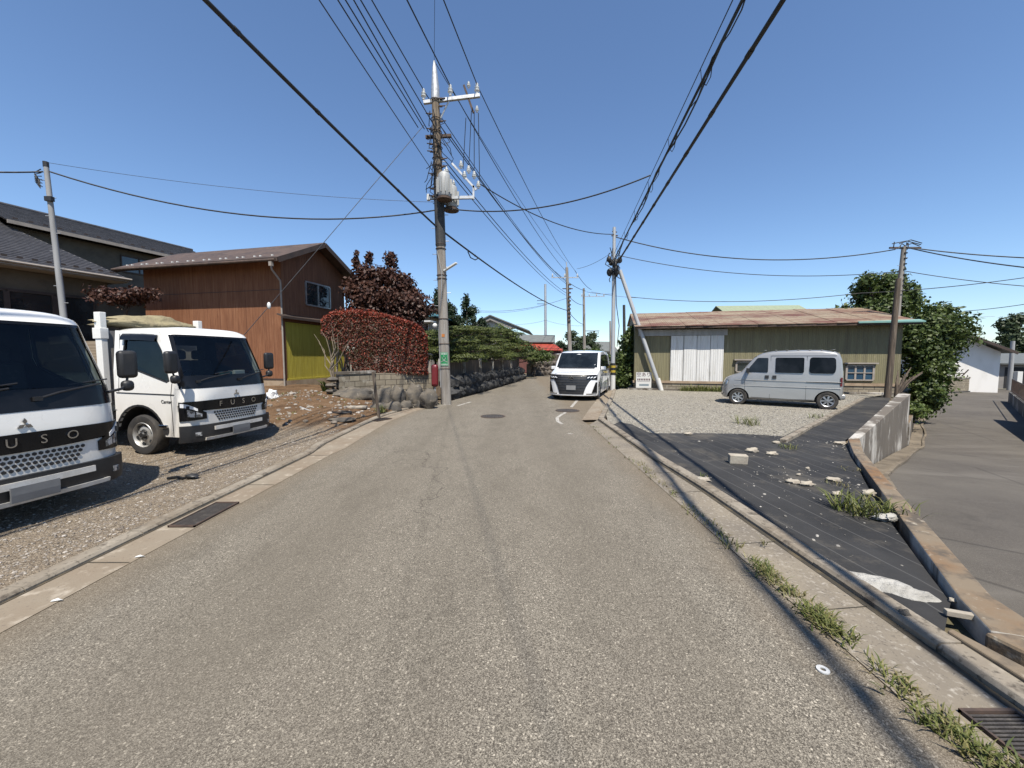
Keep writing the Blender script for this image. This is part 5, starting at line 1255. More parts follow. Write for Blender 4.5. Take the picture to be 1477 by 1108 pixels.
# neighbour's wall right of the alley (its shade lies across the alley)
t=thing('garden_wall','dark garden wall along the right side of the alley at the photo edge','wall',(0,0,0))
m=MB(); p=Vector((25.1,18.5)); q=Vector((15.4,9.3)); m.beam((p.x,p.y,-.55),(q.x,q.y,-.55),.25,2.2); m.build('wall_body',M['conc'],t)
m=MB(); m.beam((p.x,p.y,.6),(q.x,q.y,.6),.36,.1); m.build('coping',M['conctop'],t)
t=thing('neighbour_house','house wall just outside the right edge whose shade falls over the alley','house',(19.6,5.2,-1.5),R(43))
m=MB(); m.bb(0,7,-6,0,0,4.4); m.build('wall',M['cream'],t)
m=MB(); m.slab([(-.7,.75,4.4),(7.6,.75,4.4),(7.6,-3,6.1),(-.7,-3,6.1)],.15); m.slab([(-.7,-3,6.1),(7.6,-3,6.1),(7.6,-6.7,4.4),(-.7,-6.7,4.4)],.15); m.build('roof',M['greyroof'],t)
# ---------------- distance
def small_house(name,label,x,y,z,rz,w,d,he,hr,wm,rm,along='x',win=True):
    t=thing(name,label,'house',(x,y,z),rz)
    m=MB(); m.bb(-w/2,w/2,0,d,0,he)
    m.add([(-w/2,0,he),(-w/2,d,he),(-w/2,d/2,hr)],[(0,2,1)]); m.add([(w/2,0,he),(w/2,d,he),(w/2,d/2,hr)],[(0,1,2)])
    m.build('wall',wm,t)
    gable_roof(t,-w/2,w/2,0,d,he,hr,.5,.5,.14,rm)
    if win:
        for i in (-1,1): window(t,'window',(i*w*.25-.6,-.04,he*.45),(1,0,0),(0,0,1),1.2,1.1,2,1,.07)
    return t
# pale gable house in the middle distance: gable towards us
t=thing('gabled_house','pale house with a wide grey gable rising behind the clipped pines','house',(-2.6,52,1.35),R(-6))
m=MB(); m.slab([(-2.9,0,0),(2.4,0,0),(2.4,0,3.9),(-.2,0,5.3),(-2.9,0,3.9)],.2); m.bb(-2.9,-2.7,.1,9,0,3.9); m.bb(2.2,2.4,.1,9,0,3.9); m.build('wall',M['cream'],t)
m=MB(); m.slab([(-4.2,-.8,3.75),(-.2,-.8,5.75),(-.2,10,5.75),(-4.2,10,3.75)],.14); m.slab([(-.2,-.8,5.75),(4.9,-.8,3.7),(4.9,10,3.7),(-.2,10,5.75)],.14); rf=m.build('roof',M['greyroof'],t)
m=MB(); m.slab([(-3.4,-.6,4.05),(-.2,-.6,5.6),(3.8,-.6,4.05),(2.6,-.6,3.9),(-.2,-.6,5.15),(-2.9,-.6,3.9)],.05); m.build('bargeboard',M['grey'],rf)
# red-roofed shed
t=thing('red_roofed_shed','old shed with grey upper roof and red lower roof at the road bend','shed',(2.2,41.5,0),R(12))
m=MB(); m.bb(-1.7,3.4,0,5,0,2.6); m.bb(-1.7,3.0,2.2,5,2.6,3.4); m.build('wall',M['redwall'],t)
m=MB(); m.slab([(-3.2,1.6,3.25),(3.0,1.6,3.25),(3.6,3.4,4.15),(-3.0,3.4,4.15)],.12); m.slab([(-3.0,3.4,4.15),(3.6,3.4,4.15),(3.2,6,3.0),(-3.0,6,3.0)],.12); m.build('upper_roof',M['greyroof'],t)
m=MB(); m.slab([(-2.1,-.5,2.35),(3.2,-.5,2.35),(3.0,1.7,3.05),(-2.1,1.7,3.05)],.08); m.build('lower_roof',M['redroof'],t)
m=MB(); m.slab([(2.4,-1.0,1.85),(5.0,-1.0,1.75),(5.0,.6,2.15),(2.4,.6,2.15)],.06); m.build('awning',M['lightgrey'],t); m=MB(); m.bb(3.3,4.6,.1,.3,0,2.0); m.bb(3.4,4.9,.3,4,0,1.9); m.build('annex',M['redwall'],t)
# blue roofed house behind the maple
t=thing('teal_roofed_house','house with a teal metal roof and balcony partly hidden by the dark maple','house',(-8.6,34,.2),R(-14))
m=MB(); m.bb(-4,1.6,0,6,0,4.9); m.build('wall',M['eave'],t)
m=MB(); m.slab([(-5,-.8,4.85),(2.4,-.8,4.85),(-.3,3,5.75),(-5,3,5.75)],.1); m.slab([(2.4,-.8,4.85),(2.4,6.8,4.85),(-.3,3,5.75)],.1); m.slab([(-5,6.8,4.85),(2.4,6.8,4.85),(-.3,3,5.75),(-5,3,5.75)],.1); m.build('roof',M['blueroof'],t)
window(t,'window',(-.6,-.05,3.0),(1,0,0),(0,0,1),1.0,1.3,2,1,.08,M['signwhite']); window(t,'window',(.5,-.05,3.0),(1,0,0),(0,0,1),1.0,1.3,2,1,.08,M['signwhite'])
m=MB(); m.bb(-1.5,1.8,-1.0,-.9,2.6,3.4); m.bb(-1.5,1.8,-1.0,-.06,2.45,2.58); m.build('balcony',M['dark'],t)
m=MB(); m.bb(-2,2.2,-1.15,-.02,4.35,4.48); m.bb(.75,.87,-1.05,-.93,2.6,4.45); m.build('canopy',M['signwhite'],t)
for i,(px,py,Y,w,h,wm,rm,l) in enumerate(((860,500,85,9,5,M['cream'],M['greyroof'],'far grey-roofed house above the minivan roof'),(833,497,75,6,4,M['redwall'],M['greyroof'],'far brown house half hidden by hedges left of the minivan'),(1425,500,150,26,6,M['cream'],M['greyroof'],'far house below the dark wooded slope at the right'))):
    p=A(px,py,Y); small_house('distant_house',l,p.x,Y,-1 if i==2 else 0,R(10),w,7,h*.62,h,wm,rm,win=False)
# =============================================================== foliage
def leaf_mesh(name, P, size, mats, parent=None, up=0.0, aspect=.55, jit=.35, nrm=None, tilt=1.0, midx=None):
    """P: (n,3) leaf positions -> one folded 4-corner leaf each, turned at random"""
    n=len(P)
    d=RNG.normal(size=(n,3))
    if nrm is not None: d=d*tilt*.6+nrm
    d[:,2]+=up; d/=np.linalg.norm(d,axis=1)[:,None]+1e-9
    r=RNG.normal(size=(n,3)); a=np.cross(d,r); a/=np.linalg.norm(a,axis=1)[:,None]+1e-9; b=np.cross(d,a)
    s=size*(1+jit*RNG.uniform(-1,1,n))[:,None]; w=s*aspect
    V=np.empty((n,4,3)); V[:,0]=P-a*s*.5; V[:,1]=P+b*w*.5-d*s*.08; V[:,2]=P+a*s*.5; V[:,3]=P-b*w*.5-d*s*.08
    me=bpy.data.meshes.new(name); me.vertices.add(n*4); me.vertices.foreach_set('co',V.reshape(-1))
    me.loops.add(n*4); me.loops.foreach_set('vertex_index',np.arange(n*4,dtype=np.int32))
    me.polygons.add(n); me.polygons.foreach_set('loop_start',np.arange(0,n*4,4,dtype=np.int32)); me.polygons.foreach_set('loop_total',np.full(n,4,dtype=np.int32))
    ms=mats if isinstance(mats,(list,tuple)) else [mats]
    for m in ms: me.materials.append(m)
    if midx is not None: me.polygons.foreach_set('material_index',np.asarray(midx,dtype=np.int32))
    me.update(); me.validate()
    o=bpy.data.objects.new(name,me); COL.objects.link(o)
    if parent is not None: o.parent=parent
    return o
def blob_pts(c, r, n, shell=.55, clump=0):
    d=RNG.normal(size=(n,3)); d/=np.linalg.norm(d,axis=1)[:,None]
    k=(shell+(1-shell)*RNG.random(n))[:,None]
    if clump:
        kk=np.array([1+clump*noise.noise(Vector(q)*2.2+Vector(c)*1.7) for q in d])[:,None]; k=k*kk
    return np.array(c)+d*k*np.array(r), d
def tree(name,label,cat,base,blobs,leaf,lm,trunk_r=.12,bark='bark',group=None,density=1.0,aspect=.6,limbs=True,clump=.6,up=.25):
    """blobs: (x,y,z,rx,ry,rz,n) relative to the base"""
    t=thing(name,label,cat,base,0,group)
    m=MB(); top=max(blobs,key=lambda b:b[2])
    zc=min(b[2] for b in blobs)
    pts=[(0,0,-.3),(.04,.02,zc*.4),(top[0]*.15+.03,top[1]*.15,zc*.8),(top[0]*.5,top[1]*.5,lerp(zc,top[2],.5)),(top[0],top[1],top[2]+top[5]*.3)]
    m.tube(pts,[trunk_r*1.25,trunk_r,trunk_r*.85,trunk_r*.5,trunk_r*.12],8)
    for b in blobs:
        if limbs: 
            s=Vector(pts[2])*.9; e=Vector(b[:3]); m.tube([s,s.lerp(e,.5)+Vector((0,0,.1*trunk_r*5)),e],[trunk_r*.45,trunk_r*.3,trunk_r*.08],5)
    m.build('trunk',M[bark],t,60)
    PP=[];NN=[]
    for b in blobs:
        n=int(b[6]*density); p,d=blob_pts(b[:3],b[3:6],n,.3,clump); PP.append(p); NN.append(d)
    P=np.concatenate(PP); N=np.concatenate(NN)
    leaf_mesh('crown',P,leaf,M[lm],t,up,aspect,.4,N,1.3)
    return t
def auto_blobs(W,H,z0,k,n,seed,rmin=.25,rmax=.45,taper=.4,flat=.8):
    rr=random.Random(seed); out=[]
    for i in range(k):
        h=(i+.5)/k; a=rr.random()*6.28; wmax=W/2*(1-taper*abs(h-.4)*1.8); r=rr.uniform(rmin,rmax)*W*.5*(1.1-.4*h)
        q=max(0,wmax-r)*rr.uniform(.55,1); out.append((q*math.cos(a),q*math.sin(a),z0+H*h,r,r,r*flat,n))
    return out
# --- red photinia hedge behind the block wall
t=thing('photinia_hedge','clipped red-leaved hedge with bare pale stems at its left end, above the block wall','hedge',(0,0,0))
ha=Vector((-7.0,14.5)); hb=Vector((-3.45,15.75)); hd=(hb-ha).normalized(); hn=Vector((-hd.y,hd.x))
HT=lambda u: interp([(0,3.0),(.08,3.26),(.3,3.38),(.6,3.26),(.85,3.0),(.95,2.78),(1,2.45)],u)
HB=lambda u: interp([(0,2.45),(.1,2.2),(.2,1.75),(.28,1.15),(.42,1.0),(1,.95)],u)
pts=[];nr=[];mi=[]
n=38000
for i in range(n):
    u=RNG.random(); z0,z1=HB(u),HT(u); f=RNG.random(); w=.62
    wob=.16*noise.noise(Vector((u*7,f*3,1)))+.08*noise.noise(Vector((u*19,f*8,4)))
    if f<.50:  # face to street
        z=lerp(z0,z1,RNG.random()); v=-w-wob+abs(RNG.normal())*.14; q=(-hn.x,-hn.y,.4)
    elif f<.78: z=z1+wob-abs(RNG.normal())*.12; v=RNG.uniform(-w,w); q=(0,0,1)
    elif f<.9:  u=min(1,1-abs(RNG.normal())*.05+wob*.15); z1=HT(u); z=lerp(HB(u),z1,RNG.random()); v=RNG.uniform(-w,w); q=(hd.x,hd.y,.3)
    else: z=lerp(z0,z1,RNG.random()); v=RNG.uniform(-w,w); q=(0,0,1)
    if u<.25 and RNG.random()<.35: continue
    edge=min(z1-z,.5)
    p=ha+hd*(u*3.76)+hn*(v*(1-.35*max(0,(u-.8)/.2)**2))
    pts.append((p.x,p.y,z)); nr.append(q); mi.append(1 if (edge<.13 and RNG.random()<.6) or (u>.55 and RNG.random()<.55*(u-.45)) or (edge<.5 and RNG.random()<.22) or RNG.random()<.05 else 0)
leaf_mesh('foliage',np.array(pts),.07,[M['lred'],M['lredtip']],t,.2,.5,.4,np.array(nr),1.0,mi)
m=MB()
for i in range(11):
    u=.10+.08*i; b=ha+hd*(u*3.5); z0=.3
    for k in range(4):
        a=random.uniform(-.5,.5); c=Vector((b.x+hd.x*a+hn.x*random.uniform(-.4,.4),b.y+hd.y*a+hn.y*random.uniform(-.4,.4),random.uniform(2.4,3.1)))
        s=Vector((b.x,b.y,z0)); mid=s.lerp(c,.5)+Vector((random.uniform(-.15,.15),random.uniform(-.1,.1),-.05)); m.tube([s,s.lerp(mid,.6)+Vector((random.uniform(-.06,.06),0,.1)),mid,c],[.04,.035,.025,.006],5)
m.build('stems',M['barkpale'],t,60)
c=yc(479,570); m=MB(); s=c-Vector((0,0,.1))
m.tube([s,s+Vector((.05,.0,.5)),s+Vector((-.06,.05,1.0)),s+Vector((.1,.1,1.45)),s+Vector((-.05,.2,2.1))],[.045,.04,.035,.025,.01],7)
for a,b_ in ((.8,(-.5,.2,1.9)),(1.0,(.6,.2,2.0)),(1.2,(-.35,.1,2.3)),(1.3,(.45,.1,2.45)),(1.1,(-.7,.3,2.2)),(1.4,(.2,.1,2.6))): 
    p=s+Vector((0,.05,a)); e=s+Vector(b_); q1=p.lerp(e,.35)+Vector((random.uniform(-.1,.12),0,-.08)); q2=p.lerp(e,.7)+Vector((random.uniform(-.12,.1),0,.06)); m.tube([p,q1,q2,e],[.022,.016,.010,.004],5)
m.build('stem',M['barkpale'],t,60)
# block wall with coping that carries the hedge
t=thing('planter_wall','weathered tan block wall with coping under the red hedge','wall',(0,0,0))
a=yc(489,566); b_=Vector((-5.05,14.25)); 
m=MB(); d=Vector((b_.x-a.x,b_.y-a.y)); ang=math.atan2(d.y,d.x)
t.location=(a.x,a.y,0); t.rotation_euler=(0,0,ang)
m.bb(0,d.length,0,.16,.1,1.06); m.build('wall_face',M['block'],t)
m=MB(); m.bb(-.03,d.length+.03,-.03,.19,1.06,1.15); m.build('coping',M['conc'],t)
Li=t.matrix_world.inverted() if 0 else (Matrix.Translation(t.location)@Matrix.Rotation(ang,4,'Z')).inverted()
e=Li@Vector((-3.1,15.75,0)); m=MB(); m.beam((d.length-.08,.17,.55),(e.x,e.y,.52),.16,1.0); m.build('return_wall',M['block'],t)
m=MB()
for z in lin(.12,.9,5): m.ell((-.22+random.uniform(-.04,.04),.05,z),(.2,.16,.09),10,6,0,.3)
m.build('stacked_stones',M['rock'],t,50)
# dark maple behind
mb_=[(1.35,.1,2.9,1.0,.9,.55,1500),(.95,0,3.75,.75,.7,.5,900),(-1.3,.2,3.5,.75,.7,.7,900),(-1.1,.1,1.4,1.2,1.0,.8,1500),(-.4,.2,2.7,1.3,1.1,.9,2200),(.9,.2,2.5,1.3,1.1,.8,2000),(-.2,.1,3.9,.9,.8,.7,1200),(-1.0,0,2.1,1.25,1.1,.75,1900),(.6,0,1.9,1.5,1.1,.6,2100),(1.55,.2,2.5,.95,.9,.4,1100),(1.0,-.1,1.5,1.0,.9,.5,1100),(-.7,0,3.2,1.0,.9,.75,1500),(.55,0,3.1,1.15,1.0,.6,1600),(1.3,.1,3.4,.55,.5,.3,420),(-.75,0,4.25,.62,.6,.5,600),(.35,0,4.05,.65,.6,.6,700),(.45,0,4.85,.36,.35,.42,330),(-.55,0,4.95,.22,.2,.36,150),(-1.2,0,4.75,.2,.2,.34,120),(-1.15,0,5.15,.12,.12,.22,45),(.0,.0,1.0,1.7,1.1,.7,1700)]
tree('maple_tree','dark purple-leaved maple tree rising behind the red hedge','tree',(-6.15,18.6,1.35),mb_,.17,'lmaple',.16,'bark',None,1.0,.62,True,.3)
tree('maple_tree','dark purple-leaved maple branch mass at the left end of the brown house','tree',(-15.8,15.9,1.9),[(0,0,2.15,.95,.8,.35,900),(.7,.1,2.3,.7,.6,.3,600),(-.7,0,2.3,.6,.6,.28,500)],.15,'lmaple',.07,'bark')
# clipped pine row on top of the dark stone wall
WL=[tuple(G(652,576)[:2]),tuple(G(690,566.5)[:2]),tuple(G(726,556)[:2]),tuple(G(757,547)[:2])]
W2=resample(WL,9)
def pine(label,x,y,h,seed,n=7,w=1.25):
    rr=random.Random(seed); t=thing('clipped_pine',label,'pine tree',(x,y,0),rr.random()*6,'clipped pines along the stone wall')
    m=MB(); pads=[]
    tr=[Vector((0,0,-.1)),Vector((.12,.0,h*.3)),Vector((-.08,.06,h*.6)),Vector((.05,0,h*.95))]
    m.tube(tr,[.11,.09,.07,.03],7)
    for i in range(n):
        f=i/(n-1); z=lerp(1.5,h-.1,f)+rr.uniform(-.06,.06); q=w*(1-.4*f)*rr.uniform(.5,1.0); a=i*2.4+rr.random()
        if i==n-1: q=0
        c=Vector((q*math.cos(a),q*math.sin(a),z)); r=rr.uniform(.5,.85)*(1-.25*f); pads.append((c,r))
        m.tube([Vector((0,0,z-.25)),Vector((c.x*.5,c.y*.5,z-.22)),c-Vector((0,0,.1))],[.045,.035,.02],5)
    m.build('trunk',M['bark'],t,60)
    for c,r in pads:
        k=int(1900*r); d=RNG.normal(size=(k,3)); d[:,2]=np.abs(d[:,2])*.9-.25; d/=np.linalg.norm(d,axis=1)[:,None]
        s=.8+.2*RNG.random(k); wob=np.array([1+.3*noise.noise(Vector(q)*2.4+c*2) for q in d])
        P=np.array(c)+d*(s*wob)[:,None]*np.array((r*1.25,r*1.25,r*.25))
        leaf_mesh('foliage_pad',P,.085,M['lpine'],t,.9,.35,.4,d,.8)
    return t
names=['nearest the concrete utility pole','second from the concrete utility pole','third from the concrete utility pole','fourth from the concrete utility pole','fifth from the concrete utility pole','sixth from the concrete utility pole','last before the gap in the stone wall']
for i,nm in enumerate(names):
    p=Vector(W2[1]).lerp(Vector(W2[8]),i/6); s=offs(W2,-1.25)[min(8,i+1)]
    x=p.x-.72-.1*(i%2); y=p.y+.35
    pine('clipped layered pine, '+nm,x,y,[3.0,3.2,3.3,3.35,3.45,3.35,3.0][i],40+i,11,[1.35,1.3,1.45,1.4,1.6,1.6,1.4][i])
pine('clipped layered pine between the red hedge and the utility pole',-3.1,16.9,2.75,77,8,1.2)
# round shrubs peeping between the pines
tree('round_shrub','bright round clipped shrub on top of the pine row','shrub',(-.6,26.5,1.0),[(0,0,2.2,1.1,1.0,.7,1500),(.6,0,1.9,.8,.8,.6,900)],.12,'lbright',.06)
tree('round_shrub','yellowish green shrub beside the pole above the red hedge','shrub',(-3.5,17.6,.4),[(0,0,1.9,.55,.5,.55,700)],.1,'lbright',.05)
tree('garden_tree','round green garden tree in front of the red-roofed shed','tree',(1.9,33.0,0),[(0,0,1.8,1.2,1.0,.8,1500),(.9,0,1.7,.9,.8,.6,900),(-.6,0,2.3,.9,.8,.6,800)],.15,'lgreen',.08)
# dark stone wall below the pines (each stone its own part)
def stone_wall(name,label,L,h,rows,nst,mat,zb=.0,backoff=.42,seed=1,upper=None):
    rr=random.Random(seed); t=thing(name,label,'wall',(L[0][0],L[0][1],zb))
    o0=Vector((L[0][0],L[0][1],0))
    protos=[]
    for k in range(5):
        q=MB(); q.ell((0,0,0),(1,.75,1),12,8,0,.42); sd=k*7.7
        q.v=[tuple(Vector(v)*(1+.2*noise.noise(Vector(v)*1.6+Vector((sd,0,0))))) for v in q.v]
        me=q.mesh('stone'); me.materials.append(mat); me.shade_smooth(); me.set_sharp_from_angle(angle=R(50)); protos.append(me)
    for r in range(rows):
        P=resample(L,nst)
        for i in range(nst-1):
            a=Vector(P[i]).lerp(Vector(P[i+1]),.5+.3*(r%2)+rr.uniform(-.12,.12)); b=Vector(P[i+1])-Vector(P[i]); ln=b.length
            o=bpy.data.objects.new('stone',rr.choice(protos)); COL.objects.link(o); o.parent=t
            nr=Vector((-b.y,b.x)).normalized()
            p=a+nr*(.12+.10*r); o.location=(p.x-o0.x,p.y-o0.y,h/rows*(r+.45)); o.rotation_euler=(rr.uniform(-.2,.2),rr.uniform(-.3,.3),math.atan2(b.y,b.x)+rr.choice((0,math.pi)))
            k=rr.uniform(.82,1.15); o.scale=(ln*.60*k,.36*k,h/rows*.64*k)
    m=MB(); 
    P=offs(L,-backoff)
    for a,b in zip(P,P[1:]): m.beam((a[0]-o0.x,a[1]-o0.y,h*.42),(b[0]-o0.x,b[1]-o0.y,h*.42),.5,h*.84)
    m.build('earth_fill',M['soil'],t)
    if upper:
        m=MB(); P=offs(L,-backoff-.12)
        for a,b in zip(P,P[1:]): m.beam((a[0]-o0.x,a[1]-o0.y,h+upper/2-.1),(b[0]-o0.x,b[1]-o0.y,h+upper/2-.1),.12,upper)
        m.build('panel_fence',M['wood'],t)
        for i,(a) in enumerate(resample(P,8)):
            m=MB(); m.beam((a[0]-o0.x+.07,a[1]-o0.y-.05,h-.15),(a[0]-o0.x+.07,a[1]-o0.y-.05,h+upper-.02),.12,.14); m.build('fence_post',M['conc'],t)
    return t
stone_wall('stone_wall','dark field-stone wall carrying the clipped pines along the street',WL+[tuple(Vector(WL[-1])+Vector((-1.2,2.2)))],.85,2,27,M['rockdark'],0,.42,3,.75)
p=G(769,542.5); q=G(803,540.5)
stone_wall('stone_wall','brown field-stone wall with a pale block fence at the road bend',[(p.x,p.y),(lerp(p.x,q.x,.5),lerp(p.y,q.y,.5)),(q.x+1.5,q.y+2.0)],1.25,3,12,pm('brown_stone',(.15,.125,.10),.92,mix=[((.06,.05,.045),1.6,.42,.62,6),((.26,.23,.19),3,.58,.74,6)]),0,.5,9,.75)
# conifers behind
def conifer(label,x,y,h,w,seed,z=0,n=8500):
    rr=random.Random(seed); t=thing('conifer_tree',label,'tree',(x,y,z),0,'dark trees behind the pines')
    m=MB(); m.tube([(0,0,-.2),(0,0,h*.5),(0,0,h*.97)],[.22,.14,.02],7); m.build('trunk',M['bark'],t,60)
    bl=[]
    for i in range(26):
        f=i/25; a=rr.random()*6.28; r=w/2*(1-f*.72)*rr.uniform(.5,1.15); bl.append((r*.7*math.cos(a),r*.7*math.sin(a),h*(.2+.76*f)+rr.uniform(-.2,.2),max(.3,r*.7),max(.3,r*.7),h*.085))
    PP=[];NN=[]
    for b in bl: p,d=blob_pts(b[:3],b[3:6],n//26,.2,.6); PP.append(p); NN.append(d)
    leaf_mesh('crown',np.concatenate(PP),.22,M['ldark'],t,.1,.5,.4,np.concatenate(NN),1.3); return t
for x,y,h,w,l in ((-5.9,37,6.6,5.4,'dark conifer half hidden by the utility pole'),(-4.3,37.5,7.2,4.6,'pointed dark conifer just right of the utility pole'),(-2.9,40,5.6,4.2,'lower dark conifer left of the grey gable'),(-2.9,46,4.2,3.0,'low dark conifer at the foot of the grey gable'),(-7.3,39,8.2,2.6,'dark conifer with thin top left of the utility pole')):
    conifer(l,x,y,h,w,int(h*10))
tree('treetop','treetop peeping over the tiled roof ridge','tree',(-27.5,38,3.6),[(0,0,7.0,1.7,1.5,.9,900),(1.3,0,6.6,1.3,1.2,.7,600)],.3,'ldist',.2)
# shrub by the white pole
tree('leafy_shrub','tall leafy evergreen shrub between the white pole and the barn','shrub',(6.0,20.6,0),[(0,0,.7,.75,.7,.7,1500),(.1,0,1.5,.7,.65,.65,1500),(.15,.1,2.3,.55,.5,.55,1100),(.25,.1,2.9,.3,.3,.4,420),(-.3,-.2,.4,.5,.5,.4,700),(.5,.5,3.1,.16,.16,.3,120)],.15,'lgreen',.06)
# trees at the right
tb=auto_blobs(4.8,3.0,2.9,17,1500,5,.36,.55)+[(-.7,0,6.0,.55,.5,.45,420),(-1.9,0,4.3,.6,.5,.4,500)]
tree('broadleaf_tree','large dense green tree behind the right end of the barn','tree',(19.5,20.8,-.3),tb,.19,'lgreen',.22,'bark')
tb=[(0,0,3.2,1.9,1.7,1.1,3000),(1.3,.6,3.4,1.6,1.5,.95,2400),(2.3,1.2,2.7,1.3,1.2,.9,1700),(-.9,-.5,2.3,1.2,1.1,1.0,1700),(-.6,-.7,1.1,1.25,1.1,.95,1900),(.3,-.1,1.5,1.1,1.0,.9,1500),(1.2,.4,2.1,.9,.8,.7,900),(-.9,-1.1,.15,.95,.8,.75,1300),(-.3,-.7,-.35,.7,.7,.6,800),(.6,.3,4.1,1.0,.9,.5,900)]
tree('broadleaf_tree','broad glossy green tree overhanging the alley wall','tree',(20.0,18.8,-.2),[(b[0]*.88,b[1]*.88,b[2]*.95+.1,b[3]*.88,b[4]*.88,b[5]*.85,int(b[6]*1.3)) for b in tb],.17,'lgreen',.18,'bark')
tree('weedy_bush','low bright bush spilling over the lower alley wall','bush',(16.4,15.7,-.75),[(0,0,.25,.6,.5,.4,600),(.7,.6,.1,.5,.5,.35,450)],.13,'lbright',.03)
# wooded slope far right, hedges and trees in the far centre
i=0
for x,y,h,w,l in ((118,92,13,12,'left hump of the dark wooded slope at the right edge'),(131,96,12,14,'middle hump of the dark wooded slope at the right edge'),(146,98,11,16,'right hump of the dark wooded slope at the right edge')):
    tree('wooded_clump',l,'trees',(x,y,-2),auto_blobs(w,h,0,12,420,60+i,.3,.5),.8,'ldist',.4,group='dark wooded slope at the right'); i+=1
far_t=[(812,508,52,4.2,3.5,'ldark','dark bushy tree behind the first far pole'),(836,500,62,5,4.6,'ldist','far bushy tree between the two far poles'),(852,496,80,6.5,6.6,'ldist','round far tree just right of the second far pole'),(828,493,95,8,8,'ldist','broad far tree behind the second far pole'),(858,508,48,4,2.6,'lgreen','green hedge above the minivan roof'),(870,510,44,3,2.2,'lgreen','green hedge between the minivan and the white pole'),(876,498,90,7,4.5,'ldist','far low trees left of the white pole'),(842,507,42,2.6,2.4,'lgreen','green bush behind the minivan windscreen')]
for k,(px,py,Y,w,h,lm,l) in enumerate(far_t):
    p=A(px,py,Y); tree('far_tree',l,'tree',(p.x,Y,0),auto_blobs(w,h*.85,h*.1,9,420,100+k,.35,.55),.12+Y*.004,lm,.15,group='trees along the far street')
# far wood along the horizon
PP=[]
for i in range(150):
    x=random.uniform(-150,260); y=random.uniform(170,230); h=random.uniform(3,6.5); p,d=blob_pts((x,y,h*.4),(7,5,h*.75),130,.6,.3); PP.append(p)
o=leaf_mesh('distant_wood',np.concatenate(PP),2.0,M['ldist'],None,.3,.7); tag(o,kind='stuff')
# behind-house greenery seen through the windscreens and between houses
tree('garden_shrub','dark garden shrub beside the tiled house windows','shrub',(-14.6,12.6,.5),[(0,0,.9,.9,.8,.7,900),(1.2,.2,.7,.8,.7,.6,700)],.14,'lgreen',.06)
# --- weeds
def blades(mb, c, n, r, h, lean=.5, w=.008, dirv=None):
    for i in range(n):
        a=random.random()*6.28; q=r*math.sqrt(random.random()); x,y=c[0]+q*math.cos(a),c[1]+q*math.sin(a); z=c[2]
        b=random.random()*6.28; l=h*random.uniform(.5,1.15); dx,dy=math.cos(b)*lean*l*random.uniform(.3,1.2),math.sin(b)*lean*l*random.uniform(.3,1.2)
        ww=w*random.uniform(.7,1.3); px,py=-math.sin(b)*ww,math.cos(b)*ww
        mb.add([(x-px,y-py,z),(x+px,y+py,z),(x+dx*.45+px*.8,y+dy*.45+py*.8,z+l*.62),(x+dx*.45-px*.8,y+dy*.45-py*.8,z+l*.62),(x+dx,y+dy,z+l*.8)],[(0,1,2,3),(3,2,4)])
m=MB(); 
for i in range(150):
    y=random.uniform(.9,9.3); dens=noise.noise(Vector((y*1.3,3,7)))
    if y>3.6 and random.random()<.72: continue
    if dens<-.15 and random.random()<.8: continue
    blades(m,(1.9+random.uniform(-.04,.07),y,.0),random.randint(3,9) if y<3.4 else 4,.06,.075 if y<3.4 else .05,1.0,.0045)
for y0,y1,q in ((2.62,3.05,20),(2.12,2.42,34),(1.30,1.66,34)):
    for i in range(q): blades(m,(1.93+random.gauss(.01,.04),random.uniform(y0,y1),.0),8,.045,.07,1.3,.0038)
tag(m.build('kerb_grass',M['grass']),kind='stuff')
m=MB()
for i in range(170):
    y=random.choice((random.uniform(2.3,3.0),random.uniform(1.0,2.0),random.uniform(3.2,6))); blades(m,(1.93+random.uniform(-.05,.08),y,.0),5,.05,.05,1.6,.004)
tag(m.build('dry_grass',M['dry']),kind='stuff')
for px,py,n,r,h,l,mt,w in ((1238,739,130,.20,.22,'long-bladed grass tuft growing through the black sheet by the low wall','grass',.011),(1290,745,34,.16,.2,'sparse grass tuft hanging at the low wall behind the long-bladed tuft','grass',.009),(1136,648,46,.13,.12,'small green weed tuft at the end of the concrete edging','grass',.008),(1078,612,90,.24,.24,'green weed tuft in the middle of the gravel lot','grass',.009),(1180,604,40,.22,.16,'yellowish weed tuft beside the concrete edging and the silver van','grass',.009),(1206,701,34,.12,.07,'dry grass tuft on the black sheet','dry',.007),(1222,678,26,.14,.05,'second dry grass patch nearer the wall bend','dry',.007),(873,594,20,.09,.1,'small weed at the corner of the kerb and concrete apron','grass',.008),(1015,691,20,.06,.09,'thin weed growing in the kerb joint beside the sheet','grass',.006),(1100,786,12,.03,.07,'single weed stalk in the walkway joint','dry',.005)):
    c=G(px,py,.02); m=MB(); blades(m,(0,0,0),n,r*1.15,h*1.05,1.15,w*.6); o=m.build('weed_tuft',M[mt]); o.location=(c.x,c.y,.02); tag(o,l,'weed')
m=MB()
for i in range(260):
    x=random.uniform(8.2,11.2); fr=(x-P0.x)/ (P1.x-P0.x); y=lerp(P0.y,P1.y,fr)-.35-random.random()*.25; blades(m,(x,y,.0),7,.12,random.uniform(.15,.42),.5,.010)
tag(m.build('grass_verge',M['grass']),kind='stuff')
m=MB()
for i in range(46):
    x,y=a2(); blades(m,(x,y,yard_h(x,y)-.01),7,.06,.10,.9,.007)
tag(m.build('yard_weeds',M['grass']),kind='stuff')
c=yc(470,566); m=MB(); blades(m,(0,0,0),26,.08,.5,.7,.03); o=m.build('broad_weed',M['lbright']); o.location=c; tag(o,'leafy green weed by the yellow wall','weed')
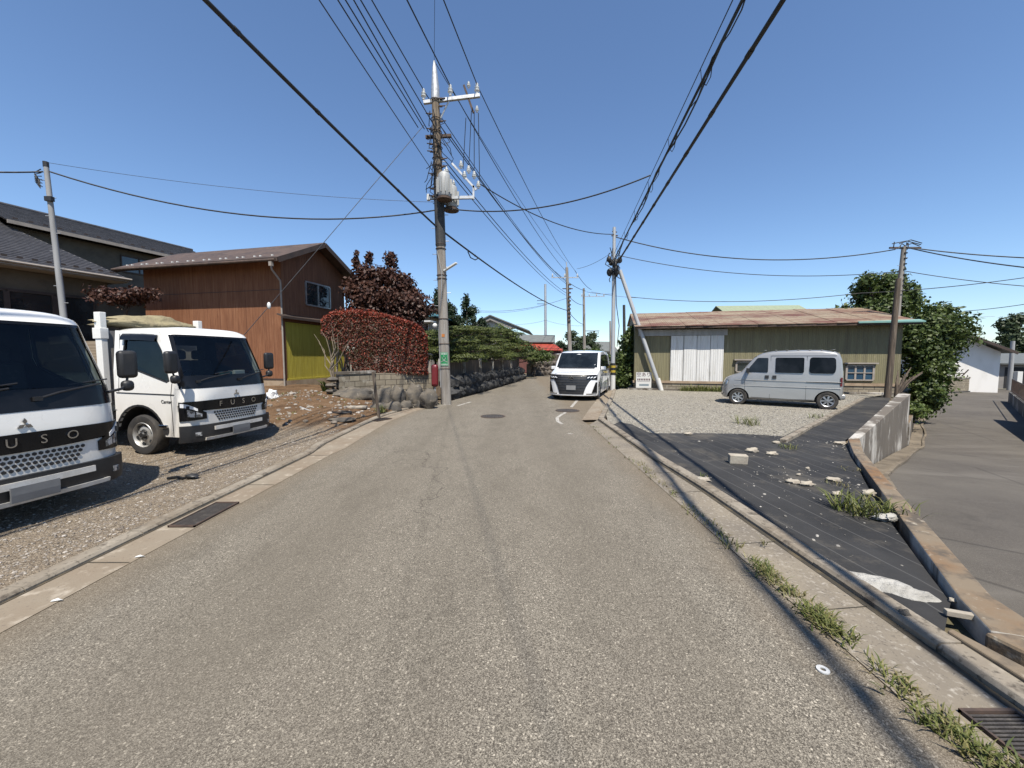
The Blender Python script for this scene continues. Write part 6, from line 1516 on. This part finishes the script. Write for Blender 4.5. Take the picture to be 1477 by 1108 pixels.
c=yc(550,594); m=MB(); blades(m,(0,0,0),40,.16,.22,.8,.012); o=m.build('weed_tuft',M['grass']); o.location=c; tag(o,'green weeds at the foot of the leaning stake','weed')
# =============================================================== poles
def steps(par, p0, p1, z0, z1, n, r=.16):
    for i in range(n):
        z=lerp(z0,z1,i/(n-1)); t=(z-p0.z)/(p1.z-p0.z); p=p0.lerp(p1,t); s=1 if i%2 else -1
        m=MB(); m.tube([p,p+Vector((s*(r+.13),0,.0))],.011,5); m.build('climbing_step',M['steel'],par)
def insul(parent,name,p,h=.26,r=.055):
    m=MB(); T=Matrix.Translation(p); m.lathe([(r*.5,0),(r*.6,h*.2),(r,h*.28),(r*1.05,h*.36),(r*.55,h*.42),(r*.9,h*.55),(r*.9,h*.62),(r*.5,h*.68),(r*.65,h*.9),(r*.3,h)],12,T); return m.build(name,M['porc'],parent,40)
B1=G(644,583.5); B1.z=0; Y1=B1.y
T1=A(628,140,Y1); TT=A(626.3,88,Y1)
t=thing('utility_pole','tall concrete utility pole with transformers, crossarms and a green sign on the left','utility pole',(0,0,0))
at=lambda z: B1.lerp(T1,z/T1.z)
zz=[0,3.9,4.0,6.55,6.6,T1.z]
m=MB(); m.tube([at(-.3),at(2.5),at(5.55)],[.17,.162,.150],18); m.build('shaft',M['pole'],t,60)
m=MB(); m.tube([at(5.4),at(7.6)],[.172,.165],18); m.build('black_sleeve',M['poledark'],t,60)
m=MB(); m.tube([at(7.6),at(9.0),T1+Vector((0,0,.05))],[.150,.138,.122],18); m.build('upper_shaft',M['polebrown'],t,60)
m=MB(); m.tube([at(T1.z-.12),T1+Vector((0,0,.25)),TT.lerp(T1,.2),TT],[.145,.135,.075,.03],12); m.build('top_cap',M['steel'],t,60)
steps(t,B1,T1,3.4,T1.z-1.2,14)
for z in (1.25,2.1,2.95,4.3,4.42,5.3,5.45,6.9,7.3,8.0,8.25,8.6,9.1,9.5,10.1): m=MB(); m.tube([at(z)+Vector((.168*math.cos(a),.168*math.sin(a),0)) for a in lin(0,6.283,15)],.014,5,0,False); m.build('band',M['iron'],t)
# crossarm with three pin insulators
zc=A(650,142,Y1).z; L0=A(611,148,Y1); R0=A(692,138,Y1)
m=MB(); m.beam(L0,R0,.10,.10); m.tube([at(zc-.9),A(650,141,Y1)],.025,6); m.build('crossarm',M['steel'],t)
IN=[A(611,146,Y1),A(649.5,140,Y1),A(688,138,Y1)]
for p in IN: insul(t,'insulator',p+Vector((0,-.0,.05)),.34,.085)
m=MB(); a=A(669,123,Y1); b_=A(683,163,Y1); m.beam(a,b_,.06,.06); m.build('drop_arm',M['iron'],t)
for px,py in ((676,127),(688,162)): insul(t,'insulator',A(px,py,Y1),.2,.06)
m=MB(); m.beam(A(614,198,Y1),A(651,196,Y1),.1,.09); m.build('lower_arm',M['iron'],t)
# transformers
def transformer(c,h,r):
    m=MB(); T=Matrix.Translation(c); m.lathe([(r*.9,0),(r,.04),(r,h*.86),(r*.93,h*.9),(r*.5,h),(.01,h)],20,T); tr=m.build('transformer',M['trans'],t,40)
    m=MB(); 
    for k in range(10):
        q=k*math.pi/5; m.box(Vector(c)+Vector((1.07*r*math.cos(q),1.07*r*math.sin(q),h*.42)),(.10,.02,h*.6),q)
    m.build('cooling_fin',M['trans'],tr)
    m=MB(); m.lathe([(r*1.25,-.10),(r*1.25,-.04),(r*.9,-.04)],16,T); m.build('base_plate',M['iron'],tr)
    for k in range(3):
        q=k*1.1-.6; insul(tr,'bushing',Vector(c)+Vector((r*.55*math.cos(q),r*.55*math.sin(q),h*.92)),.2,.05)
    return tr
transformer(A(641,284,Y1-.35),.78,.195); transformer(A(651,300,Y1+.25),.76,.205)
m=MB(); m.beam(A(620,286,Y1),A(683,285,Y1),.09,.09); m.beam(A(683,288,Y1),A(683,268,Y1),.06,.06); m.build('transformer_arm',M['steel'],t)
m=MB(); m.box(A(618,285,Y1),(.1,.12,.2)); m.build('junction_box',M['signwhite'],t,bevel=.01)
m=MB(); m.beam(A(652,236,Y1),A(687,274,Y1),.06,.06); m.build('cutout_arm',M['steel'],t)
for px,py in ((665,243),(670,258),(676,250),(684,258),(690,272)):
    insul(t,'cutout_switch',A(px,py,Y1),.24,.075)
m=MB(); random.seed(3)
for k in range(26):
    z=random.uniform(7.2,10.0); a=at(z)+Vector((random.uniform(-.2,.2),-.2,0)); b_=at(z-random.uniform(.2,1.0))+Vector((random.uniform(-.45,.5),random.uniform(-.3,.1),0)); c=a.lerp(b_,.5)+Vector((random.uniform(-.25,.25),0,-.25)); m.tube([a,a.lerp(c,.6),c,c.lerp(b_,.5),b_],.012,4)
for (p,q) in (((684,160),(684,258)),((680,160),(676,246)),((690,163),(692,268)),((672,170),(668,244))): m.tube([A(*p,Y1),A(*q,Y1)],.012,4)
m.build('jumper_wire',M['wire'],t)
m=MB(); 
for k in range(14):
    z=lerp(7.0,10.1,k/13); s=random.choice((-1,1)); m=MB(); m.box(at(z)+Vector((s*.19,-.1,0)),(.09,.06,.05)); m.tube([at(z)+Vector((s*.1,-.1,0)),at(z)+Vector((s*.33,-.05,.05))],.02,6); m.build('bracket',M['iron'],t,bevel=.01)
m=MB(); m.beam(at(4.55)+Vector((.1,-.1,0)),at(4.66)+Vector((.55,-.25,.12)),.12,.05); m.build('street_light',M['signwhite'],t,bevel=.01)
m=MB(); m.tube([at(.6)+Vector((-.165,-.05,0)),at(2.6)+Vector((-.16,-.05,0)),at(3.6)+Vector((-.02,-.165,0)),at(4.4)+Vector((.03,-.16,0)),at(5.2)+Vector((-.1,-.16,0))],.018,6); m.build('conduit',M['lightgrey'],t,60)
m=MB(); m.ell(at(2.72)+Vector((-.29,-.05,0)),(.085,.085,.085),12,8); m.build('sensor_globe',M['signwhite'],t,60)
m=MB(); m.box(at(2.38)+Vector((0,-.16,0)),(.1,.02,.1)); m.build('orange_tag',pm('orange_tag',(.5,.17,.03),.6,mix=[((.4,.13,.03),9,.5,.7)]),t)
c=A(642.5,518,Y1-.19); sw,sh=.30,.46
def onpole(u,v,off): 
    q=u/.175; return Vector((at(c.z+v).x+(.172+off)*math.sin(q),at(c.z+v).y-(.172+off)*math.cos(q),c.z+v))
m=MB(); m.patch(onpole,lin(-sw/2,sw/2,9),[-sh/2,0,sh/2],.006,.008); sg=m.build('school_zone_sign',M['green'],t,60)
m=MB(); m.patch(onpole,lin(-sw/2+.015,sw/2-.015,9),[-sh/2+.012,-sh/2+.020],.002,.0105); m.patch(onpole,lin(-sw/2+.015,sw/2-.015,9),[sh/2-.020,sh/2-.012],.002,.0105)
for s in (-1,1): m.patch(onpole,[s*(sw/2-.015)-.004,s*(sw/2-.015)+.004],[-sh/2+.012,0,sh/2-.012],.002,.0105)
m.build('sign_border',M['signwhite'],sg)
m=MB(); m.text('文',.25,(0,0,0),(1,0,0),(0,0,1),.004); m.v=[tuple(onpole(x,z-.015,.012+.0)) for x,y,z in m.v]; m.build('lettering',M['signwhite'],sg)
m=MB()
for k in range(4): m.patch(onpole,[-.10+.052*k,-.062+.052*k],[.155,.19],.002,.0105)
for k in range(5): m.patch(onpole,[-.11+.046*k,-.076+.046*k],[-.19,-.165],.002,.0105)
m.build('small_marks',M['signwhite'],sg)
# red fire extinguisher box on a post
b=G(629,583); t=thing('extinguisher_box','dark red rounded extinguisher box on a thin post beside the utility pole','extinguisher box',(b.x-.02,b.y-.05,0))
m=MB(); m.tube([(0,0,-.1),(0,0,.7)],.028,8); m.build('post',M['steel'],t,60)
m=MB(); m.box((0,0,1.0),(.24,.2,.78)); m.build('box',M['red'],t,60,bevel=.085,seg=4)
m=MB(); m.box((0,-.105,1.0),(.17,.012,.6)); m.build('door',M['red'],t,bevel=.02)
# other poles
def plain_pole(label,base,top,r0,r1,mat='pole',arms=(),group=None,cap=None,name='utility_pole',cat='utility pole',n_steps=0):
    t=thing(name,label,cat,(base.x,base.y,base.z),0,group); d=top-base
    m=MB(); m.tube([(0,0,-.3),d*.5,d],[r0,(r0+r1)/2,r1],14); m.build('shaft',M[mat],t,60)
    if n_steps: steps(t,Vector((0,0,0)),d,d.z*.35,d.z*.93,n_steps,r1)
    for (f,l0,l1,am,ins) in arms:
        p=d*f; m=MB(); m.beam(p+Vector((l0,-.05,0)),p+Vector((l1,-.05,0)),.09,.09); m.build('crossarm',M[am],t)
        for i in range(ins): insul(t,'insulator',p+Vector((lerp(l0,l1,(i+.1)/(ins-.8) if ins>1 else .5),-.05,.04)),.36,.1)
    return t,base
b=A(823.5,512,42); b.z=0; top=A(817.5,386,42)
t,_=plain_pole('first far concrete utility pole beyond the minivan, with two crossarms',b,top,.24,.15,'pole',((.905,-1.7,1.2,'steel',3),(.80,-.55,.55,'iron',0)))
m=MB(); m.tube([top-b,A(817,378,42)-b],.06,6); m.build('top_cap',M['steel'],t,60)
m=MB()
for k in range(10): z=lerp(5.5,9.3,k/9); m=MB(); m.box((-.25,-.2,z),(.3,.2,.14)); m.build('bracket',M['iron'],t)
b=A(843.5,505,57); b.z=0; top=A(842,416,57)
t,_=plain_pole('second far concrete utility pole beyond the minivan, with a small lamp arm',b,top,.24,.15,'pole',((.9,-.4,3.0,'steel',4),(.47,0,2.2,'iron',0)))
b=A(787.5,480,75); b.z=0; plain_pole('slim pale pole standing behind the red-roofed shed',b,A(786.5,410,75),.3,.22,'steel',((.80,-1.6,.1,'wiregrey',0),(.76,-1.6,.1,'wiregrey',0)))
b=A(881,505,80); b.z=0; plain_pole('thin far pole just left of the white steel pole',b,A(880,463,80),.2,.15,'pole')
b=A(900,500,30); b.z=0; 
b=A(901,560,31); b.z=0; t,_=plain_pole('dark wooden pole wrapped in drooping cables behind the white pole',b,A(900,440,31),.13,.1,'poledark')
# white steel pole with brace
B3=G(883.7,562); T3=A(886,328,B3.y); Y3=B3.y
t=thing('steel_pole','slim white steel pole with hanging cable coils beside the gravel lot','utility pole',(0,0,0))
m=MB(); m.tube([B3-Vector((0,0,.2)),T3],[.115,.075],14); m.build('shaft',M['whitesteel'],t,60)
m=MB(); m.tube([B3-Vector((0,0,.1)),B3+Vector((0,0,.72))],.125,14); m.build('white_band',M['signwhite'],t,60)
m=MB()
for i in range(3): m.tube([B3+Vector((0,0,.75+.24*i)),B3+Vector((0,0,.86+.24*i))],.122,14)
m.build('black_band',M['black'],t,60)
m=MB()
for i in range(2): m.tube([B3+Vector((0,0,.87+.24*i)),B3+Vector((0,0,.98+.24*i))],.122,14)
m.build('yellow_band',pm('yellow_band',(.5,.36,.03),.6,mix=[((.4,.28,.03),9,.5,.7)]),t,60)
m=MB(); c=A(886,384,Y3); random.seed(5)
for k in range(9): m.ell(c+Vector((random.uniform(-.3,.3),random.uniform(-.25,.1),random.uniform(-.35,.35))),(.13,.12,.16),10,6)
for k in range(10): a=c+Vector((random.uniform(-.3,.3),-.15,random.uniform(-.5,.9))); b_=c+Vector((random.uniform(-.35,.35),-.2,random.uniform(-.9,.3))); m.tube([a,a.lerp(b_,.5)+Vector((random.uniform(-.3,.3),0,-.15)),b_],.022,5)
m.ell(A(879.5,393,Y3),(.16,.14,.2),10,6); m.build('cable_closure',M['wire'],t,60)
m=MB(); m.beam(A(882,340,Y3),A(891,340,Y3),.05,.05); m.beam(A(883,334,Y3),A(890,335,Y3),.04,.04); m.build('arm',M['iron'],t)
m=MB(); m.tube([A(888,396,Y3-.15),A(889,440,Y3-.15),A(893,470,Y3-.1),A(890,500,Y3-.12)],.02,5); m.build('riser_cable',M['wire'],t,60)
BB=G(955,563.5); t=thing('brace_pole','slanting white steel brace leaning against the slim white pole','brace pole',(0,0,0)); m=MB(); m.tube([BB-Vector((0,0,.15)),A(894,390,Y3-.05)],.095,14); m.build('tube',M['whitesteel'],t,60); m=MB(); m.tube([BB-Vector((0,0,.1)),BB.lerp(A(894,390,Y3-.05),.1)],.105,14); m.build('white_foot',M['signwhite'],t,60)
# right: wooden pole and concrete pole
b=Vector((15.0,15.45,0)); plain_pole('dark wooden pole without wires at the corner of the black sheet',b,A(1296,402,15.5),.12,.085,'wood')
b=Vector((17.45,17.9,-.2)); T4=A(1304,356,17.9)
t,_=plain_pole('grey concrete pole topped by a tangle of wires behind the dark wooden pole',b,T4,.15,.09,'pole',n_steps=12)
m=MB(); d=T4-b
m.beam(d+Vector((-.65,0,-.05)),d+Vector((.75,0,-.05)),.07,.07); m.build('crossarm',M['iron'],t); random.seed(11)
for k in range(9): a=d+Vector((random.uniform(-.65,.7),-.05,random.uniform(-.12,.12))); b_=d+Vector((random.uniform(-.6,.75),-.05,random.uniform(-.15,.2))); m=MB(); m.tube([a,a.lerp(b_,.5)+Vector((0,0,random.uniform(.05,.2))),b_],.02,5); m.build('jumper_wire',M['wire'],t,60)
for k in range(8): m=MB(); m.box(d+Vector((-.0,-.1,-.3-.24*k)),(.12,.06,.05)); m.build('cable_clamp',M['wire'],t)
# left grey pole
b=Vector((0,0,0)); bp=A(93,520,11.8); b=Vector((bp.x+.18,11.8,.3)); T5=A(66,235,11.8)
t,_=plain_pole('pale grey concrete pole standing behind the nearest truck',b,T5,.09,.058,'greypole',n_steps=9)
m=MB(); d=T5-b; m.tube([d+Vector((0,0,-.12)),d+Vector((0,0,.03))],.066,12)
m.build('cap',M['wire'],t)
for k in range(6): m=MB(); m.tube([d+Vector((-.1,-.05,-.2-.1*k)),d+Vector((-.3,-.05,-.3-.05*k)),d+Vector((-.12,-.08,-.55-.04*k))],.014,5); m.build('wire_loop',M['wire'],t)
m=MB(); m.box(d+Vector((.09,-.06,-1.05)),(.2,.1,.13)); m.build('clamp_box',M['wire'],t)
b=G(1458,548,-1.6); b=Vector((A(1457,548,38).x,38,-1.6)); t,_=plain_pole('short square concrete post beside the white house',b,A(1461,492,38),.19,.15,'greypole',name='concrete_post',cat='post')
m=MB(); m.box((.3,-.3,1.2),(.5,.4,1.3)); m.build('meter_box',M['signwhite'],t)
# =============================================================== wires
def span(name,label,p,q,sag,r,mat='wire',group=None,n=22,cat='cable',lumps=0):
    m=MB(); pts=[]
    for i in range(n+1):
        t=i/n; v=p.lerp(q,t); v=v.copy(); v.z-=4*sag*t*(1-t); pts.append(v)
    m.tube(pts,r,6)
    if lumps:
        for i in range(lumps):
            t=(i+.7)/lumps; v=p.lerp(q,t); v.z-=4*sag*t*(1-t); k=Vector((random.uniform(-.5,.5)*r*3,0,-r*1.5)); v2=p.lerp(q,t+.0035); v2.z-=4*sag*(t+.0035)*(1-t-.0035); m.tube([v,v2],r*1.22,6)
    return tag(m.build(name,M[mat],None,60),label,cat,group)
def over(name,label,p,top,rise,k,sag,r,mat='wire',group=None,**kw):
    """cable from p that crosses the upper image edge at column top[0]; it runs on k times that far, behind the viewer"""
    z=p.z-4*sag*(1/k)*(1-1/k)+rise/k
    d=ray(*top); s=(z-CAMH)/d.z; q=Vector((d.x*s,d.y*s,z)); e=Vector((lerp(p.x,q.x,k),lerp(p.y,q.y,k),p.z+rise))
    return span(name,label,p,e,sag,r,mat,group,40,**kw)
gw='wires running from the utility pole over the viewer'
pt=lambda px,py: A(px,py,Y1)
over('overhead_wire','wire from the very top of the utility pole, nearly vertical in the photo',TT,(627,-2),0,9,.4,.006,group=gw)
over('overhead_wire','high wire from the left insulator of the upper crossarm over the viewer',IN[0]+Vector((0,0,.36)),(535,-2),0,9,.45,.017,group=gw)
over('overhead_wire','high wire from the middle insulator of the upper crossarm over the viewer',IN[1]+Vector((0,0,.36)),(586,-2),0,9,.45,.02,group=gw)
over('overhead_wire','high wire from the right insulator of the upper crossarm over the viewer',IN[2]+Vector((0,0,.36)),(639,-2),0,9,.45,.017,group=gw)
over('overhead_wire','leftmost thin wire reaching the utility pole beside its transformers',pt(624,247),(459,-2),0,7,.3,.012,'wiregrey',gw)
for (a,b_,l) in (((603,184),486,'left of the four wires reaching the lower crossarm'),((612,186),497,'second of the four wires reaching the lower crossarm'),((618,190),509,'third of the four wires reaching the lower crossarm'),((629,186),519,'right of the four wires reaching the lower crossarm')):
    over('overhead_wire','low-voltage wire, '+l,pt(*a),(b_,-2),0,8,.35,.016,group=gw)
over('telecom_cable','thick black telephone cable sweeping from the top left to the utility pole',pt(628,327)+Vector((0,-.2,0)),(294,-2),.2,3.2,.35,.030,group=None,lumps=16)
# on to the first far pole
P2=lambda px,py: A(px,py,42)
gn='wires between the utility pole and the first far pole'
for a,b_,r,l in ((IN[0]+Vector((0,0,.34)),P2(801,392),.016,'left high wire from the utility pole to the first far pole'),(IN[1]+Vector((0,0,.34)),P2(815,390),.018,'middle high wire from the utility pole to the first far pole'),(IN[2]+Vector((0,0,.34)),P2(829,390),.016,'right high wire from the utility pole to the first far pole'),(pt(636,183),P2(818,408),.018,'upper dark bundle from the utility pole to the first far pole'),(pt(650,197),P2(816,409),.018,'second dark bundle from the lower crossarm to the first far pole'),(pt(637,226),P2(817,423),.018,'wire from beside the transformer to the first far pole'),(pt(640,238),P2(816,426),.016,'lowest wire from beside the transformer to the first far pole'),(TT,P2(817,379),.012,'thin top wire from the utility pole to the first far pole')):
    span('overhead_wire',l,a,b_,.5,r,group=gn)
span('telecom_cable','thick black telephone cable from the utility pole to the first far pole',pt(629,328)+Vector((0,-.2,0)),P2(819,448),.45,.032,group=gn,lumps=6)
P5=lambda px,py: A(px,py,57)
for a,b_,l in (((801,392),(845,420),'left high wire between the two far poles'),((829,390),(853,418),'right high wire between the two far poles'),((818,425),(842,440),'lower wire between the two far poles'),((819,448),(842,468),'thick lowest cable between the two far poles')):
    span('overhead_wire',l,P2(*a),P5(*b_),.3,.03,group='wires between the two far poles')
c=A(683,371,16.0); m=MB(); m.tube([c+Vector((-.22,-.1,.20)),c+Vector((-.12,0,-.02)),c+Vector((.06,.05,-.10)),c+Vector((.22,.1,.0))],.022,6); tag(m.build('cable_loop',M['wire'],None,60),'small slack loop hanging from the thick telephone cable right of the utility pole','cable')
# crossing wires
J=A(938,253,11.5)
span('telecom_cable','wire crossing the street from the utility pole to the right-hand cable bundle',pt(640,300),J,.45,.02)
span('telecom_cable','long drop wire from the pale grey pole to the utility pole',T5+Vector((.1,0,-.25)),pt(636,302),.75,.022)
span('overhead_wire','thin second wire above the drop wire on the left',T5+Vector((.1,0,.0)),pt(636,292),.2,.006,'wiregrey')
span('telecom_cable','wire leaving the pale grey pole towards the left edge',T5+Vector((-.1,0,-.25)),A(-60,246,10.5),.03,.022)
g0=pt(612,180); g1=A(388,441,11.0); gd=yc(352,640); 
gdir=(g1-g0); ge=g0+gdir*1.35
span('guy_wire','thin guy wire running down from the utility pole across the brown house',g0,ge,.02,.010,'wiregrey',cat='guy wire')
m=MB(); m.ell(g1,(.05,.05,.10),10,6); tag(m.build('guy_insulator',M['porc'],None,60),'small white insulator bead on the guy wire in front of the brown house','insulator')
span('overhead_wire','wire from the utility pole across the street to the slim white pole top',pt(690,264),A(887,338,Y3),.45,.018)
# right hand cable bundles
gb='cable bundles running from the slim white pole over the viewer'
C3=A(887,376,Y3)
over('cable_bundle','right thick black cable bundle from the slim white pole to the top edge',A(890,380,Y3),(1131,-2),.9,3.2,.05,.040,group=gb,lumps=30)
def bundle():
    p=A(886,374,Y3); top=(1072,-2); k=3.2; sag=.05; z=p.z-4*sag*(1/k)*(1-1/k)+1.0/k
    d=ray(*top); s=(z-CAMH)/d.z; q=Vector((d.x*s,d.y*s,z)); e=Vector((lerp(p.x,q.x,k),lerp(p.y,q.y,k),p.z+1.0))
    m=MB(); random.seed(9)
    def P(t): v=p.lerp(e,t); v.z-=4*sag*t*(1-t); return v
    m.tube([P(i/40) for i in range(41)],.028,6); m.tube([P(i/60)+Vector((.05*math.sin(i*.9),0,-.07-.03*math.cos(i*1.3))) for i in range(61)],.017,5); m.tube([P(i/40)+Vector((-.03,0,.24)) for i in range(41)],.009,5)
    m.tube([P(i/90)+Vector((.05*math.sin(i*1.9),0,-.05+.05*math.cos(i*1.9))) for i in range(91)],.011,4)
    for i in range(20):
        t=(i+.5)/20; c=P(t); c2=P(t+.012); m.tube([c,c.lerp(c2,.3)+Vector((.03,0,-.16)),c.lerp(c2,.7)+Vector((.03,0,-.16)),c2],.008,4); m.tube([c+Vector((-.03,0,.24)),c],.007,4)
    tag(m.build('cable_bundle',M['wire'],None,60),'left looser cable bundle with loops from the slim white pole to the top edge','cable',gb)
    return P
bundle()
P4=lambda px,py: A(px,py,17.9)
span('telecom_cable','wire from the slim white pole top to the tangled pole on the right',A(888,342,Y3),P4(1291,360),.75,.024)
span('telecom_cable','lower wire from the slim white pole towards the tangled pole on the right',A(890,368,Y3),P4(1303,391),.55,.016)
span('telecom_cable','upper wire leaving the tangled pole for the right edge',T4,A(1540,374,15.0),.10,.024)
span('telecom_cable','second wire leaving the tangled pole, drooping to the right edge',T4,A(1540,392,13.0),.12,.024)
span('telecom_cable','thin wire sloping down from the concrete pole to the right edge',P4(1305,391),A(1540,417,15),.10,.016)
span('telecom_cable','wire rising behind the tree to the right edge',P4(1240,423),A(1540,391,17),.14,.018)
span('telecom_cable','long low wire passing above the barn roof',A(905,428,21),P4(1240,423),.32,.016)
span('telecom_cable','short wire above the white house at the right edge',A(1390,449,26),A(1540,428,22),.1,.02)
gd_='thin distant wires beside the far poles'
for a,b_,Y,s,l in (((676,447),(818,430),42,.6,'distant wire sloping up to the first far pole above the grey gable'),((690,450),(787,440),60,.5,'faint distant wire left of the slim pale pole'),((744,468),(787,462),70,.2,'short faint wire above the red-roofed shed'),((787,462),(842,470),65,.3,'faint wire right of the slim pale pole'),((832,388),(885,362),30,.2,'wire from the first far pole up to the slim white pole'),((846,421),(885,424),40,.1,'faint wire between the second far pole and the white pole'),((853,421),(930,430),45,.15,'wire from the second far pole passing behind the white pole')):
    span('overhead_wire',l,A(*a,Y),A(*b_,Y*.98),s,.02 if Y>35 else .014,'wiregrey',gd_)
# =============================================================== vacancy sign, L-post
c=G(929,563); t=thing('vacancy_sign','small white sign board with dark writing leaning by the shrub','sign',(c.x,c.y+.1,.0),R(-8))
S0=Vector((-.36,0,.12)); m=MB(); m.box((0,0,.50),(.74,.03,.78)); m.build('board',M['signwhite'],t,bevel=.006)
m=MB(); m.text('空あり',.235,(0,-.018,.765),(1,0,0),(0,0,1),.004); m.build('lettering',M['signink'],t)
m=MB()
for k in range(8): m.box((-.28+.08*k,-.018,.53),(.05,.004,.10))
m.box((0,-.018,.43),(.62,.004,.012)); m.build('small_marks',M['signink'],t)
m=MB(); m.box((0.02,-.018,.26),(.46,.004,.10)); m.build('address_band',M['signblue'],t)
m=MB()
for s in (-1,1): m.beam((s*.3,.02,0),(s*.3,.02,.85),.03,.03)
m.beam((.05,-.02,.1),(.16,-.3,.01),.03,.03); m.build('legs',M['wood'],t)
b=Vector((30.2,27.6,-1.6)); t=thing('barrier_post','white bent steel barrier post at the far end of the lower alley wall','post',b); m=MB(); m.tube([(0,0,-.1),(0,0,1.35)],.05,8); m.build('post',M['signwhite'],t,60); m=MB(); m.tube([(0,0,.05),(-.7,-.3,.05)],.045,8); m.build('foot_rail',M['signwhite'],t,60)
# bare stump and dead branches by the dark wooden pole
t=thing('dead_shrub','dead bare shrub with dark branches behind the wooden pole','shrub',(15.9,16.0,0)); m=MB()
for a in range(7):
    e=Vector((random.uniform(-.3,1.0),random.uniform(-.2,.4),random.uniform(.5,1.5))); m.tube([(0,0,0),e*.5+Vector((0,0,.15)),e],[.07,.05,.012],6)
m.build('branches',M['wood'],t,60)
# pale blue parked car partly hidden behind the minivan
c=G(797,538.5); t=thing('hatchback_car','pale blue hatchback mostly hidden behind the white minivan','car',(c.x-.1,c.y+1.5,0),R(-100))
hp=Hull([(-.1,.22),(0,.35),(-.02,.6),(-.12,.78),(-.9,.92),(-1.5,1.38),(-1.9,1.46),(-2.8,1.44),(-3.3,1.0),(-3.4,.6),(-3.35,.3),(-1.7,.22)],1.5,.16,.85,1.46,.2,.08,2.6,3.4)
pb=pm('pale_blue_paint',(.42,.58,.66),.3,mix=[((.36,.52,.6),2,.5,.7)],coat=.4)
place(hp.body((-.6,-2.8),.3,[pb,M['black']]),'body',t)
m=MB(); m.patch(hp.F,lin(-.85,.85,9),[.97,1.15,1.34],.01,.006); m.build('windscreen',M['frontglass'],t)
for s in (-1,1):
    m=MB(); side_panel(hp,m,s,rounded([(-1.3,.93),(-2.9,.93),(-2.7,1.36),(-1.75,1.36)],.05)); m.build('side_window',M['carglass'],t)
    for a in (-.6,-2.8): wheel(t,a,s*.66,.28,.16,s,'van')
# =============================================================== camera and light
cam=bpy.data.cameras.new('camera'); co=bpy.data.objects.new('camera',cam); COL.objects.link(co)
cam.sensor_width=36; cam.lens=36*FPX/1477; cam.clip_end=5000; cam.clip_start=.05
co.location=(0,0,CAMH); co.rotation_euler=(math.pi/2-PITCH,0,0); SC.camera=co
sun=bpy.data.lights.new('sun','SUN'); so=bpy.data.objects.new('sun',sun); COL.objects.link(so)
SD=Vector((-.085,.55,-1)); so.rotation_euler=SD.to_track_quat('-Z','Y').to_euler(); so.location=(0,0,60)
sun.energy=5.0; sun.angle=R(.53); sun.color=(1,.94,.835)
w=bpy.data.worlds.new('World'); SC.world=w; w.use_nodes=True; nt=w.node_tree
sky=nt.nodes.new('ShaderNodeTexSky'); sky.sky_type='NISHITA'; sky.sun_disc=False
sky.sun_elevation=math.atan2(1,math.hypot(SD.x,SD.y)); sky.sun_rotation=math.pi-math.atan2(-SD.x,SD.y)
sky.air_density=1.0; sky.dust_density=.2; sky.ozone_density=6; sky.altitude=50
bg=nt.nodes['Background']; bg.inputs['Strength'].default_value=.103; nt.links.new(sky.outputs[0],bg.inputs[0])
SC.view_settings.view_transform='Standard'; SC.view_settings.look='None'; SC.view_settings.gamma=1; SC.view_settings.exposure=.74; SC.view_settings.use_curve_mapping=False
SC.render.engine='CYCLES'; SC.cycles.max_bounces=6; SC.cycles.transparent_max_bounces=12; SC.cycles.use_denoising=True
